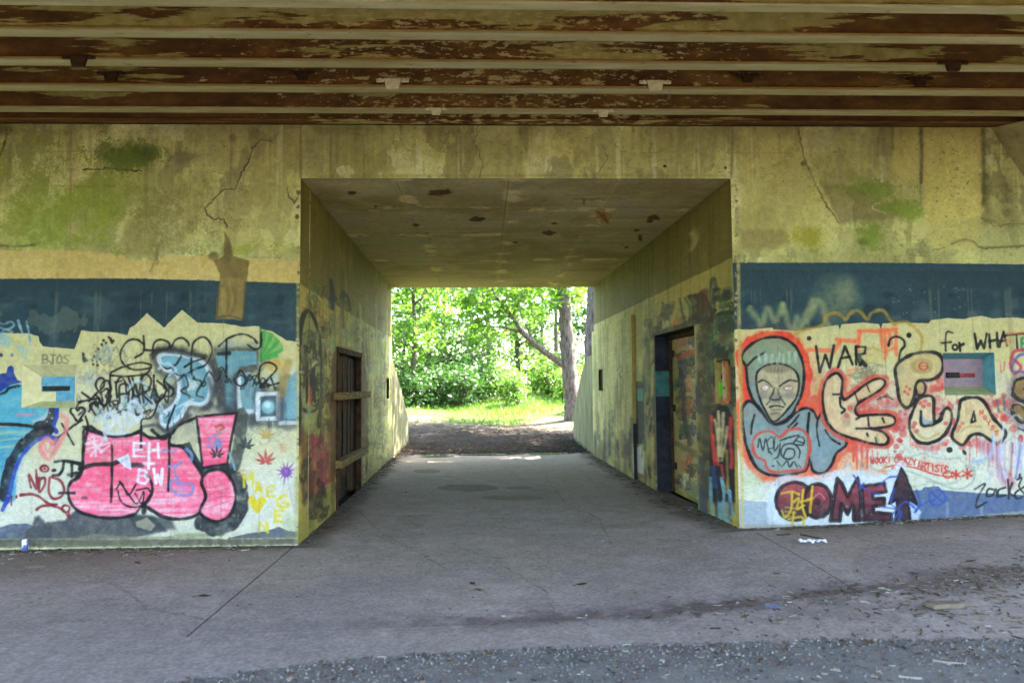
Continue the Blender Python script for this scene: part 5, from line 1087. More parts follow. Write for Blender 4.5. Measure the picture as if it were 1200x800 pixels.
NL = rect_on_wall(25, 427, 90, 478); NLi = rect_on_wall(48, 441, 88, 470, YW + .06)
NR = rect_on_wall(1107, 413, 1165, 463)
uvF = lambda v: FR.uv(v[0], v[2])
T_ = .45
def slab_wall(name, x0, x1, z0, z1, holes, lab, skip=''):
    mb = MB(); sheet_with_holes(mb, x0, x1, z0, z1, holes, lambda u, v: (u, YW, v))
    mb.quad((x0, YW, z1), (x1, YW, z1), (x1, YW + T_, z1), (x0, YW + T_, z1)); 
    if 'b' not in skip: mb.quad((x0, YW + T_, z0), (x0, YW, z0), (x1, YW, z0), (x1, YW + T_, z0))
    mb.quad((x0, YW + T_, z0), (x0, YW + T_, z1), (x1, YW + T_, z1), (x1, YW + T_, z0))
    if 'l' not in skip: mb.quad((x0, YW, z0), (x0, YW + T_, z0), (x0, YW + T_, z1), (x0, YW, z1))
    if 'r' not in skip: mb.quad((x1, YW + T_, z0), (x1, YW, z0), (x1, YW, z1), (x1, YW + T_, z1))
    o = mb.build(name, [M_FRONT], UP, uvf=uvF); o['label'] = lab; return o
slab_wall('front_wall', -7.2, XL0, -.1, ZTOP, [NL], 'left painted wall face with pink and teal graffiti', 'r')
slab_wall('front_wall', XR0, 7.6, -.1, ZTOP, [NR], 'right painted wall face with hooded figure mural', 'l')
slab_wall('lintel', XL0 + .002, XR0 - .002, ZC0, ZTOP, [], 'bare stained concrete beam over the tunnel mouth', 'b')
# left niche (splayed)
mb = MB(); yb = YW + .06
o4 = [(NL[0], YW, NL[2]), (NL[1], YW, NL[2]), (NL[1], YW, NL[3]), (NL[0], YW, NL[3])]; i4 = [(NLi[0], yb, NLi[2]), (NLi[1], yb, NLi[2]), (NLi[1], yb, NLi[3]), (NLi[0], yb, NLi[3])]
for k in range(4): mb.quad(o4[k], o4[(k + 1) % 4], i4[(k + 1) % 4], i4[k], (2, 0, 1, 0)[k])
zc = NLi[2] + (NLi[3] - NLi[2]) * .38
mb.quad(i4[0], i4[1], (NLi[1], yb, zc), (NLi[0], yb, zc), 3); mb.quad((NLi[0], yb, zc), (NLi[1], yb, zc), i4[2], i4[3], 3)
xm = NLi[0] + (NLi[1] - NLi[0]) * .45
nl = mb.build('niche', [M_BEIGE, simple('niche_top_paint', lin(160, 152, 104), lin(182, 174, 124), 14), M_OLIV, M_BLUEP], UP); nl['label'] = 'splayed niche with a blue back panel'
mb = MB(); mb.box((NLi[0], yb - .004, NLi[2]), (xm, yb + .01, zc)); mb.build('unpainted_patch', M_BEIGE, nl)
s0, s1 = on_y(50, 458, yb), on_y(82, 452, yb); mb = MB(); mb.box((s0.x, yb - .012, s0.z), (s1.x, yb + .02, s1.z), bev=.006); mb.build('slot', M_DARK, nl)
# right niche
mb = MB(); yb = YW + .2; x0, x1, z0, z1 = NR
mb.quad((x0, YW, z0), (x0, YW, z1), (x0, yb, z1), (x0, yb, z0), 1); mb.quad((x1, YW, z1), (x1, YW, z0), (x1, yb, z0), (x1, yb, z1), 1)
mb.quad((x0, YW, z1), (x1, YW, z1), (x1, yb, z1 - .06), (x0, yb, z1 - .06), 1); mb.quad((x1, YW, z0), (x0, YW, z0), (x0, yb, z0 + .09), (x1, yb, z0 + .09), 2)
mb.quad((x0, yb, z0), (x1, yb, z0), (x1, yb, z1), (x0, yb, z1), 0)
nr = mb.build('niche', [M_PANEL, M_TEAL, M_OLIV], UP); nr['label'] = 'square niche painted teal with a faded mauve back'
a, b = on_y(1118, 442, yb), on_y(1142, 437, yb); mb = MB(); mb.box((a.x, yb - .012, a.z), (b.x, yb + .02, b.z), bev=.006); mb.build('slot', M_RED, nr)
mb = MB(); mb.box((a.x - .09, yb - .015, a.z - .005), (a.x + .06, yb + .02, b.z + .01), bev=.006); mb.build('slot', M_DARK, nr)

# tunnel walls
def side_pt(left): return lambda u, v: (side_x(u, left), u, v)
def yz(cv, x0, y0, x1, y1):
    p, q = cv.proj(x0, y0), cv.proj(x1, y1); return p, q
DY0, DY1 = (LW.proj(395, 450)[0] / AN), (LW.proj(421, 450)[0] / AN); DZ1 = LW.proj(405, 413)[1]
slotL = ((LW.proj(453, 450)[0] / AN), (LW.proj(456, 450)[0] / AN), 1.35, 1.78)
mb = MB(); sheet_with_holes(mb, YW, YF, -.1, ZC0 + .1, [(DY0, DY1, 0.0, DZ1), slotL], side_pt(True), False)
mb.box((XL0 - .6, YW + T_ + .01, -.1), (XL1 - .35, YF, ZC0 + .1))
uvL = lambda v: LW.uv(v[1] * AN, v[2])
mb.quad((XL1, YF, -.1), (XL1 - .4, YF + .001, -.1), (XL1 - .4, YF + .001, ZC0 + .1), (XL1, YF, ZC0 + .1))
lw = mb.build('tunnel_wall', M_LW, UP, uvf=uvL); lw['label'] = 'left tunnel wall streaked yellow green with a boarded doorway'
# boarded doorway
dr = .12; mb = MB()
xw0, xw1 = side_x(DY0, True), side_x(DY1, True)
mb.quad((xw0, DY0, 0), (xw0, DY0, DZ1), (xw0 - dr, DY0, DZ1), (xw0 - dr, DY0, 0)); mb.quad((xw1, DY1, DZ1), (xw1, DY1, 0), (xw1 - dr, DY1, 0), (xw1 - dr, DY1, DZ1)); mb.quad((xw0, DY0, DZ1), (xw1, DY1, DZ1), (xw1 - dr, DY1, DZ1), (xw0 - dr, DY0, DZ1))
mb.quad((xw0 - dr, DY0, 0), (xw0 - dr, DY0, DZ1), (xw1 - dr, DY1, DZ1), (xw1 - dr, DY1, 0))
dw = mb.build('doorway', M_DARK, UP); dw['label'] = 'rotten boarded up doorway'
for a_, b_ in (((DY0 - .05, -.02), (DY0 + .03, DZ1 + .04)), ((DY1 - .03, -.02), (DY1 + .05, DZ1 + .04)), ((DY0 - .05, DZ1 - .03), (DY1 + .05, DZ1 + .05))):
    mb = MB(); xq = side_x((a_[0] + b_[0]) / 2, True); mb.box((xq - .05, a_[0], a_[1]), (xq + .022 + random.uniform(0, .012), b_[0], b_[1]), bev=.01); mb.build('frame', M_RUSTF, dw)
nb = 9
for i in range(nb):
    t0, t1 = i / nb, (i + 1) / nb - .012
    ya, yb_ = DY0 + (DY1 - DY0) * t0, DY0 + (DY1 - DY0) * t1
    if i == 6: continue
    mb = MB(); x = side_x(ya, True) - random.uniform(.03, .08)
    lo_z = .02 + random.uniform(0, .12); hi_z = DZ1 - random.uniform(.0, .10)
    if i in (3, 4): lo_z = .35
    mb.box((x - .03, ya, lo_z), (x, yb_, hi_z), bev=.006); mb.build('board', M_RUSTD, dw)
for z, y0, y1, w in ((LW.proj(408, 463)[1], DY0 - .25, DY1 + .15, .13), (.60, DY0 - .15, DY1 + .15, .10)):
    mb = MB(); x = side_x(y0, True)
    mb.box((x - .03, y0, z - .05), (x + w, y1, z + .05), bev=.012); mb.build('plank', M_PLANK, dw)
mb = MB(); mb.box((slotL and side_x(slotL[0], True) - .25, slotL[0] - .002, slotL[2] - .002), (side_x(slotL[0], True) - .2, slotL[1] + .002, slotL[3] + .002)); mb.build('slot', M_DARK, UP)
# right wall
R0, R1 = (RW.proj(815, 450)[0] / AN), (RW.proj(768, 450)[0] / AN); RZ1 = RW.proj(768, 393)[1]
N0, N1 = (RW.proj(856, 450)[0] / AN) , (RW.proj(838, 450)[0] / AN); N0 = max(N0, YW + .06); NZ0, NZ1 = 1.38, 1.86
SY = (RW.proj(745, 450)[0] / AN)
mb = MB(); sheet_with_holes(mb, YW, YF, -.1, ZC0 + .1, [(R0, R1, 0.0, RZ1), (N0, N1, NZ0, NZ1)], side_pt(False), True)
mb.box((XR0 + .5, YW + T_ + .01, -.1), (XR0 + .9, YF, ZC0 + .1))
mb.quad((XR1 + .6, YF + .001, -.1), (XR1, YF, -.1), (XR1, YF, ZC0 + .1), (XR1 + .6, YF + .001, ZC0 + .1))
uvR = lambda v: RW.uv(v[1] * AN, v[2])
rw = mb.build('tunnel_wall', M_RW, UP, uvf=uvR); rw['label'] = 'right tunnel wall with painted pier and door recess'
# thicker far panel with slit
slY0, slY1 = (RW.proj(709.5, 447)[0] / AN), (RW.proj(704.5, 447)[0] / AN)
PZ = RW.proj(745, 368)[1]; th = .055
mb = MB(); sheet_with_holes(mb, SY, YF + .0, -.1, PZ, [(slY0, slY1, 1.48, 1.92)], lambda u, v: (side_x(u, False) - th, u, v), True)
mb.quad((side_x(SY, False) - th, SY, PZ), (side_x(YF, False) - th, YF, PZ), (side_x(YF, False), YF, PZ), (side_x(SY, False), SY, PZ))
mb.quad((side_x(YF, False) - th, YF, -.1), (side_x(YF, False) - th, YF, PZ), (side_x(YF, False) , YF, PZ), (side_x(YF, False), YF, -.1))
wp = mb.build('wall_panel', M_RW, UP, uvf=uvR); wp['label'] = 'pale thicker wall panel near the far mouth'
mb = MB(); mb.quad((side_x(SY, False), SY, .95), (side_x(SY, False) - th, SY, .95), (side_x(SY, False) - th, SY, PZ), (side_x(SY, False), SY, PZ)); mb.quad((side_x(SY, False), SY, -.1), (side_x(SY, False) - th, SY, -.1), (side_x(SY, False) - th, SY, .95), (side_x(SY, False), SY, .95), 1)
mb.build('panel_end', [M_YEL, M_NAVY], wp)
mb = MB(); mb.box((side_x(slY0, False) - .012, slY0, 1.47), (side_x(slY0, False) + .02, slY1, 1.93)); mb.build('slot', M_DARK, wp)
# door recess on the right
dp = .26; mb = MB(); xa, xb = side_x(R0, False), side_x(R1, False)
mb.quad((xa, R0, RZ1), (xb, R1, RZ1), (xb + dp, R1, RZ1), (xa + dp, R0, RZ1), 0); mb.quad((xa, R0, 0), (xa, R0, RZ1), (xa + dp, R0, RZ1), (xa + dp, R0, 0), 0)
mb.quad((xb, R1, 0), (xb + dp, R1, 0), (xb + dp, R1, 1.42), (xb, R1, 1.42), 1); mb.quad((xb, R1, 1.42), (xb + dp, R1, 1.42), (xb + dp, R1, 1.80), (xb, R1, 1.80), 3); mb.quad((xb, R1, 1.80), (xb + dp, R1, 1.80), (xb + dp, R1, RZ1), (xb, R1, RZ1), 1)
rec = mb.build('door_recess', [M_DARK, M_NAVY, M_TEAL, simple('dull_teal_paint', lin(44, 82, 78), lin(70, 116, 108), 9)], UP)
def door_mat():
    m, nt, N, L, b = new_mat('scribbled_door'); g = N.new('ShaderNodeNewGeometry').outputs['Position']
    col = ramp(nt, noise(nt, 5, 7, .65, g, (1, 1.2, 1)), [(.3, lin(78, 70, 44)), (.6, lin(150, 134, 84))])
    for sc, th_, c, st in ((4.5, .60, lin(176, 84, 52), (1, 1, .7)), (6, .62, lin(52, 50, 40), (1, 1.6, .7)), (9, .66, lin(150, 140, 96), (1, 1, 1.5)), (5.2, .66, lin(72, 100, 72), (1, 1, 1))):
        off = N.new('ShaderNodeVectorMath'); off.operation = 'ADD'; L.new(g, off.inputs[0]); off.inputs[1].default_value = (sc * 7, sc, sc * 3)
        col = mixc(nt, col, c, ramp(nt, noise(nt, sc, 3, .5, off.outputs[0], st), [(th_ - .02, (0, 0, 0)), (th_ + .02, (1, 1, 1))]))
    L.new(col, b.inputs['Base Color']); b.inputs['Roughness'].default_value = .7; bump(nt, noise(nt, 40, 5, .7, g), .3, .005, b); return m
mb = MB(); mb.quad((xa + dp - .01, R0, 0), (xa + dp - .01, R0, RZ1), (xb + dp - .01, R1, RZ1), (xb + dp - .01, R1, 0))
dpan = mb.build('door', M_RW, rec, uvf=uvR); mb = MB()
for q0, q1 in ((R0, R0 + .06), (R1 - .06, R1)):
    xq = side_x((q0 + q1) / 2, False); mb.box((xq + dp - .05, q0, 0), (xq + dp - .012, q1, RZ1), bev=.008)
mb.box((side_x(R1, False) + dp - .055, R0 + .06, RZ1 - .07), (side_x(R0, False) + dp - .012, R1 - .06, RZ1), bev=.008); mb.build('frame', M_RUSTF, rec)
for hz_ in (.35, 1.2, 2.0):
    xq = side_x(R1, False) + dp; mb = MB(); mb.box((xq - .03, R1 - .2, hz_), (xq - .008, R1 - .05, hz_ + .10), bev=.006); mb.build('hinge', M_RUSTF, dpan)
mb = MB(); xq = side_x(R0, False) + dp; mb.box((xq - .06, R0 + .12, 1.02), (xq - .01, R0 + .17, 1.22), bev=.008); mb.build('handle', M_RUSTF, dpan)
dpan['label'] = 'door covered in scribbles with a hole broken in it'
mb = MB()
hy, hz = R0 + .3, 1.0
P = [(xa + dp - .014, hy + .2 * math.cos(t) * random.uniform(.8, 1.1), hz + .42 * math.sin(t) * random.uniform(.85, 1.1)) for t in np.linspace(0, 6.283, 14, endpoint=False)]
mb.add(P, [tuple(range(14))]); mb.build('broken_hole', M_DARK, dpan)
# near niche on right wall
mb = MB(); xa, xb = side_x(N0, False), side_x(N1, False); d_ = .22
mb.quad((xa, N0, NZ1), (xb, N1, NZ1), (xb + d_, N1, NZ1), (xa + d_, N0, NZ1), 1); mb.quad((xa, N0, NZ0), (xa + d_, N0, NZ0), (xb + d_, N1, NZ0), (xb, N1, NZ0), 2); mb.quad((xb, N1, NZ0), (xb + d_, N1, NZ0), (xb + d_, N1, NZ1), (xb, N1, NZ1), 0); mb.quad((xa, N0, NZ0), (xa, N0, NZ1), (xa + d_, N0, NZ1), (xa + d_, N0, NZ0), 0); mb.quad((xa + d_, N0, NZ0), (xa + d_, N0, NZ1), (xb + d_, N1, NZ1), (xb + d_, N1, NZ0), 0)
n3_ = mb.build('niche', [M_YEL, M_DARK, M_OLIV], UP); n3_['label'] = 'small ochre niche beside the tunnel corner'
mb = MB(); mb.box((xa + .06, N1 - .012, 1.66), (xa + .2, N1 + .01, 1.70)); mb.build('slot', M_DARK, n3_)
mb = MB(); mb.box((xa + .03, N1 - .008, 1.46), (xa + .11, N1 + .01, 1.62), bev=.004); mb.build('paint_dab', simple('lime_paint', lin(104, 190, 40), lin(120, 200, 60), 20), n3_)
# ceiling panels
cx = [XL0 - .15, -.92, .28, 1.44, XR0 + .1]; cy = [YW, 9.35, 11.0, 13.2, YF]
cpos = lambda u, v: (u, v, ZC0 + (ZC1 - ZC0) * (v - YW) / (YF - YW))
for i in range(4):
    for j in range(4):
        g = .003; x0, x1, y0, y1 = cx[i] + g, cx[i + 1] - g, cy[j] + (g if j else .0), cy[j + 1] - (g if j < 3 else 0)
        dz = random.uniform(0, .006) if j else 0; mb = MB()
        v = [cpos(x0, y0), cpos(x1, y0), cpos(x1, y1), cpos(x0, y1)]; v = [(a, b, z + dz) for a, b, z in v]; t = [(a, b, z + .12) for a, b, z in v]
        mb.add(v + t, [(0, 3, 2, 1), (1, 2, 6, 5), (2, 3, 7, 6), (3, 0, 4, 7)] + ([(0, 1, 5, 4)] if j else []))
        mb.build('ceiling_panel', M_CE, UP, uvf=lambda q: CE.uv(q[0], q[1]))
mb = MB(); mb.box((XL0 - .7, YW + T_ + .002, ZC0 + .11), (XR0 + .9, YF - .002, ZTOP + .5)); mb.build('roof_slab', M_CONC, UP)
# bearing shelf wall behind the girders
mb = MB(); mb.box((-7.2, YW + .16, ZTOP + .001), (7.6, YW + T_, ZTOP + .46)); mb.build('bearing_wall', M_CONC, UP)
# haunch in the upper right corner
A = on_y(1161, 149, YW); mb = MB()
Ax, Az = A.x, ZTOP - .004
Bx, Bz = on_y(1200, 210, YW).x, on_y(1200, 210, YW).z
k = (Bz - Az) / (Bx - Ax); xe = 7.58
n = 9; ring = []
for i in range(n):
    t = i / (n - 1); x = Ax + (xe - Ax) * t; dpt = 1.75 * t ** .9; dz = min(3.3, -k * (x - Ax)) * (1.0 - .25 * t)
    ring.append([(x, YW - .0015, Az - dz), (x, YW - dpt * .45 - .002, Az - dz * .72), (x, YW - dpt - .003, Az - .001)])
vs = [p for r in ring for p in r] + [(xe, YW, Az)]; fs = []
for i in range(n - 1):
    a = i * 3; fs += [(a, a + 1, a + 4, a + 3), (a + 1, a + 2, a + 5, a + 4), (a + 2, a, a + 3, a + 5)]
fs += [((n - 1) * 3, (n - 1) * 3 + 1, (n - 1) * 3 + 2)]
h = mesh_obj('haunch', vs, fs, simple('haunch_concrete', lin(104, 98, 58), lin(164, 154, 96), 4, bs=.6, bd=.03), UP); h['label'] = 'sloping concrete haunch under the girders at upper right'
# far wing walls
M_WING = simple('wing_concrete', lin(96, 92, 58), lin(150, 144, 104), 3, stretch=(2, 2, .4))
for left in (True, False):
    s_ = -1 if left else 1; xb = XL1 if left else XR1
    if left: prof = [(YF + .02, 2.3, xb - .02), (YF + 1.2, 1.75, xb + .02), (YF + 3.0, .75, xb + .08)]
    else: prof = [(YF + .02, 2.28, xb - .03), (YF + 1.0, 2.25, xb - .04), (YF + 1.9, 1.85, xb - .06), (YF + 3.4, .85, xb - .10)]
    mb = MB(); v = []
    for y, z, x in prof: v += [(x, y, -.1), (x, y, z), (x + s_ * .5, y, z), (x + s_ * .5, y, -.1)]
    f = []
    for i in range(len(prof) - 1):
        a = i * 4; f += [(a, a + 1, a + 5, a + 4), (a + 1, a + 2, a + 6, a + 5), (a + 2, a + 3, a + 7, a + 6)]
    e = (len(prof) - 1) * 4; f += [(0, 3, 2, 1), (e, e + 1, e + 2, e + 3)]
    mb.add(v, f); w = mb.build('wing_wall', M_WING, UP)
finish_world(UP)

# ================================================================== THE BRIDGE
BR = thing('steel_bridge', (0, 3.4, ZTOP), 'rusty steel girder bridge deck with peeling olive paint seen from below', 'bridge', world_children=True)
ZF = ZTOP + .008; GY = []
y = 7.80
edges = [on_y(600, yy, 1) for yy in ()]
def y_at(py):   # depth at which the flange plane shows at photo row py in mid picture
    d = ray(600, py); return d.y * ((ZF - EYE.z) / d.z)
rows = [(128, 134.5), (101.5, 111), (71.5, 82), (37, 49), (3, 12)]
pos = [7.93]
for a, b in rows: pos.append((y_at(a) + y_at(b)) / 2)
FWD = [.14] + [y_at(b) - y_at(a) for a, b in rows]
sp = pos[-2] - pos[-1]
while pos[-1] > 1.6: pos.append(pos[-1] - .54); FWD.append(.19)
GX0, GX1 = -15.0, 15.0
gd = .42
for i, y in enumerate(pos):
    fw = min(.18, max(.11, abs(FWD[i]) * .86)) / 2
    mb = MB(); N_ = 60
    # web and top flange with a little waviness of old plate
    mb.box((GX0, -.012, .02), (GX1, .012, gd)); mb.box((GX0, -.09, gd), (GX1, .09, gd + .02))
    g = mb.build('girder', M_GIRD, None, loc=(0, y, ZF)); g.parent = BR; g.location = Vector((0, y, ZF)) - BR.location
    mb = MB(); mb.box((GX0, -fw, 0), (GX1, fw, .018), bev=.003); f = mb.build('bottom_flange', M_FLAN if i else M_GIRD); f.parent = g
def clip(gi, px, py, mat, big=1.0, holes=True):
    g = [o for o in BR.children if o.name.startswith('girder')][gi]
    y = pos[gi]; fw = min(.18, max(.11, abs(FWD[gi]) * .86)) / 2
    p = on_y(px, py, y - fw - .01); s_ = big
    mb = MB()
    w = .075 * s_
    mb.add([(-w, -.012, .05 * s_), (w, -.012, .05 * s_), (w * .7, -.02, -.045 * s_), (-w * .7, -.02, -.045 * s_), (-w, .02, .05 * s_), (w, .02, .05 * s_), (w * .7, .012, -.045 * s_), (-w * .7, .012, -.045 * s_)],
           [(0, 3, 2, 1), (4, 5, 6, 7), (0, 1, 5, 4), (1, 2, 6, 5), (2, 3, 7, 6), (3, 0, 4, 7)])
    mb.box((-w * 1.9, -.008, .02 * s_), (-w * .98, .012, .05 * s_), bev=.004); mb.box((w * .98, -.008, .02 * s_), (w * 1.9, .012, .05 * s_), bev=.004)
    mb.tube([(-w * 1.4, -.014, .036 * s_), (-w * 1.4, -.03, .036 * s_)], [.012 * s_] * 2, 6); mb.tube([(w * 1.4, -.014, .036 * s_), (w * 1.4, -.03, .036 * s_)], [.012 * s_] * 2, 6)
    o = mb.build('clip', mat); o.parent = g; o.location = Vector((p.x, -fw - .01, p.z - ZF))
    return o
clip(2, 460, 99, M_CLIP, 1.05); clip(2, 768, 101, M_CLIP, 1.05); clip(1, 511, 131, M_CLIP, .75); clip(1, 707, 133, M_CLIP, .75)
clip(2, 354, 89, M_CLIPD, .8); clip(2, 876, 92, M_CLIPD, .8); clip(3, 92, 72, M_CLIPD, .95); clip(3, 1117, 78, M_CLIPD, .95); clip(2, 130, 90, M_CLIPD, .9); clip(2, 1078, 96, M_CLIPD, .9)
mb = MB(); mb.box((GX0, 1.0, ZF + gd + .022), (GX1, YW + T_ + .3, ZF + gd + .30)); dk_ = mb.build('deck_slab', M_CONC, BR)
finish_world(BR)

# ================================================================== GROUND
def ground_mat():
    m, nt, N, L, b = new_mat('dirt_and_grass'); g = N.new('ShaderNodeNewGeometry').outputs['Position']
    dirt = ramp(nt, noise(nt, 1.2, 9, .65, g), [(.3, lin(118, 104, 88)), (.55, lin(152, 138, 118)), (.75, lin(184, 170, 148))])
    litter = ramp(nt, noise(nt, 14, 8, .7, g), [(.35, (.35, .33, .3)), (.65, (1.15, 1.1, 1.05))])
    dirt = mixc(nt, dirt, litter, 1.0, 'MULTIPLY')
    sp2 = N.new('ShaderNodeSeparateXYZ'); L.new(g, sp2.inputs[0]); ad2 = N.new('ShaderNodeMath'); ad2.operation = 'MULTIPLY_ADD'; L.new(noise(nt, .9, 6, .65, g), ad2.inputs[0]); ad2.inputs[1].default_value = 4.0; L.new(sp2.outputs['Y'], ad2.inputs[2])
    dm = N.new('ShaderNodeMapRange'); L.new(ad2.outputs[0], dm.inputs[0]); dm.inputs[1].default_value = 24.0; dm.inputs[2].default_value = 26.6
    shaded_humus = ramp(nt, noise(nt, 16, 8, .7, g), [(.35, lin(34, 29, 26)), (.65, lin(66, 56, 48))]); dirt = mixc(nt, shaded_humus, dirt, dm.outputs[0])  # dark litter soil with the tree shade at the exit put into its colour
    grass = ramp(nt, noise(nt, 2.5, 8, .7, g), [(.3, lin(54, 70, 30)), (.7, lin(96, 112, 50))])
    sep = N.new('ShaderNodeSeparateXYZ'); L.new(g, sep.inputs[0])
    ad = N.new('ShaderNodeMath'); ad.operation = 'MULTIPLY_ADD'; L.new(noise(nt, .5, 5, .6, g), ad.inputs[0]); ad.inputs[1].default_value = 9.0; L.new(sep.outputs['Y'], ad.inputs[2])
    mr = N.new('ShaderNodeMapRange'); L.new(ad.outputs[0], mr.inputs[0]); mr.inputs[1].default_value = 28.2; mr.inputs[2].default_value = 30.6
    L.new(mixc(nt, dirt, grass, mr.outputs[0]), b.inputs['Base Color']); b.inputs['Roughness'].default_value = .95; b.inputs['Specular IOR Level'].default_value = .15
    bump(nt, noise(nt, 18, 8, .75, g), .9, .05, b); return m
M_GROUND = ground_mat()
xs = sorted(set([-400, -200, -100, -60, -40, -28, -20] + list(np.arange(-15, 15.1, .75)) + [20, 28, 40, 60, 100, 200, 400]))
ys = sorted(set([-400, -200, -100, -50, -25, -12, -6] + list(np.arange(-3, 46, .5)) + [50, 60, 80, 120, 200, 400]))
verts, faces = [], []
for y in ys:
    for x in xs: verts.append((x, y, gz(x, y) - .06 + (0.02 * random.uniform(-1, 1) if y > 18 else 0)))
nx = len(xs)
for j in range(len(ys) - 1):
    for i in range(nx - 1): a = j * nx + i; faces.append((a, a + 1, a + nx + 1, a + nx))
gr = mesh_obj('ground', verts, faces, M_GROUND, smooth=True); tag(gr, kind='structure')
# embankment the abutment holds back
for x0, x1, sg in ((-40, XL0 - .62, -1), (XR0 + .92, 40, 1)):
    pass
M_EARTH = simple('grassy_bank', lin(54, 66, 30), lin(92, 92, 50), 2, bs=1, bd=.1)
mb = MB()
for x0, x1 in ((-40, XL0 - .72), (XR0 + .95, 40)):
    mb.add([(x0, YW + .5, -.2), (x1, YW + .5, -.2), (x1, 16.2, -.2), (x0, 16.2, -.2), (x0, YW + 2.2 if abs(x0) > 20 else YW + .5, 4.3), (x1, YW + 2.2 if abs(x1) > 20 else YW + .5, 4.3), (x1, 14.6, 4.3), (x0, 14.6, 4.3)],
           [(0, 3, 2, 1), (4, 5, 6, 7), (0, 1, 5, 4), (1, 2, 6, 5), (2, 3, 7, 6), (3, 0, 4, 7)])
tag(mb.build('embankment', M_EARTH), kind='structure')

# pavement slabs
pv = bpy.data.objects.new('pavement', None); COL.objects.link(pv); tag(pv, kind='structure')
def paved(name, x0, x1, yf0, yf1, nx=24, ny=12, th=.05, zo=0.0, parent=pv, mat=M_PV, uvf=None):
    v, f = [], []
    for j in range(ny + 1):
        for i in range(nx + 1):
            x = x0 + (x1 - x0) * i / nx; a, b = yf0(x), yf1(x); y = a + (b - a) * j / ny; v.append((x, y, gz(x, y) + zo))
    n = len(v); w = nx + 1
    for j in range(ny):
        for i in range(nx): a = j * w + i; f.append((a, a + 1, a + w + 1, a + w))
    rim = [i for i in range(w)] + [j * w + nx for j in range(1, ny + 1)] + [ny * w + i for i in range(nx - 1, -1, -1)] + [j * w for j in range(ny - 1, 0, -1)]
    v += [(v[i][0], v[i][1], v[i][2] - th) for i in rim]
    for k in range(len(rim)):
        k2 = (k + 1) % len(rim); f.append((rim[k], n + k, n + k2, rim[k2]))
    return mesh_obj(name, v, f, mat, parent, uvs=[PV.uv(q[0], q[1]) for q in v])
JL, JR = on_z(300, 682).x - .02, on_z(940, 660, .05).x
JL = -1.93
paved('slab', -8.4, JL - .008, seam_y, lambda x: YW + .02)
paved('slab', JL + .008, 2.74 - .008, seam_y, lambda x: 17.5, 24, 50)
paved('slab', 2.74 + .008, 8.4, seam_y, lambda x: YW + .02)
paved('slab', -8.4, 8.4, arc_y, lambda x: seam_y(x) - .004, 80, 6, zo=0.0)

# gravelly dirt in the foreground
def gravel_mat():
    m, nt, N, L, b = new_mat('gravelly_dirt'); g = N.new('ShaderNodeNewGeometry').outputs['Position']
    c = ramp(nt, noise(nt, 3, 9, .7, g), [(.3, lin(112, 106, 101)), (.7, lin(146, 138, 131))])
    v = N.new('ShaderNodeTexVoronoi'); v.inputs['Scale'].default_value = 42; L.new(g, v.inputs['Vector'])
    c = mixc(nt, c, ramp(nt, noise(nt, 55, 6, .75, g), [(.35, (.74, .73, .72)), (.7, (1.22, 1.2, 1.18))]), 1.0, 'MULTIPLY')
    L.new(c, b.inputs['Base Color']); b.inputs['Roughness'].default_value = .95; b.inputs['Specular IOR Level'].default_value = .15
    bump(nt, noise(nt, 45, 8, .8, g), .9, .02, b); return m
M_GRAV = gravel_mat()
EDGE = [random.uniform(-.022, .022) for _ in range(500)]
v, f = [], []
GXN, GYN = 420, 34
for j in range(GYN + 1):
    for i in range(GXN + 1):
        x = -8.4 + 16.8 * i / GXN; y1 = arc_y(x) + .012 * math.sin(x * 9.1) + .012 * math.sin(x * 23) + EDGE[i]; y = -2 + (y1 + 2) * (j / GYN) ** .45
        e = min(1, (y1 - y) / .3)
        v.append((x, y, gz(x, y) + (.003 if j == GYN else .003 + .007 * e * random.uniform(0, 1))))
for j in range(GYN):
    for i in range(GXN): a = j * (GXN + 1) + i; f.append((a, a + 1, a + GXN + 2, a + GXN + 1))
tag(mesh_obj('dirt_path', v, f, M_GRAV, smooth=True), kind='structure')

def scatter(name, n, place, shape, mat_list, up=0.0):
    V, Fc, Mi = [], [], []
    for _ in range(n):
        pl = place()
        if pl is None: continue
        x, y, sc = pl; z = gz(x, y) + up; vs, fs, mi = shape(sc); a = random.uniform(0, 6.28); ca, sa = math.cos(a), math.sin(a); nb = len(V)
        V += [(x + p[0] * ca - p[1] * sa, y + p[0] * sa + p[1] * ca, z + p[2]) for p in vs]; Fc += [tuple(i + nb for i in q) for q in fs]; Mi += [mi] * len(fs)
    o = mesh_obj(name, V, Fc, mat_list, fmats=Mi); tag(o, kind='stuff'); return o
def pebble(s_):
    s_ *= random.uniform(.5, 1.3); h = s_ * random.uniform(.4, .8); n = 6
    vs = [(s_ * random.uniform(.7, 1.1) * math.cos(k), s_ * random.uniform(.5, .9) * math.sin(k), -.004) for k in np.linspace(0, 6.283, n, endpoint=False)]
    vs += [(p[0] * .6, p[1] * .6, h) for p in vs[:n]]
    fs = [(k, (k + 1) % n, n + (k + 1) % n, n + k) for k in range(n)] + [tuple(range(n, 2 * n))]
    return vs, fs, random.choice([0, 0, 0, 1, 1, 2])
def chip(s_):
    l = s_ * random.uniform(1.5, 5); w = s_ * random.uniform(.3, .8); t = random.uniform(.001, .008); k = random.uniform(-.3, .3)
    vs = [(-l, -w, 0), (l, -w * .4, 0), (l * .8, w, 0), (-l * .7, w * .7, 0), (-l, -w, t + abs(k) * l * .2), (l, -w * .4, t), (l * .8, w, t), (-l * .7, w * .7, t + abs(k) * l * .2)]
    return vs, [(4, 5, 6, 7), (0, 1, 5, 4), (1, 2, 6, 5), (2, 3, 7, 6), (3, 0, 4, 7)], random.choice([3, 3, 4, 5, 5, 6, 5, 6, 1])
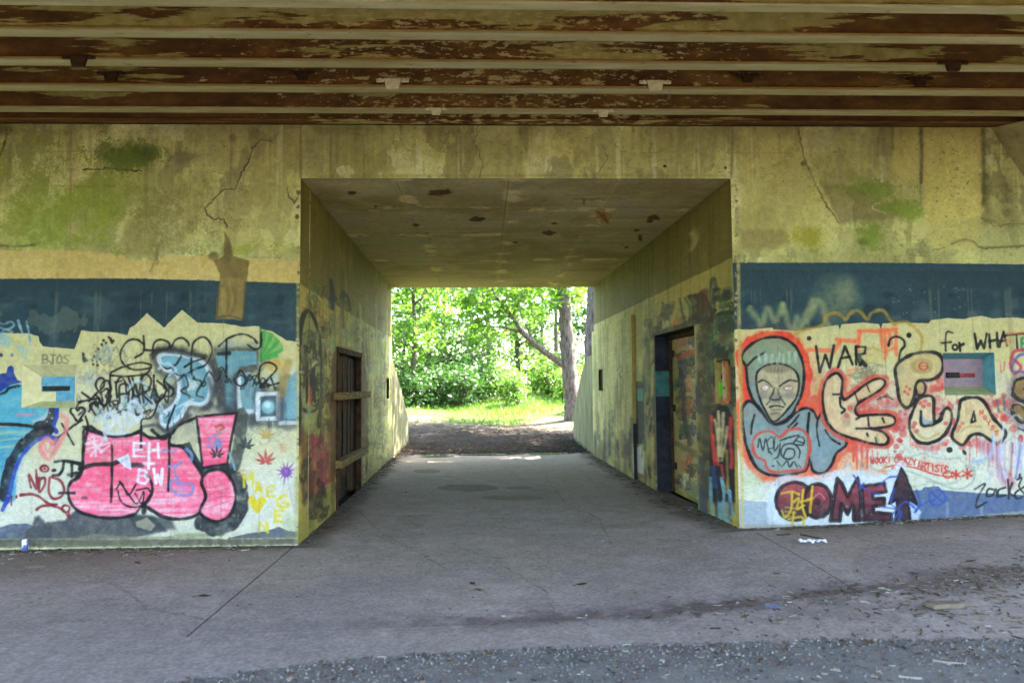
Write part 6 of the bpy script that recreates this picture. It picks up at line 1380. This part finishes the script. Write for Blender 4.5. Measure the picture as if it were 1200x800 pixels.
GM = [simple('stone_grey', lin(98, 94, 90), lin(126, 122, 116), 40), simple('stone_dark', lin(78, 72, 66), lin(98, 92, 84), 40), simple('stone_pale', lin(132, 127, 118), lin(156, 150, 140), 40),
      simple('wood_chip_tan', lin(104, 92, 76), lin(126, 112, 92), 30), simple('wood_chip_pale', lin(134, 126, 110), lin(156, 148, 130), 30), simple('leaf_brown', lin(72, 56, 40), lin(98, 78, 54), 30), simple('twig_dark', lin(48, 40, 32), lin(64, 52, 40), 30)]
def in_gravel():
    x = random.uniform(-5.2, 5.2); y1 = arc_y(x); y = y1 + .02 - abs(random.gauss(0, .42)); return (x, y, random.uniform(.004, .012)) if y > 3.3 else None
scatter('gravel', 7000, in_gravel, pebble, GM, .006)
scatter('wood_chips', 3000, in_gravel, lambda s_: chip(s_ * .5), GM, .007)
def near_seam():
    x = 6.2 - abs(random.gauss(0, 2.4)); t = sstep(-1.2, 5, x)
    y = seam_y(x) + random.gauss(.02, .10 + .12 * t)
    if random.random() > .15 + t: return None
    return (x, y, random.uniform(.004, .011))
scatter('seam_debris', 1900, near_seam, lambda s_: random.choice([pebble, chip, chip])(s_), GM)
def right_litter():
    x = random.uniform(1.2, 6); y = random.uniform(arc_y(x), seam_y(x))
    if random.random() > sstep(.5, 4.5, x) * .9: return None
    return (x, y, random.uniform(.004, .010))
scatter('loose_debris', 1500, right_litter, lambda s_: random.choice([pebble, chip, chip])(s_), GM)
def wall_foot():
    if random.random() < .5: x = random.uniform(-6.5, -2.2); y = YW - .01 - abs(random.gauss(0, .12 + .1 * sstep(-2, -5, x)))
    else: x = random.uniform(2.8, 6.5); y = YW - .01 - abs(random.gauss(0, .07))
    return (x, y, random.uniform(.004, .012))
scatter('wall_foot_debris', 1500, wall_foot, lambda s_: random.choice([pebble, chip])(s_), GM)
def tunnel_foot():
    y = random.uniform(8.05, 17)
    if random.random() < .5: x = side_x(y, True) + abs(random.gauss(0, .1))
    else: x = side_x(y, False) - (th if y > SY else 0) - abs(random.gauss(0, .13))
    return (x, y, random.uniform(.006, .02))
scatter('tunnel_foot_debris', 1200, tunnel_foot, lambda s_: random.choice([pebble, chip])(s_), [GM[1], GM[1], GM[0], GM[5], GM[6], GM[5], GM[6]])
def slab_dust(): return (random.uniform(-5.5, 5.8), random.uniform(5.3, 12), random.uniform(.002, .006))
scatter('slab_grit', 700, slab_dust, lambda s_: random.choice([pebble, chip])(s_), GM)
def exit_litter():
    y = 17.3 + abs(random.gauss(0, 3)); return (random.uniform(-4, 5), y, random.uniform(.012, .03))
scatter('leaf_litter', 5200, exit_litter, lambda s_: random.choice([pebble, chip, chip, chip])(s_), [GM[6], GM[5], GM[1], GM[5], GM[5], GM[6], GM[6]])

# ------------------------------------------------------------------ single bits of litter
def fallen_leaf(px, py, s_, lab, mat, ang):
    p = on_z(px, py, 0.0); p = on_z(px, py, gz(p.x, p.y) + .004); mb = MB()
    out = [(-1, 0), (-.55, .32), (-.1, .42), (.45, .28), (1, 0), (.4, -.3), (-.15, -.4), (-.6, -.28)]
    vs = [(a * s_, b * s_, .012 + .02 * abs(b) * s_ / .05 * .2 + random.uniform(-.004, .006)) for a, b in out] + [(0, 0, .006)]
    mb.add(vs, [(i, (i + 1) % 8, 8) for i in range(8)]); mb.tube([(-1 * s_, 0, .008), (-1.6 * s_, .1 * s_, .004)], [.002, .0015], 4)
    o = mb.build('fallen_leaf', mat, loc=(p.x, p.y, gz(p.x, p.y) + .002)); o.rotation_euler = (random.uniform(-.15, .15), random.uniform(-.15, .15), ang)
    tag(o, lab, 'leaf', 'dead leaves on the slabs'); return o
ML = simple('dead_leaf', lin(44, 38, 32), lin(70, 58, 44), 30)
fallen_leaf(240, 699, .06, 'dark dead leaf on the slab left of the left joint', ML, .6)
fallen_leaf(554, 684, .05, 'small dark curled leaf in the middle of the centre slab', ML, 1.9)
fallen_leaf(561, 692, .05, 'thin brown leaf just below the curled one in mid slab', GM[5], -.3)
fallen_leaf(682, 685, .05, 'dark leaf right of centre on the slab above the seam', ML, .2)
fallen_leaf(1138, 653, .06, 'dark flat leaf alone on the right hand slab', ML, .1)
fallen_leaf(761, 744 - 20, .06, 'brown leaf lying on the seam in front of the centre slab', GM[5], .9)
fallen_leaf(161, 660, .05, 'brown leaf left of centre on the left slab near the wall', ML, 2.4)
def stick(pts, r, lab, mat):
    P = []
    for px, py in pts:
        p = on_z(px, py, 0); z = gz(p.x, p.y); p = on_z(px, py, z); P.append(Vector((p.x, p.y, z + r)))
    mb = MB(); mb.tube([p - P[0] for p in P], [r * (1 - .3 * i / len(P)) for i in range(len(P))], 6, jit=.15)
    o = mb.build('stick', mat, loc=P[0]); tag(o, lab, 'stick', 'sticks on the ground'); return o
stick([(938, 627), (950, 629), (963, 632)], .008, 'thin dark stick near the right wall behind the white paper', GM[6])
stick([(910, 627), (918, 627), (926, 626)], .007, 'short dark twig close to the right wall corner', GM[6])
stick([(1093, 775), (1112, 778), (1132, 779)], .008, 'long pale stick on the gravel at lower right', GM[4])
stick([(1053, 794), (1066, 796), (1080, 796)], .008, 'pale stick at the very bottom edge right of centre', GM[4])
stick([(1175, 727), (1188, 727), (1200, 728)], .008, 'tan stick in the litter at the right edge', GM[3])
stick([(676, 791), (684, 791), (692, 792)], .006, 'short white stick on the gravel below the centre', GM[2])
# pale wood offcut on the right
p = on_z(1108, 700, .12); mb = MB(); mb.box((-.14, -.045, 0), (.13, .05, .035), bev=.008); o = mb.build('wood_offcut', GM[3], loc=(p.x, p.y, gz(p.x, p.y))); o.rotation_euler = (0, .05, .25); tag(o, 'tan wood offcut lying in the litter on the right hand seam', 'wood')
# crumpled paper
p = on_z(952, 641, .07); mb = MB(); n = 12; R = random.Random(3)
vs = [(-.14 + .28 * i / n, -.035 + .07 * j / 4, .012 + R.uniform(0, .03)) for j in range(5) for i in range(n + 1)]
vs = [(x * (1 - .3 * abs(y) / .035 * R.uniform(.5, 1)), y + .012 * math.sin(x * 30), z) for x, y, z in vs]
mb.add(vs, [(j * (n + 1) + i, j * (n + 1) + i + 1, (j + 1) * (n + 1) + i + 1, (j + 1) * (n + 1) + i) for j in range(4) for i in range(n)])
o = mb.build('paper', simple('white_paper', (.62, .62, .66), (.75, .75, .78), 20), loc=(p.x, p.y, gz(p.x, p.y))); tag(o, 'crumpled white paper on the slab in front of the right wall', 'paper')
# blue wrapper
p = on_z(906, 711, .04); mb = MB(); vs = [(-.05 + .1 * i / 5, -.025 + .05 * j / 2, .01 + R.uniform(0, .014)) for j in range(3) for i in range(6)]
mb.add(vs, [(j * 6 + i, j * 6 + i + 1, (j + 1) * 6 + i + 1, (j + 1) * 6 + i) for j in range(2) for i in range(5)])
o = mb.build('wrapper', simple('blue_plastic', lin(60, 96, 150), lin(90, 130, 180), 20, rough=.4), loc=(p.x, p.y, gz(p.x, p.y))); tag(o, 'small blue plastic wrapper on the seam before the right joint', 'wrapper')
# drink can
p = on_z(56, 636, 0); R_ = .033; H_ = .115; cr = thing('drink_can', (p.x, min(p.y, YW - .08), gz(p.x, p.y) + .002), 'silver and blue drink can standing at the foot of the left wall', 'can')
mb = MB(); prof = [(.024, 0), (.029, .006), (R_, .014), (R_, .098), (.027, .111), (.0265, .115)]
N_ = 16; v = [(r * math.cos(2 * math.pi * k / N_), r * math.sin(2 * math.pi * k / N_), z) for r, z in prof for k in range(N_)]; f = [(i * N_ + k, i * N_ + (k + 1) % N_, (i + 1) * N_ + (k + 1) % N_, (i + 1) * N_ + k) for i in range(len(prof) - 1) for k in range(N_)]
def can_mat():
    m, nt, N, L, b = new_mat('can_print'); tc = N.new('ShaderNodeTexCoord').outputs['Object']
    L.new(ramp(nt, noise(nt, 22, 2, .4, tc, (1, 1, .5)), [(.47, (.62, .63, .68)), (.5, (.12, .16, .4))]), b.inputs['Base Color']); b.inputs['Metallic'].default_value = .4; b.inputs['Roughness'].default_value = .35; return m
mb.add(v, f); mb.build('can_body', can_mat(), cr, smooth=True)
mb = MB(); mb.add([(.025 * math.cos(2 * math.pi * k / N_), .025 * math.sin(2 * math.pi * k / N_), .112) for k in range(N_)], [tuple(range(N_))]); mb.box((-.004, -.012, .1125), (.004, .008, .1145)); mb.build('can_lid', simple('can_metal', (.5, .5, .5), (.6, .6, .6), 20, rough=.35), cr)
# puddles at the exit
M_WAT = simple('shallow_water', (.10, .10, .10), (.16, .16, .15), 3, rough=.08, bs=.02, spec=.5)
for px, py, w, h_ in ((512, 535, .42, .22), (568, 533, .75, .16), (640, 531, .4, .15)):
    p = on_z(px, py, .05); mb = MB(); k = 18
    mb.add([(p.x + w * random.uniform(.75, 1.05) * math.cos(t), min(17.35, p.y) + h_ * random.uniform(.75, 1.05) * math.sin(t), gz(p.x, min(17.35, p.y)) + .012) for t in np.linspace(0, 6.283, k, endpoint=False)], [tuple(range(k))])
    tag(mb.build('puddle', M_WAT), kind='structure')

# ================================================================== TREES
def leaf_mat(name, c1, c2, tr):
    m = bpy.data.materials.new(name); m.use_nodes = True; nt = m.node_tree; N = nt.nodes; L = nt.links
    for n in list(N):
        if n.type != 'OUTPUT_MATERIAL': N.remove(n)
    out = [n for n in N if n.type == 'OUTPUT_MATERIAL'][0]
    g = N.new('ShaderNodeNewGeometry').outputs['Position']
    c = ramp(nt, noise(nt, 2.2, 6, .7, g), [(.3, c1), (.7, c2)])
    d = N.new('ShaderNodeBsdfDiffuse'); t = N.new('ShaderNodeBsdfTranslucent'); gl = N.new('ShaderNodeBsdfGlossy'); gl.inputs['Roughness'].default_value = .45
    L.new(c, d.inputs[0]); tcx = mixc(nt, c, (1.25, 1.5, .7), 1.0, 'MULTIPLY'); L.new(tcx, t.inputs[0])
    m1 = N.new('ShaderNodeMixShader'); m1.inputs[0].default_value = tr; L.new(d.outputs[0], m1.inputs[1]); L.new(t.outputs[0], m1.inputs[2])
    m2 = N.new('ShaderNodeMixShader'); m2.inputs[0].default_value = .04; L.new(m1.outputs[0], m2.inputs[1]); L.new(gl.outputs[0], m2.inputs[2]); L.new(m2.outputs[0], out.inputs[0]); return m
M_LEAF = [leaf_mat('leaf_green', (.06, .12, .018), (.12, .21, .035), .55), leaf_mat('leaf_bright', (.08, .15, .02), (.15, .25, .04), .6), leaf_mat('leaf_dark', (.022, .06, .016), (.055, .12, .024), .35)]
def bark_mat(name, c1, c2): return simple(name, c1, c2, 7, stretch=(3, 3, .5), bs=.9, bd=.04, rough=.95)
M_BARK = bark_mat('grey_bark', lin(58, 50, 44), lin(136, 124, 114)); M_BARKD = bark_mat('dark_bark', lin(62, 54, 44), lin(104, 94, 78))
def leaves(centers, per, spread, size, rng, flat=.6):
    C_ = np.repeat(np.array(centers, np.float32), per, axis=0); n = len(C_)
    c = C_ + rng.normal(0, 1, (n, 3)).astype(np.float32) * np.array([spread, spread, spread * .62], np.float32)
    nrm = rng.normal(0, 1, (n, 3)); nrm[:, 2] = np.abs(nrm[:, 2]) + flat; nrm /= np.linalg.norm(nrm, axis=1)[:, None]
    u = np.cross(nrm, rng.normal(0, 1, (n, 3))); u /= np.linalg.norm(u, axis=1)[:, None]; w = np.cross(nrm, u)
    s_ = size * rng.uniform(.6, 1.35, (n, 1))
    v = np.stack([c - u * s_, c + w * s_ * .55 + nrm * s_ * .15, c + u * s_, c - w * s_ * .55 + nrm * s_ * .15], 1).reshape(-1, 3)
    return v, np.arange(n * 4).reshape(n, 4)
def np_mesh(name, v, f, mat):
    me = bpy.data.meshes.new(name); nv, nf = len(v), len(f)
    me.vertices.add(nv); me.vertices.foreach_set('co', v.astype(np.float32).ravel()); me.loops.add(nf * 4); me.loops.foreach_set('vertex_index', f.astype(np.int32).ravel())
    me.polygons.add(nf); me.polygons.foreach_set('loop_start', np.arange(0, nf * 4, 4, dtype=np.int32)); me.update(calc_edges=True); me.materials.append(mat); return me
def tree_meshes(seed, h, r, cb, spread, nlimb, nclump, per, size, lmat, bmat, lean=0.0):
    rd = random.Random(seed); rng = np.random.default_rng(seed); mb = MB()
    pts = [(0, 0, -.3)]; rad = [r * 1.45]; x = y = 0
    for i in range(1, 9):
        x += rd.uniform(-.12, .12) + lean * h / 8; y += rd.uniform(-.12, .12); pts.append((x, y, h * i / 8 * .92)); rad.append(r * (1.08 - .98 * i / 8))
    mb.tube(pts, rad, 9, jit=.06, rnd=rd); tips = []
    for k in range(nlimb):
        t = cb / h + (1 - cb / h) * rd.uniform(0, .85); i = min(7, int(t * 8)); b = Vector(pts[i]).lerp(Vector(pts[i + 1]), t * 8 - i) if i < 8 else Vector(pts[8])
        a = rd.uniform(0, 6.283); l = spread * rd.uniform(.6, 1.0) * (1.1 - .5 * t); d = Vector((math.cos(a), math.sin(a), rd.uniform(.1, .6)))
        q = [b, b + d * l * .35, b + d * l * .7 + Vector((0, 0, rd.uniform(-.1, .3))), b + d * l]; rr = r * .34 * (1.15 - t * .7)
        mb.tube(q, [rr, rr * .75, rr * .5, rr * .2], 6, rnd=rd); tips += q[1:]
        for _ in range(2):
            e = q[rd.choice([1, 2])]; dd = Vector((rd.uniform(-1, 1), rd.uniform(-1, 1), rd.uniform(-.2, .6))).normalized() * l * .4; mb.tube([e, e + dd * .6, e + dd], [rr * .4, rr * .25, rr * .1], 5, rnd=rd); tips += [e + dd * .7, e + dd]
    tips.append(Vector(pts[-1])); cs = []
    for _ in range(nclump):
        tp = rd.choice(tips); cs.append(tuple(tp + Vector((rd.gauss(0, .45), rd.gauss(0, .45), rd.gauss(0, .3)))))
    v, f = leaves(cs[:int(len(cs) * .62)], int(per * 1.35), .235, size, rng)
    tm = mb.build('trunk', bmat, smooth=True); me = tm.data; bpy.data.objects.remove(tm)
    return me, np_mesh('crown', v, f, lmat)
PROTO = []
PROTO += [tree_meshes(11, 11, .13, 1.2, 3.0, 22, 190, 34, .10, M_LEAF[0], M_BARKD), tree_meshes(23, 12, .16, 1.6, 3.6, 24, 210, 34, .11, M_LEAF[1], M_BARK), tree_meshes(37, 8, .09, .9, 2.4, 20, 160, 32, .09, M_LEAF[1], M_BARKD), tree_meshes(41, 11, .15, 1.0, 3.4, 24, 200, 34, .11, M_LEAF[2], M_BARK)]
PROTO.append(tree_meshes(53, 12, .17, 5.2, 3.6, 18, 150, 30, .11, M_LEAF[0], M_BARK))
def place_tree(kind, x, y, sc, rot, lab, group='trees beyond the tunnel'):
    t = thing('broadleaf_tree', (x, y, gz(x, y) - .05), lab, 'tree', group); t.rotation_euler = (0, 0, rot); t.scale = (sc,) * 3
    for nm, me in zip(('trunk', 'crown'), PROTO[kind]):
        o = bpy.data.objects.new(nm, me); COL.objects.link(o); o.parent = t
    return t
def xat(px, Y): return on_y(px, 440, Y).x
TR = [(0, 484, 31, .9, .3, 'slim dark trunked tree in the left of the tunnel opening'), (2, 472, 35, 1.0, 1.2, 'thin leafy sapling at the left edge of the opening'), (2, 503, 38, 1.1, 2.1, 'slender tree behind the slim dark one on the left'),
      (3, 522, 42, 1.0, .8, 'dark leaved tree left of the middle of the opening'), (1, 577, 36, .95, 3.0, 'pale sunlit trunk near the middle of the opening'), (0, 607, 39, 1.0, 4.0, 'short dark trunk right of the pale one'),
      (3, 552, 50, 1.1, 5.0, 'dark tree far back in the middle'), (1, 632, 50, 1.0, .2, 'bright tree far back on the right'), (1, 655, 45, 1.0, 2.2, 'bright leaved tree behind the big forked trunk'),
      (0, 440, 46, 1.15, 3.3, 'tree far back on the left hidden in part by the wall'), (3, 700, 38, 1.0, 1.1, 'dark tree behind the right wing wall')]
for k, px, Y, sc, rot, lab in TR: place_tree(k, xat(px, Y), Y, sc, rot, lab)
for k, x, Y, sc, rot, lab in ((1, -5.2, 23.5, 1.0, 1.0, 'tree left of the exit whose crown shades the path'), (1, 8.6, 34, 1.0, 2.0, 'tree far to the right of the exit behind the bank'), (3, -6.5, 29, 1.0, 4.0, 'dark tree beyond the left wing wall'), (4, 3.4, 18.9, 1.0, 5.1, 'tall slender tree close behind the right wing wall shading the exit'), (4, 4.9, 19.4, 1.0, .5, 'tall high crowned tree on the right beside the bank'), (4, 3.7, 22.6, .95, 3.5, 'tall tree hidden behind the right wing wall with its crown over the exit')):
    place_tree(k, x, Y, sc, rot, lab, 'trees beside the exit path')
# the big forked tree
YT = 25.0
ft = thing('forked_tree', (on_y(671, 480, YT).x, YT, gz(on_y(671, 480, YT).x, YT) - .05), 'big grey forked tree with a long branch reaching left across the opening', 'tree')
L0 = Vector(ft.location); mb = MB()
tp = [on_y(673, 500, YT), on_y(671, 470, YT), on_y(668, 440, YT), on_y(665, 405, YT), on_y(663, 375, YT), on_y(660, 340, YT)]; tp = [p - L0 for p in tp]; tp[0].z = -.3; tp.append(tp[-1] + Vector((-.3, .2, 1.6))); tp.append(tp[-1] + Vector((-.2, .3, 2.4)))
mb.bark(tp, [.34, .27, .24, .23, .21, .19, .15, .06])
br = [on_y(667, 432, YT) - L0, on_y(655, 424, YT - .1) - L0, on_y(640, 413, YT - .3) - L0, on_y(626, 402, YT - .5) - L0, on_y(613, 390, YT - .7) - L0, on_y(600, 371, YT - .9) - L0, on_y(585, 352, YT - 1.1) - L0, on_y(570, 330, YT - 1.3) - L0]
mb.bark(br, [.13, .115, .10, .09, .08, .065, .05, .03], 9)
tw = [(br[3], (-.5, -.3, .9)), (br[4], (-1.3, -.3, .2)), (br[5], (-1.0, .3, -.1)), (br[6], (-1.2, -.4, .3)), (br[5], (.5, -.4, .9)), (tp[5], (1.4, -.3, .7)), (tp[5], (-1.3, -.5, .8)), (tp[6], (1.6, .5, 1.0)), (tp[6], (-1.6, -.6, 1.0))]
cs = []
for b, d in tw:
    b = Vector(b); d = Vector(d); mb.tube([b, b + d * .5 + Vector((0, 0, .08)), b + d], [.04, .028, .01], 6); cs += [b + d * .6, b + d, b + d * 1.2 + Vector((0, 0, .2))]
mb.build('trunk', M_BARK, ft, smooth=True).location = (0, 0, 0)
rd = random.Random(5); cl = []
for _ in range(95):
    c = rd.choice(cs); cl.append(tuple(c + Vector((rd.gauss(0, .42), rd.gauss(0, .42), rd.gauss(0, .32)))))
for _ in range(46): cl.append((rd.gauss(-.9, 1.5), rd.gauss(.8, 1.0), rd.uniform(3.6, 5.6)))
v, f = leaves(cl, 30, .26, .10, np.random.default_rng(9)); o = bpy.data.objects.new('crown', np_mesh('crown', v, f, M_LEAF[1])); COL.objects.link(o); o.parent = ft
# the broad trunk at the right edge
YB = 21.5; b0 = on_y(690, 430, YB); ot = thing('old_tree', (b0.x + .05, YB, gz(b0.x, YB) - .05), 'broad grey trunk rising behind the right wing wall', 'tree'); mb = MB()
mb.bark([(0.1, 0, -.3), (0, 0, 1.0), (.02, 0, 2.2), (.1, 0, 3.6), (.2, .1, 5.5), (.2, .3, 8)], [.34, .26, .20, .17, .15, .08])
mb.tube([(.2, .1, 5.4), (1.2, -.2, 6.4), (2.2, -.4, 7)], [.09, .06, .02], 7); mb.tube([(.2, .2, 6.2), (-.9, .3, 7), (-1.8, .4, 7.4)], [.08, .05, .02], 7)
mb.build('trunk', M_BARK, ot, smooth=True).location = (0, 0, 0)
v, f = leaves([(rd.gauss(.2, 1.5), rd.gauss(.2, 1.3), rd.uniform(5.2, 8.4)) for _ in range(90)], 30, .3, .11, np.random.default_rng(19)); o = bpy.data.objects.new('crown', np_mesh('crown', v, f, M_LEAF[0])); COL.objects.link(o); o.parent = ot
# shrubs
def shrub_mesh(seed, lmat):
    rd = random.Random(seed); mb = MB(); cs = []
    for k in range(9):
        a = rd.uniform(0, 6.28); d = Vector((math.cos(a) * rd.uniform(.2, .8), math.sin(a) * rd.uniform(.2, .8), rd.uniform(.7, 1.4))); mb.tube([(0, 0, -.1), d * .5, d], [.03, .02, .008], 5, rnd=rd); cs += [d * .5, d * .75, d]
    c2 = [tuple(Vector(rd.choice(cs)) + Vector((rd.gauss(0, .22), rd.gauss(0, .22), rd.gauss(-.05, .3)))) for _ in range(60)]
    v, f = leaves(c2, 26, .17, .062, np.random.default_rng(seed)); v[:, 2] = np.maximum(v[:, 2], -.05)
    t = mb.build('stems', M_BARKD); me = t.data; bpy.data.objects.remove(t); return me, np_mesh('foliage', v, f, lmat)
SP = [shrub_mesh(3, M_LEAF[2]), shrub_mesh(4, M_LEAF[0]), shrub_mesh(8, M_LEAF[1])]
for i, (k, px, Y, sc, lab) in enumerate(((0, 470, 30, 1.0, 'dark shrub half hidden by the left wing wall'), (0, 498, 31, 1.1, 'dark green shrub low on the left of the opening'), (0, 516, 32, 1.25, 'dark shrub second from the left under the trees'), (0, 537, 31, 1.2, 'dense dark shrub left of the pale trunk'), (0, 556, 33, 1.3, 'dark green shrub in front of the pale trunk'), (0, 480, 34, 1.2, 'shrub at the left edge beside the wall'), (1, 590, 32, 1.0, 'green shrub right of the pale trunk'), (1, 607, 30, .9, 'small bright shrub under the short dark trunk'), (2, 645, 34, 1.2, 'sunlit yellow green shrub left of the forked tree'), (2, 660, 31, .8, 'small sunlit shrub at the foot of the forked tree'), (1, 625, 38, 1.2, 'shrub behind the sunny clearing on the right'), (0, 570, 37, 1.4, 'dark shrub far back in the middle'), (0, 530, 40, 1.6, 'tall shrub far back on the left'), (2, 690, 27, .9, 'shrub beside the right wing wall'))):
    x = xat(px, Y); t = thing('shrub', (x, Y, gz(x, Y) - .06), lab, 'shrub', 'shrubs at the wood edge'); t.scale = (sc * 1.15, sc, sc); t.rotation_euler = (0, 0, i * 1.3)
    for nm, me in zip(('stems', 'foliage'), SP[k]):
        o = bpy.data.objects.new(nm, me); COL.objects.link(o); o.parent = t
# far wood that reads as one mass
rd = random.Random(77); cl = []
for _ in range(460): cl.append((rd.uniform(-26, 22), rd.uniform(54, 68), 1.6 + abs(rd.gauss(0, 4.2))))
v, f = leaves(cl, 26, .8, .24, np.random.default_rng(7)); o = bpy.data.objects.new('far_wood', np_mesh('far_wood', v, f, M_LEAF[0])); COL.objects.link(o); tag(o, 'distant green wood closing the view beyond the trees', 'wood', kind='stuff')
# grass at the wood edge
rng = np.random.default_rng(4); n = 19000
gx = rng.uniform(-6, 7, n); gy = 23.9 + np.abs(rng.normal(0, 5, n)); keep = (np.sin(gx * 1.1 + 1) + np.sin(gy * .9 + gx * .4) + rng.normal(0, .7, n) + (gy - 28) * .25) > 0; gx, gy = gx[keep], gy[keep]; n = len(gx)
gzv = np.array([gz(a, b) for a, b in zip(gx, gy)]) - .06; h_ = rng.uniform(.06, .22, n); an = rng.uniform(0, 6.28, n); wv = .012; ln = rng.normal(0, .08, (n, 2))
v = np.stack([np.stack([gx - wv * np.cos(an), gy - wv * np.sin(an), gzv], 1), np.stack([gx + wv * np.cos(an), gy + wv * np.sin(an), gzv], 1), np.stack([gx + ln[:, 0] + wv * .3, gy + ln[:, 1], gzv + h_], 1), np.stack([gx + ln[:, 0] - wv * .3, gy + ln[:, 1], gzv + h_], 1)], 1).reshape(-1, 3)
o = bpy.data.objects.new('grass', np_mesh('grass', v, np.arange(n * 4).reshape(n, 4), M_LEAF[1])); COL.objects.link(o); tag(o, kind='stuff')
